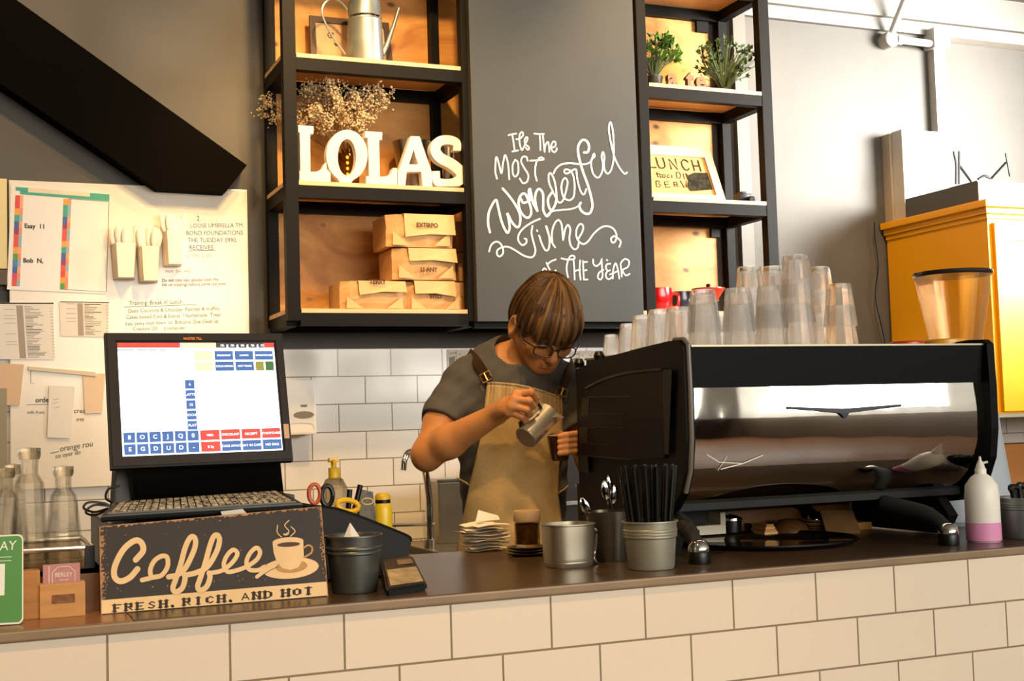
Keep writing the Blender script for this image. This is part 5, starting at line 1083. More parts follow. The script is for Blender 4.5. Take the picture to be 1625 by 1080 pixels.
# light mark on the back panel: a v of etched lines
def drum(px, py):
    best = None
    for p in dc:
        d = ray(px, py); q = CAMP+d*(p.y/d.y)
        if best is None or abs(q.z-p.z) < best[0]: best = (abs(q.z-p.z), q)
    return best[1]+Vector((0, -.0035, 0))
g = MB()
for q in ([(1121,721),(1140,733),(1178,735)], [(1138,746),(1152,725)], [(1178,735),(1209,722)], [(1143,744),(1178,735)]): ribbon(g, q, 1.6, drum)
obj('etched_mark', g, mat('etched_silver', 'cfc9bd', .5, .3), em)
obj('back_strip', MB().poly([drum(*p) for p in ((1250,645),(1335,648),(1428,641),(1428,645),(1345,655),(1340,664),(1330,655),(1250,648))], (0, -.003, 0)), M_blackp, em, label='thin black winged strip')  # thin black winged strip lying on the drum
# body behind the drum, group underside, drip tray, legs
obj('body', MB().box((xi0, 2.52, ZT_-.36), (xi1, 2.92, ZT_-.0005)), M_blackm, em)
obj('under_tray', MB().box((1.545, 2.74, T+.045), (1.655, 2.9, ZT_-.36), bev=.01), M_blackm, em)
def leg(px, py, xin, bk=0):
    C, s = foot(px, py, 18); 
    if bk: C = Vector((C.x, 2.86, T))
    l = obj('leg', MB().tube(catmull([C+Vector((0, .0, .03)), C+Vector((xin*.2, .05, .065)), C+Vector((xin, .16 if not bk else .02, ZT_-.37-T))], 6), [.017]*6+[.02]*7, 12), M_blackm, em, smooth=True)
    obj('foot', MB().lathe([(0,0), (.0225,0), (.0235,.004), (.0235,.022), (.022,.026), (0,.026)], C, 24), M_blackp, em, smooth=30)
    obj('foot_cap', MB().lathe([(.0235,.026), (.0235,.032), (.021,.042), (.014,.049), (.0,.052)], C, 24), M_chrome, em, smooth=60, label='chrome domed foot cap')
for x0_ in (mx0+.03, mx1-.06): obj('skirt', MB().poly([(x0_, 2.56, ZT_-.365), (x0_, 2.52, T+.05), (x0_, 2.55, T+.004), (x0_, 2.90, T+.004), (x0_, 2.90, ZT_-.365)], (.03, 0, 0), bev=.004), M_blackm, em)
leg(1110, 896, .03); leg(1506, 866, -.05); leg(1110, 896, .03, 1); leg(1506, 866, -.05, 1)
obj('drip_tray', MB().box((1.415, 2.93, T+.03), (2.23, 2.975, T+.15), bev=.004), M_blackm, em)
obj('tray_rail', MB().tube([(1.415, 2.978, T+.145), (2.23, 2.978, T+.145)], .004, 8), M_chrome, em)
# spout handles hanging under the far side
for k, x in enumerate((1.62, 1.93)):
    h0 = Vector((x, 2.93, T+.13)); o = obj('portafilter', MB().lathe([(.0,0), (.034,0), (.036,.012), (.036,.03), (0,.03)], h0, 24), M_chrome, em, smooth=30)
    obj('portafilter_handle', MB().tube([h0+Vector((0, .0, .012)), h0+Vector((-.01, .06, .0)), h0+Vector((-.012, .10, -.015))], [.010, .014, .015], 12), M_blackp, em, smooth=True)
# ------------------------------------------------------------------ under and behind the machine
Cd = Vector((1.775, 2.665, T)); m_try = mat('dark_tray', '2d2016', .12, coat=.3)
trt = thing('round_tray', 'large round dark tray lying on the worktop under the espresso machine', 'tray', Cd)
obj('plate', MB().lathe([(0,.004), (.20,.006), (.205,.010)], Cd, 64, capt=False), m_try, trt, smooth=True); obj('rim', MB().lathe([(.0,.0005), (.20,.001), (.214,.010), (.210,.013), (.204,.010), (.199,.005)], Cd, 64, capt=False), M_blackp, trt, smooth=True)
def ongrid(px, Y, z=T): P = at(px, 800, Y); return Vector((P.x, Y, z))
P = ongrid(1215, 2.93); one('white_carton', MB().box((P.x-.01, 2.935, T), (P.x+.10, 2.975, T+.03), bev=.002), mat('cream_carton', 'd8cdb6', .6), 'small white carton behind the round tray under the machine', 'carton', (P.x+.04, 2.955, T)) if False else None
one('white_carton', MB().box((1.665, 2.83, T+.0125), (1.76, 2.89, T+.036), bev=.002).box((1.745, 2.83, T+.036), (1.76, 2.89, T+.066), bev=.001), mat('cream_carton', 'd8cdb6', .6), 'small white carton behind the round tray under the machine', 'carton', (1.71, 2.86, T+.0125))
random.seed(17)
for k in range(5):
    x, y = 2.05+random.uniform(-.01, .01), 2.84; z = T+k*.006
    C = Vector((x, y, z)); one('saucer', MB().lathe([(0,0), (.03,0), (.052,.007), (.054,.009), (.03,.003), (0,.003)], C, 32), mat('tan_saucer', 'b98c58', .3), ('lowest tan saucer', 'second tan saucer from below', 'middle tan saucer', 'second tan saucer from above', 'topmost tan saucer')[k]+' in the stack under the machine', 'saucer', C, 'tan saucers under the machine', smooth=30)
Cc = Vector((1.80, 2.87, T+.012)); cc = thing('small_bowl', 'small dark metal bowl beside the white carton under the machine', 'bowl', Cc)
obj('bowl', MB().lathe([(0,0), (.026,0), (.028,.03), (.026,.034), (.02,.04), (.0,.046)], Cc, 24), M_blackp, cc, smooth=30); obj('lid_ring', MB().lathe([(.029,.030), (.030,.034), (.029,.037), (.027,.034)], Cc, 24, capb=False, capt=False), M_chrome, cc, smooth=True)
g = MB(); 
for s_ in ([(1066,850),(1100,838),(1150,826),(1175,822)], [(1070,856),(1110,842),(1160,832),(1190,834)]): g.tube(catmull([on(x, y, T+.022) for x, y in s_], 6), .008, 8)
one('hose', g, M_blackp, 'pair of black hoses running from the bucket under the machine', 'hose', on(1100, 842, T), smooth=True)
g = MB(); pts_ = [Vector((2.10, 2.80, T)), Vector((2.16, 2.83, T)), Vector((2.13, 2.88, T))]
g.raw([(2.0,2.74,T+.003), (2.09,2.72,T+.003), (2.13,2.80,T+.05), (2.04,2.82,T+.056)], [(0,1,2,3)]); one('folded_cloth', g, mat('tan_cloth', '9a6f40', .9, var=.2, vscale=12), 'tan folded cloth propped under the right of the machine', 'cloth', (2.06, 2.77, T), solid=.004)
one('wooden_board', MB().box((1.86, 2.885, T), (2.28, 2.972, T+.012), bev=.003) if False else MB().box((2.10, 2.80, T), (2.19, 2.89, T+.02), bev=.003), mat('honey_wood', '', .5), 'small wooden board on the worktop by the right machine leg', 'board', (2.15, 2.92, T))
one('wooden_tray', MB().box((1.60, 2.905, T), (2.20, 2.925, T+.062), bev=.003), mat('glossy_brown_wood', '7a5226', .3, var=.25, vscale=9), 'low glossy brown wooden tray edge standing under the far side of the machine', 'tray', (1.9, 2.915, T))
Cw = Vector((1.95, 2.83, T)); one('brown_bowl', MB().lathe([(.052,0), (.050,.012), (.040,.028), (.022,.038), (0,.040)], Cw, 32), mat('brown_bowl', '5e3d20', .3), 'upturned brown bowl under the machine left of the tan saucers', 'bowl', Cw, smooth=50)
for k in range(4): one('order_pad', MB().box((1.855+.004*k, 2.80+.003*k, T+.006*k+.0125), (1.895-.002*k, 2.87, T+.006*k+.0055), bev=.001), mat('pad_paper_'+str(k % 2), ('d9a866', 'b9803f')[k % 2], .6), ('lowest', 'second lowest', 'third', 'topmost')[k]+' tan pad in the small pile under the machine', 'pad', (1.87, 2.92, T+.006*k), 'tan pads under the machine')
# ------------------------------------------------------------------ tumblers stacked on the machine
M_tum = tumbler_mat('tumbler_glass')
ZG = ZT_+.004
def tumbler_me(rt=.028, rb=.0385, h=.094):
    pr_ = [(0, h), (rt*.93, h), (rt, h-.004), (rb, .0), (rb-.0028, 0), (rt-.003, h-.012), (0, h-.012)]
    g = MB(); g.lathe(pr_, (0, 0, 0), 12); return obj('tumbler_proto', g, M_tum, None, (0, 0, 0), smooth=20)
proto = tumbler_me(); proto_me = proto.data; bpy.data.objects.remove(proto)
def tum(x, y, z, label, sc=1, rot=0):
    o = bpy.data.objects.new('tumbler', proto_me); COL.objects.link(o); o.location = (x, y, z); o.scale = (sc, sc, sc); o.rotation_euler.z = rot
    WL[o.name] = Vector((x, y, z)); return setp(o, label, 'glass', 'upturned tumblers on the machine')
ORD = ('lowest', 'second lowest', 'third', 'fourth')
def stack(px, Y, n, where, off=.036, sc=1, z0=None):
    x = at(px, 540, Y).x; z = ZG if z0 is None else z0
    for k in range(n):
        w = ('single upturned glass tumbler' if n == 1 else (('lower' if k == 0 else 'upper') if n == 2 else ('lowest', 'middle', 'top')[k])+' upturned glass tumbler')
        tum(x, Y, z+k*off, w+' '+where, sc, random.uniform(0, 1))
stack(1335, 2.55, 2, 'in the rightmost stack on the machine', .052, 1.08)
stack(1268, 2.53, 3, 'in the tallest stack on the machine', .058, 1.08)
stack(1225, 2.56, 2, 'in the stack just left of the tallest one', .046, 1.08)
stack(1174, 2.53, 2, 'in the stack in front of the shelf post', .038, 1.06)
stack(1118, 2.52, 2, 'in the front stack nearest the left side panel', .034, 1.04)
stack(1194, 2.70, 3, 'in the back stack rising between two front stacks', .056, 1.06)
stack(1230, 2.72, 3, 'in the back stack behind the tallest one', .058, 1.06)
stack(1303, 2.74, 3, 'in the back stack right of the tallest one', .060, 1.06)
stack(1079, 2.60, 1, 'beside the front left stack, under the red cup', .0, 1.06)
stack(1050, 2.66, 1, 'standing under the chalkboard edge', .0, 1.06)
stack(1148, 2.66, 1, 'in the second row between two front stacks', .0, 1.0)
stack(1099, 2.72, 1, 'in the second row under the navy cup', .0, 1.0)
stack(1023, 2.75, 1, 'third from the left end of the row', 0)
stack(1000, 2.82, 1, 'second from the left end of the row', 0, .85)
stack(970, 2.89, 1, 'smallest, at the left end of the row behind the side panel', 0, .62)
# lids on the right of the machine top
for px0, px1, c_, nm, lb, h_ in ((1411, 1466, 'c8321e', 'saucer', 'red saucer lying on the right of the machine top', .012), (1464, 1530, 'e8a21c', 'saucer', 'orange saucer lying beside the red one on the machine', .017)):
    C = at((px0+px1)/2, 545, 2.56); C.z = ZG; r_ = (px1-px0)/2*mpp(C); one(nm, MB().lathe([(0,0), (r_,0), (r_,h_), (r_*.9,h_+.003), (0,h_+.003)], C, 32), mat('saucer_'+c_, c_, .3), lb, 'saucer', C, smooth=30)
# ------------------------------------------------------------------ grinder
Yg = 2.79; Cg = Vector((at(1532, 820, Yg).x, Yg, T)); s = mpp(Cg+Vector((0, 0, .4)))
gr = thing('coffee_grinder', 'pale blue grey coffee grinder with a clear cone hopper behind the machine', 'grinder', Cg)
z1 = at(1511, 548, Yg).z-T; z2 = at(1511, 434, Yg).z-T
zf = lambda y: at(1560, y, Yg).z-T
obj('body', MB().lathe([(0,0), (78*s,0), (84*s,.012), (83*s,zf(820)), (75*s,zf(760)), (66*s,zf(690)), (58*s,zf(630)), (54*s,zf(590)), (48*s,z1), (0,z1)], Cg, 40, sx=1, sy=.85), mat('pale_blue_enamel', 'b4c0ca', .35), gr, smooth=50)
g = MB()
for k in range(5): a, b = at(1571, 622+k*7, Yg-.045), at(1577, 622+k*7, Yg-.045); g.box((a.x, Yg-.09, a.z-.003), (b.x+.002, Yg-.035, a.z+.002)) 
obj('vents', g, M_blackp, gr) if False else None
obj('hopper', MB().lathe([(38*s,z1), (40*s,z1+.01), (60*s,z2-.006), (58.5*s,z2-.006), (38.5*s,z1+.01), (36*s,z1+.001)], Cg, 40, capb=False, capt=False), glass_mat('hopper_plastic', (.97, .95, .92), .82), gr, smooth=True)
obj('hopper_lid', MB().lathe([(0,z2-.008), (60*s,z2-.008), (62*s,z2-.004), (61*s,z2+.004), (20*s,z2+.007), (0,z2+.007)], Cg, 40), mat('smoked_lid', '2b2a26', .15), gr, smooth=30)
# spray bottle and right bucket
C, s = foot(1562, 861, 26); z = lambda y: (858-y)*s
bt = thing('squeeze_bottle', 'translucent squeeze bottle half full of pink liquid at the right of the machine', 'bottle', C)
obj('bottle', MB().lathe([(0,0), (25*s,0), (27*s,.004), (27*s,z(785)), (25*s,z(768)), (16*s,z(755)), (9*s,z(750)), (9*s,z(742)), (0,z(742))], C, 32), mat('milky_plastic', 'f4efe4', .35, spec=.4), bt, smooth=40)
obj('liquid', MB().lathe([(0,.001), (25.2*s,.0005), (27.4*s,.004), (27.4*s,z(827)), (0,z(827))], C, 32), mat('pink_liquid', 'e79ac4', .25), bt, smooth=40)
obj('nozzle', MB().lathe([(8*s,z(742)), (6*s,z(735)), (2.2*s,z(727)), (1.6*s,z(722)), (0,z(722))], C, 16).tube([C+Vector((0, 0, z(734))), C+Vector((.014, -.01, z(731)))], .003, 6), mat('nozzle_white', 'e6e0d4', .35), bt, smooth=30)
t, C, s, h = bucket('tin_bucket', 1626, 856, 36, 41, 786, (.86, .80, .74), 'grey tin bucket cut by the right edge of the photo', 'bucket')
random.seed(4)
for k in range(4):
    g = MB(); a = C+Vector((-.035+k*.02, -.01, .012)); g.tube(catmull([a, a+Vector((.0, 0, h-.01)), a+Vector((-.008+k*.004, 0, h+.012+.004*k)), a+Vector((.012, .0, h+.012))], 5), .0075, 8)
    one('black_tool', g, M_blackp, ('leftmost', 'second', 'third', 'rightmost')[k]+' black tool handle in the tin bucket at the right edge', 'tool', a, 'black tools in the right bucket', smooth=True)
# ------------------------------------------------------------------ small things on the worktop, middle
t, C, s, h = bucket('straw_bucket', 1034, 906, 37.5, 43.5, 824, (.80, .74, .68), 'grey tin bucket of black straws in front of the machine', 'bucket', mat('pale_zinc', 'a29f8e', .45, .6, var=.08, vscale=12))
random.seed(9); M_straw = mat('straw_black', '0b0a0a', .3); k = 0
for ring_, n_ in ((0.2, 4), (.55, 9), (.86, 15)):
    for j in range(n_):
        a = 2*math.pi*j/n_+ring_; r0 = 34*s*ring_; r1 = 55*s*ring_
        p0 = C+Vector((r0*.9*math.cos(a), r0*.9*math.sin(a), .012)); p1 = C+Vector((r1*math.cos(a), r1*math.sin(a)*.8, h+.112+random.uniform(-.003, .003)))
        g = MB().tube([p0, p1], .0046, 8); one('straw', g, M_straw, 'black straw in the tin bucket in front of the machine', 'straw', p0, 'black straws in the tin bucket', smooth=True); k += 1
# steel jug with square mouth
C, s = foot(903, 902, 36); t = thing('steel_cup', 'brushed steel cup with rounded square sides left of the straw bucket', 'cup', C); h = (898-829)*s
def sq(r, z, n=40, e=3.2): return [C+Vector((r*s*math.copysign(abs(math.cos(a))**(2/e), math.cos(a)), r*s*math.copysign(abs(math.sin(a))**(2/e), math.sin(a)), z)) for a in [2*math.pi*k/n+.4 for k in range(n)]]
g = MB(); loops = [sq(33,0), sq(35,.004), sq(37,.02), sq(39,h-.004), sq(41,h-.002), sq(41,h), sq(38.5,h), sq(36,.01), sq(32,.006)]
Vs = [[g.bm.verts.new(p) for p in lp] for lp in loops]
for A_, B_ in zip(Vs, Vs[1:]):
    for i in range(40): g.bm.faces.new((A_[i], A_[(i+1) % 40], B_[(i+1) % 40], B_[i]))
g.bm.faces.new(Vs[0]); g.bm.faces.new(Vs[-1]); obj('body', g, mat('satin_steel', 'bdb6a2', .38, .85), t, smooth=40)
hx = [at(x, y, C.y-.01) for x, y in ((941,838),(946,843),(945,868),(943,885),(949,900))]; hx[-1].z = max(hx[-1].z, T+.003); obj('handle', MB().tube(catmull(hx, 5), .003, 8), M_chrome, t, smooth=True)
# cutlery pot and spoons
C, s = foot(968, 892, 34); h = (894-815)*s; t = thing('cutlery_pot', 'dark steel pot holding spoons behind the steel cup', 'pot', C)
obj('pot', MB().lathe([(0,0), (30*s,0), (31*s,.004), (36*s,h), (34.5*s,h), (30*s,.008), (0,.008)], C, 36), mat('dark_steel', '6f6a5c', .35, .85), t, smooth=30)
for x0, y0, x1, y1, w, lb in ((925, 795, 940, 822, 9, 'small spoon leaning left out of the dark steel pot'), (960, 768, 968, 815, 9, 'tall spoon standing upright in the dark steel pot'), (975, 775, 972, 815, 8, 'rounded spoon at the right of the dark steel pot'), (966, 760, 974, 812, 6, 'tallest dark spoon at the back of the dark steel pot')):
    Y = C.y-.005+.01*(x0 % 3); a, b = at(x0, y0, Y), at(x1, y1+4, Y); e = Vector((C.x+(b.x-C.x)*.4, Y, T+.012)); d = (a-b).normalized(); yv = Vector((0, 1, 0)); xv = yv.cross(d).normalized(); m_ = Matrix((xv, d.cross(xv), d)).transposed(); L_ = 15*s
    sp_ = thing('spoon', lb, 'spoon', e, 'spoons in the steel pot'); obj('bowl', MB().ell(a-d*L_*.7, (w*s, .003, L_*1.15), m_, 20, 12), M_chrome, sp_, smooth=True); obj('handle', MB().tube([a-d*L_*1.5, b, e], .0022, 8), M_chrome, sp_, smooth=True)
# slips of paper
random.seed(31); C, s = foot(770, 876, 30)
for k in range(9):
    g = MB(); z0 = T+.003+k*.0075; w, d = .052+random.uniform(-.012, .008), .04; a = random.uniform(-.3, .3); cx, cy = C.x+random.uniform(-.008, .008), C.y+random.uniform(-.008, .008)
    V = [[g.bm.verts.new((cx+(u*w)*math.cos(a)-v*d*math.sin(a), cy+u*w*math.sin(a)+v*d*math.cos(a), z0+.0024*math.sin(3*u+k)+.002*math.sin(4*v+2*k)+random.uniform(0, .0016))) for v in (-1, -.4, .3, 1)] for u in (-1, -.5, 0, .5, 1)]
    for i in range(4):
        for j in range(3): g.bm.faces.new((V[i][j], V[i+1][j], V[i+1][j+1], V[i][j+1]))
    one('paper_slip', g, M_paper, ('lowest', 'second lowest', 'third from below', 'fourth from below', 'middle', 'fourth from the top', 'third from the top', 'second from the top', 'topmost flat')[k]+' crumpled paper slip in the pile before the barista', 'paper', (cx, cy, z0), 'order slips in a pile', solid=.0008)
a = at(757, 835, C.y); b = at(784, 808, C.y); g = MB(); g.raw([(a.x-.004, C.y, T+.071), (b.x+.012, C.y-.006, T+.073), (b.x+.014, C.y+.01, b.z-.016), (b.x-.018, C.y+.014, b.z-.006), (a.x+.01, C.y+.014, b.z)], [(0,1,2,3,4)])
one('paper_slip', g, M_paper, 'white paper slip standing up on the pile before the barista', 'paper', (a.x+.02, C.y, T+.07), 'order slips in a pile', solid=.0008)
C, s = foot(838, 884, 34)
for k in range(3):
    Ck = C+Vector((.002*k-.002, .001*k, .0065*k)); one('saucer', MB().lathe([(0,0), (22*s,0), (33*s,.005), (34*s,.0075), (32*s,.007), (22*s,.003), (0,.003)], Ck, 40), mat('dark_brown_saucer', '2a160c', .25), ('lowest', 'middle', 'topmost')[k]+' dark brown saucer under the glass jar', 'saucer', Ck, 'dark saucers under the jar', smooth=30)
Cj = C+Vector((0, 0, .0205)); s = mpp(Cj); zj = lambda y: (862-y)*s
jr = thing('glass_jar', 'small glass jar with a brown wooden lid standing on dark saucers', 'jar', Cj)
obj('jar', MB().lathe([(0,0), (19*s,0), (20*s,.004), (20.5*s,zj(822)), (18.5*s,zj(822)), (18*s,.006), (0,.005)], Cj, 12), glass_mat('jar_glass', (.8, .72, .55), .5), jr, smooth=20)
obj('contents', MB().lathe([(0,.006), (17*s,.006), (17.4*s,zj(826)), (0,zj(826))], Cj, 20), mat('jar_contents', '6b5234', .7, var=.4, vscale=60), jr, smooth=30)
obj('lid', MB().lathe([(0,zj(822)), (21.5*s,zj(822)), (22*s,zj(820)), (22*s,zj(807)), (21*s,zj(805)), (0,zj(805))], Cj, 32), mat('lid_wood', 'b8966a', .5, var=.15, vscale=10), jr, smooth=30)
# ------------------------------------------------------------------ barista: smooth bodies from distance fields
PD0 = 3.50; PYAW = YAW+.0085
PDH = Vector((math.sin(PYAW), math.cos(PYAW), 0)); PCR = Vector((math.cos(PYAW), -math.sin(PYAW), 0))
PO = Vector((0, 0, 0))+PDH*PD0
def PB(px, py, b):
    """a point of the figure: right a, towards the viewer b, up c"""
    d = ray(px, py); t = (PD0-b)/d.dot(PDH); return np.array((t*d.dot(PCR), b, CAM_H+t*d.z))
def toW(p): return PO+PCR*float(p[0])-PDH*float(p[1])+Vector((0, 0, float(p[2])))
def smin(a, b, k):
    h = np.clip(.5+.5*(b-a)/k, 0, 1); return b*(1-h)+a*h-k*h*(1-h)
def smax(a, b, k): return -smin(-a, -b, k)
def cone(P, a, b, r1, r2):
    a = np.asarray(a, np.float32); b = np.asarray(b, np.float32); ab = b-a; t = np.clip(((P-a) @ ab)/float(ab @ ab), 0, 1)
    return np.linalg.norm(P-a-t[:, None]*ab, axis=1)-(r1+(r2-r1)*t)
def elld(P, c, r, M=None):
    q = P-np.asarray(c, np.float32)
    if M is not None: q = q @ np.asarray(M, np.float32).T
    r = np.asarray(r, np.float32); k0 = np.linalg.norm(q/r, axis=1); k1 = np.linalg.norm(q/(r*r), axis=1)+1e-9
    return k0*(k0-1)/k1
def mesh_sdf(f, lo, hi, h):
    lo = np.array(lo, np.float32); hi = np.array(hi, np.float32); Bk = 8
    nb = np.ceil((hi-lo)/(h*Bk)).astype(int); n = nb*Bk
    F = np.empty(tuple(n), np.float32)
    bi = np.stack(np.meshgrid(*[np.arange(k) for k in nb], indexing='ij'), -1).reshape(-1, 3)
    cen = lo+(bi*Bk+Bk/2-.5).astype(np.float32)*h; d = f(cen.astype(np.float32))
    F.reshape(nb[0], Bk, nb[1], Bk, nb[2], Bk)[:] = d.reshape(nb)[:, None, :, None, :, None]
    act = bi[np.abs(d) < h*Bk*1.25]
    loc = np.stack(np.meshgrid(*[np.arange(Bk)]*3, indexing='ij'), -1).reshape(-1, 3)
    for s in range(0, len(act), 400):
        A_ = act[s:s+400]; idx = (A_[:, None, :]*Bk+loc[None]).reshape(-1, 3)
        F[idx[:, 0], idx[:, 1], idx[:, 2]] = f((lo+idx.astype(np.float32)*h).astype(np.float32))
    S_ = F < 0
    c8 = [S_[i:n[0]-1+i, j:n[1]-1+j, k:n[2]-1+k] for i in (0, 1) for j in (0, 1) for k in (0, 1)]
    al = c8[0].copy(); an = c8[0].copy()
    for c in c8[1:]: al &= c; an |= c
    cells = np.argwhere(an & ~al); cid = -np.ones(tuple(n-1), np.int32); cid[tuple(cells.T)] = np.arange(len(cells))
    acc = np.zeros((len(cells), 3), np.float32); cnt = np.zeros(len(cells), np.float32)
    off = [(i, j, k) for i in (0, 1) for j in (0, 1) for k in (0, 1)]
    V8 = {o: F[cells[:, 0]+o[0], cells[:, 1]+o[1], cells[:, 2]+o[2]] for o in off}
    for o in off:
        for ax in range(3):
            if o[ax] == 0:
                o2 = tuple(o[q]+(q == ax) for q in range(3)); a, b = V8[o], V8[o2]; m_ = (a < 0) != (b < 0)
                t = a[m_]/(a[m_]-b[m_]); p = np.tile(np.array(o, np.float32), (m_.sum(), 1)); p[:, ax] += t
                acc[m_] += p; cnt[m_] += 1
    vs = lo+(cells+acc/cnt[:, None])*h
    fs = []
    for ax in range(3):
        u, v = [(1, 2), (2, 0), (0, 1)][ax]
        sl = [slice(1, n[q]-1) for q in range(3)]; s2 = list(sl); s2[ax] = slice(2, n[ax])
        a = S_[tuple(sl)]; b = S_[tuple(s2)]; e = np.argwhere(a != b)+1; fl = S_[e[:, 0], e[:, 1], e[:, 2]]
        q = []
        for du, dv in ((0, 0), (-1, 0), (-1, -1), (0, -1)):
            g_ = e.copy(); g_[:, u] += du; g_[:, v] += dv; q.append(cid[g_[:, 0], g_[:, 1], g_[:, 2]])
        q = np.stack(q, 1); q[~fl] = q[~fl][:, ::-1]; fs.append(q[(q >= 0).all(1)])
    return vs, np.concatenate(fs)
def sdf_obj(name, f, lo, hi, h, m, parent, label=None, smooth_it=0):
    vs, fs = mesh_sdf(f, lo, hi, h); Wm = np.array([PCR, -PDH, Vector((0, 0, 1))], np.float32)
    L = np.array(WL[parent.name]); co = (vs @ Wm+np.array(PO)-L).astype(np.float32)
    me = bpy.data.meshes.new(name); me.vertices.add(len(co)); me.vertices.foreach_set('co', co.ravel()); me.loops.add(len(fs)*4); me.loops.foreach_set('vertex_index', fs[:, ::-1].astype(np.int32).ravel())
    me.polygons.add(len(fs)); me.polygons.foreach_set('loop_start', np.arange(len(fs), dtype=np.int32)*4); me.update(calc_edges=True); me.validate(); me.shade_smooth()
    me.materials.append(m); o = bpy.data.objects.new(name, me); COL.objects.link(o); o.parent = parent; WL[o.name] = WL[parent.name]
    if label: o['label'] = label
    if smooth_it: q = o.modifiers.new('smooth', 'SMOOTH'); q.iterations = smooth_it; q.factor = .5
    return o
# ---- skeleton (a, b, c)
HC = PB(866, 508, .07)                                               # middle of the skull
yw, pt = R(21), R(38)
s3 = np.array((math.cos(yw), -math.sin(yw), 0)); f0 = np.array((math.sin(yw), math.cos(yw), 0))
fw = f0*math.cos(pt)+np.array((0, 0, -math.sin(pt))); up = f0*math.sin(pt)+np.array((0, 0, math.cos(pt)))
rl = R(-5); s3, up = s3*math.cos(rl)+up*math.sin(rl), up*math.cos(rl)-s3*math.sin(rl)
HM = np.array((s3, fw, up))                                          # rows: side, forward, up of the head
hp = lambda s, f, u: HC+s3*s+fw*f+up*u
SHR, SHL = PB(732, 610, -.035), PB(898, 612, -.045)
ELR, WRR = PB(678, 720, .085), PB(789, 656, .215)
ELL, WRL = PB(938, 728, .02), PB(925, 712, .19)
CH, WA = PB(815, 655, -.035), PB(815, 770, -.04)
HI = np.array((CH[0]+.005, -.04, .92))
NB = PB(822, 578, -.045)
def torso(P, g=0):
    d = elld(P, CH+np.array((0, 0, .01)), (.160+g, .108+g, .20+g)); d = smin(d, elld(P, WA, (.138+g, .096+g, .22+g)), .06); d = smin(d, elld(P, HI, (.160+g, .112+g, .16+g)), .06)
    d = smin(d, cone(P, NB+np.array((-.03, .0, -.035)), SHR+np.array((.02, 0, -.005)), .050+g, .052+g), .05); d = smin(d, cone(P, NB+np.array((.03, 0, -.035)), SHL+np.array((-.02, 0, -.005)), .050+g, .052+g), .05)
    return d
def fingers():
    F_ = [[PB(821,625,.272), PB(843,622,.285), PB(851,631,.27), PB(849,642,.254)], [PB(817,634,.288), PB(840,636,.300), PB(846,644,.284), PB(838,650,.268)],
          [PB(812,644,.290), PB(836,650,.298), PB(841,657,.280), PB(832,662,.266)], [PB(806,653,.282), PB(828,661,.286), PB(833,667,.272), PB(826,671,.258)]]
    return F_
FR = fingers(); RR = [(.0098,.0092,.0082,.0072), (.0102,.0095,.0085,.0075), (.0098,.0090,.0082,.0072), (.0090,.0082,.0074,.0064)]
TH = [PB(800,640,.228), PB(816,631,.216), PB(834,631,.212), PB(849,639,.226)]
CUPC = PB(888, 711, .235)
FL_ = [[PB(914,690+k*9,.20-.004*k), PB(911,689+k*9,.243), PB(899,690+k*9,.272), PB(888,692+k*9,.272)] for k in range(4)]
TL = [PB(915,705,.195), PB(906,697,.20), PB(890,690,.196), PB(874,692,.205)]
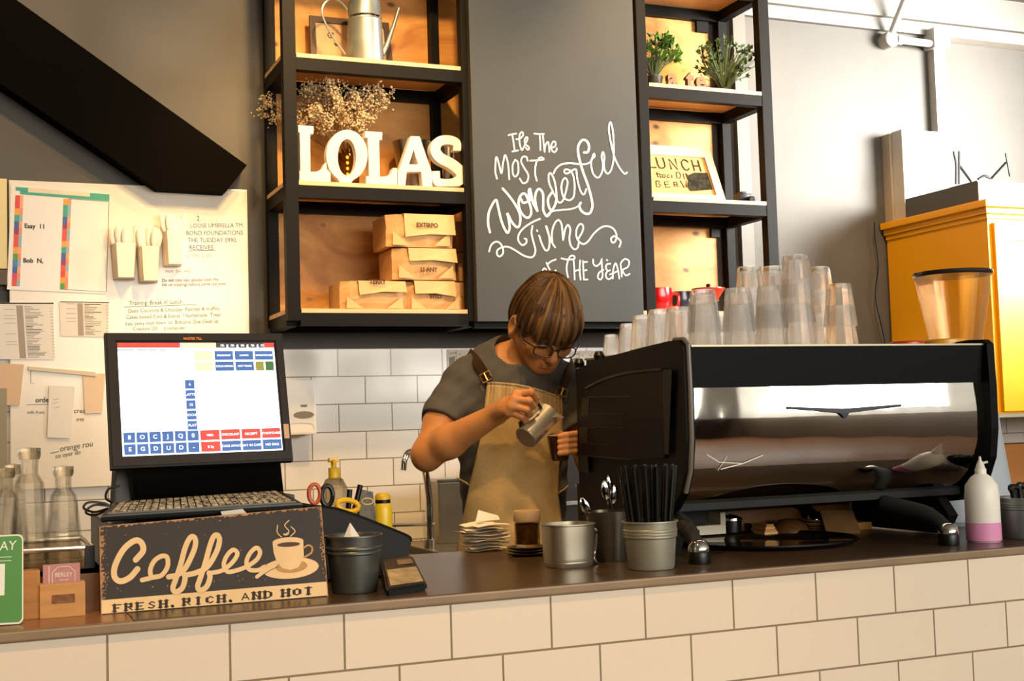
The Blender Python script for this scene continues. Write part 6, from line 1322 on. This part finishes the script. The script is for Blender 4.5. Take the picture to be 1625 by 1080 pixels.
def skin(P):
    out = np.full(len(P), 1e3, np.float32)
    d = torso(P, -.012)
    # neck
    d = smin(d, cone(P, NB+np.array((0, -.0, -.06)), hp(0, -.025, -.06), .060, .055), .03)
    # head
    h = elld(P, hp(0, -.008, .012), (.075, .096, .105), HM)
    h = smin(h, elld(P, hp(0, .032, -.055), (.058, .058, .062), HM), .03)          # face and jaw
    h = smin(h, elld(P, hp(0, .058, -.102), (.026, .024, .022), HM), .03)          # chin
    for s in (-1, 1):
        h = smin(h, cone(P, hp(s*.058, .0, -.062), hp(s*.016, .06, -.104), .016, .016), .028)  # jaw line
        h = smin(h, elld(P, hp(s*.042, .062, -.045), (.024, .022, .022), HM), .02)  # cheek
        h = smax(h, -elld(P, hp(s*.032, .098, -.022), (.019, .014, .011), HM), .012)  # eye socket
        h = smin(h, elld(P, hp(s*.032, .079, -.024), (.0135, .012, .0105), HM), .004)  # lid over the eye
        h = smin(h, cone(P, hp(s*.016, .094, -.006), hp(s*.046, .080, -.006), .006, .005), .012)  # brow
        h = smin(h, elld(P, hp(s*.009, .099, -.060), (.0075, .009, .007), HM), .006)  # nostril wing
        e = elld(P, hp(s*.082, -.012, -.03), (.010, .021, .033), HM); e = smax(e, -elld(P, hp(s*.089, -.008, -.026), (.006, .012, .021), HM), .006); e = smin(e, elld(P, hp(s*.080, -.006, -.056), (.006, .009, .010), HM), .008)
        h = smin(h, e, .008)
    h = smin(h, cone(P, hp(0, .091, -.012), hp(0, .110, -.052), .0065, .0105), .012)   # nose
    h = smin(h, elld(P, hp(0, .110, -.056), (.010, .010, .009), HM), .006)
    h = smin(h, elld(P, hp(0, .0905, -.0795), (.021, .009, .0048), HM), .005)        # lips
    h = smin(h, elld(P, hp(0, .0885, -.0885), (.019, .009, .0055), HM), .004)
    d = smin(d, h, .022)
    # arms
    ar = cone(P, SHR, SHR*.45+ELR*.55, .052, .047); ar = smin(ar, cone(P, SHR*.45+ELR*.55, ELR, .046, .039), .03)
    m1 = ELR*.68+WRR*.32; ar = smin(ar, cone(P, ELR, m1, .038, .043), .025); ar = smin(ar, cone(P, m1, WRR, .0425, .0265), .02)
    ar = smin(ar, elld(P, ELR+np.array((-.004, -.012, -.012)), (.030, .030, .030)), .02)
    al = cone(P, SHL, ELL, .050, .040); al = smin(al, cone(P, ELL, WRL, .040, .026), .02)
    d = smin(d, ar, .018); d = smin(d, al, .018)
    # right hand
    hd_ = cone(P, WRR, (FR[1][0]+FR[2][0])/2*.5+WRR*.5, .0255, .024)
    for i in range(4): hd_ = smin(hd_, cone(P, WRR*.62+FR[i][0]*.38, FR[i][0], .0165, .0115), .014)
    for i in range(3): hd_ = smin(hd_, cone(P, FR[i][0], FR[i+1][0], .0105, .0105), .008)
    for f_, r_ in zip(FR, RR):
        k_ = cone(P, f_[0], f_[1], r_[0], r_[1]); k_ = smin(k_, cone(P, f_[1], f_[2], r_[1], r_[2]), .003); k_ = smin(k_, cone(P, f_[2], f_[3], r_[2], r_[3]), .003); hd_ = smin(hd_, k_, .0045)
    k_ = cone(P, TH[0], TH[1], .014, .0115); k_ = smin(k_, cone(P, TH[1], TH[2], .0115, .0100), .004); k_ = smin(k_, cone(P, TH[2], TH[3], .0100, .0085), .003); hd_ = smin(hd_, k_, .010)
    d = smin(d, hd_, .012)
    # left hand round the cup
    lh = cone(P, WRL, PB(915, 700, .195), .025, .022)
    for i, f_ in enumerate(FL_):
        lh = smin(lh, cone(P, WRL*.4+f_[0]*.6, f_[0], .014, .0105), .010)
        k_ = cone(P, f_[0], f_[1], .0100, .0092); k_ = smin(k_, cone(P, f_[1], f_[2], .0092, .0082), .003); k_ = smin(k_, cone(P, f_[2], f_[3], .0082, .0070), .003); lh = smin(lh, k_, .0045)
    k_ = cone(P, TL[0], TL[1], .013, .011); k_ = smin(k_, cone(P, TL[1], TL[2], .011, .0095), .003); k_ = smin(k_, cone(P, TL[2], TL[3], .0095, .008), .003); lh = smin(lh, k_, .008)
    d = smin(d, lh, .010)
    return smax(d, .83-P[:, 2], .004)
FEET = toW((HI[0], -.04, 0))
per = thing('person', 'barista in grey t-shirt, pale apron and glasses, head bowed, pouring milk', 'person', FEET)
m_skin = mat('skin', 'c08450', .48, var=.05, vscale=20, spec=.35)
b_ = m_skin.node_tree.nodes['Principled BSDF']; b_.inputs['Subsurface Weight'].default_value = .12; b_.inputs['Subsurface Radius'].default_value = (.012, .005, .003)
sdf_obj('body', skin, (CH[0]-.36, -.24, .80), (CH[0]+.34, .34, 1.76), .0025, m_skin, per, smooth_it=2)
# ---- t-shirt
m_shirt = mat('grey_jersey', '4b4945', .85, var=.06, vscale=40, bump=.25, bscale=14)
def wr(P, s): return s*(np.sin(P[:, 2]*70+P[:, 0]*42)*np.sin(P[:, 0]*38-P[:, 1]*50+1)+.6*np.sin(P[:, 2]*120-P[:, 0]*90+2))
CUT = SHR*.42+ELR*.58; CUL = SHL*.4+ELL*.6
def shirt(P):
    d = torso(P, .0085)
    n1 = (ELR-SHR)/np.linalg.norm(ELR-SHR); sl = cone(P, SHR+np.array((.01, 0, -.005)), SHR*.36+ELR*.64, .066, .067)
    sl = smax(sl, ((P-CUT) @ n1.astype(np.float32)), .004); sl = smax(sl, -cone(P, CUT-n1*.018, CUT+n1*.08, .052, .054), .004)
    n2 = (ELL-SHL)/np.linalg.norm(ELL-SHL); s2 = cone(P, SHL+np.array((-.01, 0, -.005)), SHL*.36+ELL*.64, .064, .064); s2 = smax(s2, ((P-CUL) @ n2.astype(np.float32)), .004); s2 = smax(s2, -cone(P, CUL-n2*.018, CUL+n2*.08, .050, .052), .004)
    d = smin(d, sl, .03); d = smin(d, s2, .03)
    col = cone(P, NB+np.array((.012, .03, -.038)), NB+np.array((.012, .035, -.034)), .082, .082); d = smin(d, col, .012)
    d = d+wr(P, .0022)
    nk = elld(P, NB+np.array((.012, .034, .030)), (.080, .088, .066)); d = smax(d, -nk, .006)        # neck opening
    d = smax(d, -cone(P, NB+np.array((0, 0, -.03)), hp(0, -.02, -.05), .066, .064), .004)
    return smax(d, .84-P[:, 2], .004)
sdf_obj('t_shirt', shirt, (CH[0]-.32, -.24, .82), (CH[0]+.32, .2, 1.60), .0035, m_shirt, per, smooth_it=3)
# ---- trousers and shoes
def legs(P):
    d = elld(P, HI+np.array((0, 0, -.03)), (.158, .110, .15)); 
    for s in (-1, 1):
        k = HI+np.array((s*.09, .02, -.42)); f_ = HI+np.array((s*.10, -.01, -.83)); d = smin(d, cone(P, HI+np.array((s*.08, 0, -.08)), k, .088, .062), .03); d = smin(d, cone(P, k, f_, .062, .048), .03)
    return smax(d, P[:, 2]-.93, .004)
sdf_obj('trousers', legs, (HI[0]-.22, -.22, .03), (HI[0]+.22, .16, .95), .008, mat('dark_trousers', '1d1e24', .8), per)
def shoe(s):
    return lambda P: smax(smin(elld(P, HI+np.array((s*.10, .05, -.88)), (.045, .11, .045)), elld(P, HI+np.array((s*.10, -.02, -.85)), (.042, .055, .065)), .03), -(P[:, 2]-.002), .003)
for s in (-1, 1): sdf_obj('shoe', shoe(s), (HI[0]+s*.10-.07, -.2, -.01), (HI[0]+s*.10+.07, .2, .15), .006, M_blackp, per)
# ---- apron: draped over the front of shirt and hips
def front_b(a, c, g):
    """front surface of the clothed trunk at (a, c), pushed out by g"""
    a = np.asarray(a, np.float32); c = np.asarray(c, np.float32); b = np.full(a.shape, .25, np.float32)
    for _ in range(60):
        d = shirt_s(np.stack([a, b, c], 1))-g; b = b-np.clip(d, -.02, .02)*.8
    return b
def shirt_s(P): return smin(torso(P, .0085), cone(P, HI, np.array((HI[0], -.02, .2)), .15, .15), .08)
def apron(P=None):
    rows = 56; cols = 44; y0, y1 = 607, 1010
    Lx = [(600,774),(640,770),(690,764),(730,754),(770,744),(820,734),(870,724),(920,716),(1020,706)]; Rx = [(600,889),(640,893),(690,893),(730,889),(780,886),(830,892),(870,898),(920,906),(1020,915)]
    A_, C_, U_, V_ = [], [], [], []
    for j in range(rows+1):
        v = j/rows
        for i in range(cols+1):
            u = i/cols; py = y0+(y1-y0)*v+(1-v)**6*24*u - (1-v)**6*6*math.sin(math.pi*u); px = np.interp(py, *zip(*Lx))*(1-u)+np.interp(py, *zip(*Rx))*u
            q = PB(px, py, .07); A_.append(q[0]); C_.append(q[2]); U_.append(u); V_.append(v)
    U_, V_ = np.array(U_), np.array(V_); b = front_b(A_, C_, .007)
    amin = CH[0]
    bb = b.reshape(rows+1, cols+1)
    for k in range(6): bb[1:-1, 1:-1] = .25*(bb[:-2, 1:-1]+bb[2:, 1:-1]+bb[1:-1, :-2]+bb[1:-1, 2:])
    bb = np.maximum(bb, -.02)
    b = bb.reshape(-1)+.0035*np.exp(-(V_*7)**2)*np.sin(U_*120)+.004*np.sin(U_*15+V_*5)*np.clip(V_*1.5, 0, 1)
    g = MB(); g.raw([toW((A_[k], b[k], C_[k])) for k in range(len(b))], [(j*(cols+1)+i, j*(cols+1)+i+1, (j+1)*(cols+1)+i+1, (j+1)*(cols+1)+i) for j in range(rows) for i in range(cols)])
    return g, np.array(A_).reshape(rows+1, cols+1), b.reshape(rows+1, cols+1), np.array(C_).reshape(rows+1, cols+1)
g, ga, gb, gc = apron()
m_ap = mat('apron_canvas', 'c0a572', .8, var=.10, vscale=7, bump=.3, bscale=25)
o = obj('apron', g, m_ap, per, smooth=True, solid=.003)
g = MB(); g.tube([toW((ga[0,i], gb[0,i]+.002, gc[0,i])) for i in range(ga.shape[1])], .0030, 6)
obj('apron_hem', g, mat('apron_edge', 'c2a97c', .8), per, smooth=True)
m_lea = mat('brown_leather', '3a2616', .7, spec=.2)
def strap(pts, w, t, name='strap', m=m_lea):
    P = catmull([toW(p) for p in pts], 6); cen = toW(CH+np.array((0, -.06, .1))); nr = [(p-cen).normalized() for p in P]
    return obj(name, MB().tube(P, 0, flat=(w, t, nr)), m, per, smooth=30)
def onfront(px, py, g): q = PB(px, py, .05); b = float(front_b([q[0]], [q[2]], g)[0]); return PB(px, py, b)
strap([onfront(776, 606, .010), onfront(767, 590, .010), onfront(757, 574, .011), PB(748, 563, -.01), PB(744, 560, -.05), PB(752, 566, -.10)], .026, .004)
strap([onfront(889, 626, .010), onfront(897, 606, .010), onfront(903, 590, .011), PB(908, 578, -.02), PB(908, 573, -.06)], .024, .004)
for a_, b_2 in (((774, 604), (768, 592)), ((890, 627), (894, 616))):
    g = MB(); p, q = toW(onfront(*a_, .016)), toW(onfront(*b_2, .016)); g.tube([p, q], .0035, 8); d = (q-p).normalized(); sd = d.cross(PDH).normalized()
    g.tube([p+sd*.014, p-sd*.014, q-sd*.014, q+sd*.014, p+sd*.014], .0022, 6); obj('buckle', g, mat('antique_brass', 'a58f5f', .3, .9), per, smooth=30)
for side, pts in ((0, ((745, 770), (737, 765), (728, 760))), (1, ((886, 782), (893, 778), (899, 772)))):
    strap([onfront(*p, .009) for p in pts], .02, .003, 'waist_tie', m_ap)
# ---- hair: a cap with a full fringe, grooved from the whorl
def hairf(P):
    q = (P-HC.astype(np.float32)) @ HM.T.astype(np.float32); s, f, u = q[:, 0], q[:, 1], q[:, 2]
    ang = np.arctan2(s, f+.028); rad = np.sqrt(s*s+(f+.028)**2)
    gro = .0028*np.sin(ang*23+2.2*np.sin(ang*5)+rad*26)+.0020*np.sin(ang*47+rad*40+1)+.0012*np.sin(ang*83-rad*30)
    d = elld(P, hp(0, -.006, .016), (.0855, .107, .111), HM)
    d = smin(d, elld(P, hp(0, .050, .026), (.070, .062, .056), HM), .03)
    d = smin(d, elld(P, hp(.0, -.07, -.02), (.072, .05, .07), HM), .03)
    d = d+gro
    edge = .007*np.sin(ang*19+1)+.005*np.sin(ang*43)
    front = np.clip((f-.005)/.05, 0, 1); lim = -.062+front*(.048)+edge
    lim = np.where(f > .03, -.010-.012*np.abs(s/.08)**2+edge*1.6, lim)
    lim = np.where((np.abs(s) > .055) & (f > -.035) & (f < .03), -.020+edge, lim)
    d = smax(d, (lim-u), .006)
    d = smax(d, -elld(P, hp(0, -.002, -.005), (.073, .093, .102), HM), .004)
    return d
m_hair = bpy.data.materials.new('brown_hair'); m_hair.use_nodes = True
nt = m_hair.node_tree; N = nt.nodes; L = nt.links; bs = N['Principled BSDF']; bs.inputs['Roughness'].default_value = .5; bs.inputs['Specular IOR Level'].default_value = .25
at_ = N.new('ShaderNodeAttribute'); at_.attribute_name = 'strand'; rp = N.new('ShaderNodeValToRGB'); L.new(at_.outputs['Fac'], rp.inputs[0]); L.new(rp.outputs[0], bs.inputs['Base Color'])
rp.color_ramp.elements[0].position = .25; rp.color_ramp.elements[0].color = srgb('3a2611'); rp.color_ramp.elements[1].position = .85; rp.color_ramp.elements[1].color = srgb('7d5c36')
ho = sdf_obj('hair', hairf, HC-.17, HC+.17, .0022, m_hair, per, smooth_it=1)
vs = np.empty(len(ho.data.vertices)*3, np.float32); ho.data.vertices.foreach_get('co', vs); vs = vs.reshape(-1, 3)+np.array(WL[per.name])
Wm = np.array([PCR, -PDH, Vector((0, 0, 1))], np.float32); loc = (vs-np.array(PO)) @ Wm.T; q = (loc-HC) @ HM.T
ang = np.arctan2(q[:, 0], q[:, 1]+.028); rad = np.sqrt(q[:, 0]**2+(q[:, 1]+.028)**2)
sv = .5+.22*np.sin(ang*31+2*np.sin(ang*7)+rad*22)+.16*np.sin(ang*67+rad*35)+.14*np.sin(ang*11+1.3)
atr = ho.data.attributes.new('strand', 'FLOAT', 'POINT'); atr.data.foreach_set('value', np.clip(sv, 0, 1).astype(np.float32))
# loose locks over the surface of the cap
random.seed(12); g = MB()
for k in range(700):
    a = random.uniform(-math.pi, math.pi); c_ = []
    Lm = random.uniform(.75, 1.0); a2 = a+random.uniform(-.10, .10)
    for t in np.linspace(.15, Lm, 9):
        th = t*1.62; aa = a+(a2-a)*t; rx = .0915 if abs(math.sin(aa)) > .5 else .0975
        s = .0875*math.sin(th)*math.sin(aa); f = -.006+(.111+.004*max(0, math.cos(aa)))*math.sin(th)*math.cos(aa)-.02*(1-math.sin(th)); u = .016+.113*math.cos(th)
        c_.append(hp(s, f, u-.002))
    g.tube([toW(p) for p in c_], [.0009+.0007*math.sin(math.pi*min(1, i/8+.1)) for i in range(len(c_))], 4)
for k in range(90):                                                  # fringe ends, uneven and pointed
    a = random.uniform(-1.15, 1.15); c_ = []; L2 = random.uniform(1.66, 1.98)+.05*math.sin(a*9); a2 = a+random.uniform(-.12, .16)
    for th in np.linspace(1.0, L2, 8):
        t = (th-1.0)/(L2-1.0); aa = a+(a2-a)*t; dn = max(0, th-1.57)
        c_.append(hp(.0880*math.sin(min(th, 1.57))*math.sin(aa), -.004+.113*math.sin(min(th, 1.57))*math.cos(aa), .016+.113*math.cos(min(th, 1.57))-.113*dn))
    g.tube([toW(p) for p in c_], [.0024, .0030, .0032, .0031, .0028, .0022, .0014, .0005], 5)
hs = obj('hair_locks', g, mat('hair_lock', '664828', .5, spec=.25, col2='452f18', vscale=40), per, smooth=True); hs['kind'] = 'stuff'
# ---- glasses and eyes
g = MB(); 
for s in (-1, 1):
    c = [(s*.034+.026*math.copysign(abs(math.cos(t))**.7, math.cos(t)), .0165*math.copysign(abs(math.sin(t))**.7, math.sin(t))) for t in [2*math.pi*k/28 for k in range(29)]]
    g.tube([toW(hp(x, .108-.006*abs(x/.06)**2, -.030+y)) for x, y in c], .0019, 8, cap=False)
    g.tube([toW(hp(s*.060, .101, -.022)), toW(hp(s*.080, .075, -.022)), toW(hp(s*.0835, .01, -.018)), toW(hp(s*.084, -.012, -.024))], .0019, 8)
g.tube(catmull([toW(hp(x, .109, -.027+.004*(1-abs(x)/.009))) for x in (-.009, 0, .009)], 4), .0018, 8)
gl = obj('glasses', g, mat('glasses_frame', '17120e', .3), per, smooth=True)
g = MB()
for s in (-1, 1): g.bm.faces.new([g.bm.verts.new(toW(hp(s*.034+.025*math.cos(t), .106, -.030+.0155*math.sin(t)))) for t in [2*math.pi*k/24 for k in range(24)]])
obj('lenses', g, glass_mat('lens_glass', (1, 1, 1), .97), gl)
g = MB()
for s in (-1, 1): g.tube(catmull([toW(hp(s*.032+x, .0908-.004*abs(x)/.014, -.031+.004*abs(x)/.014)) for x in (-.013, -.006, 0, .006, .013)], 4), .0013, 6)
obj('eyelashes', g, mat('lash_black', '1a0f08', .7), per, smooth=True)
g = MB(); g.tube(catmull([toW(hp(x, .0975-.008*abs(x)/.02, -.0840+.0012*abs(x)/.02)) for x in (-.019, -.01, 0, .01, .019)], 4), [.0006]+[.0011]*15+[.0006], 6)
obj('lip_line', g, mat('lip_dark', '7a3f2c', .5), per, smooth=True)
# ---- milk jug and cup in the hands
b0, tdir = PB(834, 695, .265), PB(870, 655, .205)-PB(834, 695, .265)
ax = Vector(toW(b0+tdir)-toW(b0)); Hj = ax.length; ax.normalize(); Mj = ax.to_track_quat('Z', 'Y').to_matrix(); Bj = toW(b0); rj = .031
jg = thing('milk_jug', 'polished steel milk jug tilted in the barista\'s right hand', 'jug', Bj)
obj('body', MB().lathe([(0,0), (rj*.93,0), (rj,.003), (rj*1.01,Hj*.45), (rj*.95,Hj*.75), (rj*.96,Hj), (rj*.92,Hj), (rj*.9,Hj*.75), (rj*.95,.006), (0,.006)], Bj, 40, Mj), mat('jug_steel', 'd9d2c2', .3, .8), jg, smooth=35)
hs_ = [toW(p) for p in (PB(858, 646, .232), PB(852, 640, .248), PB(843, 648, .262), PB(836, 660, .270), PB(829, 670, .272), PB(826, 677, .268))]
obj('handle', MB().tube(catmull(hs_, 6), .0045, 10), mat('jug_handle', '2b2822', .3, .6), jg, smooth=True)
spx = toW(PB(877, 660, .215)); g = MB(); e1 = Bj+ax*Hj; side = (spx-e1); side = (side-ax*side.dot(ax)).normalized(); t2 = ax.cross(side)
g.raw([e1+side*rj*.85+t2*.014-ax*.02, e1+side*rj*.85-t2*.014-ax*.02, e1+side*rj*.85-t2*.013, e1+side*rj*1.42+ax*.006, e1+side*rj*.85+t2*.013], [(0,1,3), (1,2,3), (0,3,4)]); obj('spout', g, MATS['jug_steel'], jg, solid=.001)
cpw = toW(CUPC); hz = .062; C = cpw-Vector((0, 0, hz/2)); cpt = thing('coffee_cup', 'dark coffee cup with a pale rim in the barista\'s left hand', 'cup', C)
obj('cup', MB().lathe([(0,0), (.019,0), (.022,.004), (.0305,hz-.003), (.031,hz), (.029,hz), (.028,hz-.004), (.02,.006), (0,.006)], C, 32), mat('dark_brown_cup', '3a2010', .25), cpt, smooth=30)
obj('rim', MB().lathe([(.0295,hz), (.0312,hz+.0006), (.0316,hz+.002), (.0300,hz+.0026), (.0290,hz+.0015)], C, 32, capb=False, capt=False), mat('pale_cup_rim', 'd8b98a', .4), cpt, smooth=True)
obj('coffee', MB().lathe([(0,hz-.008), (.0272,hz-.008)], C, 28), mat('coffee_brown', '5a3317', .2), cpt)
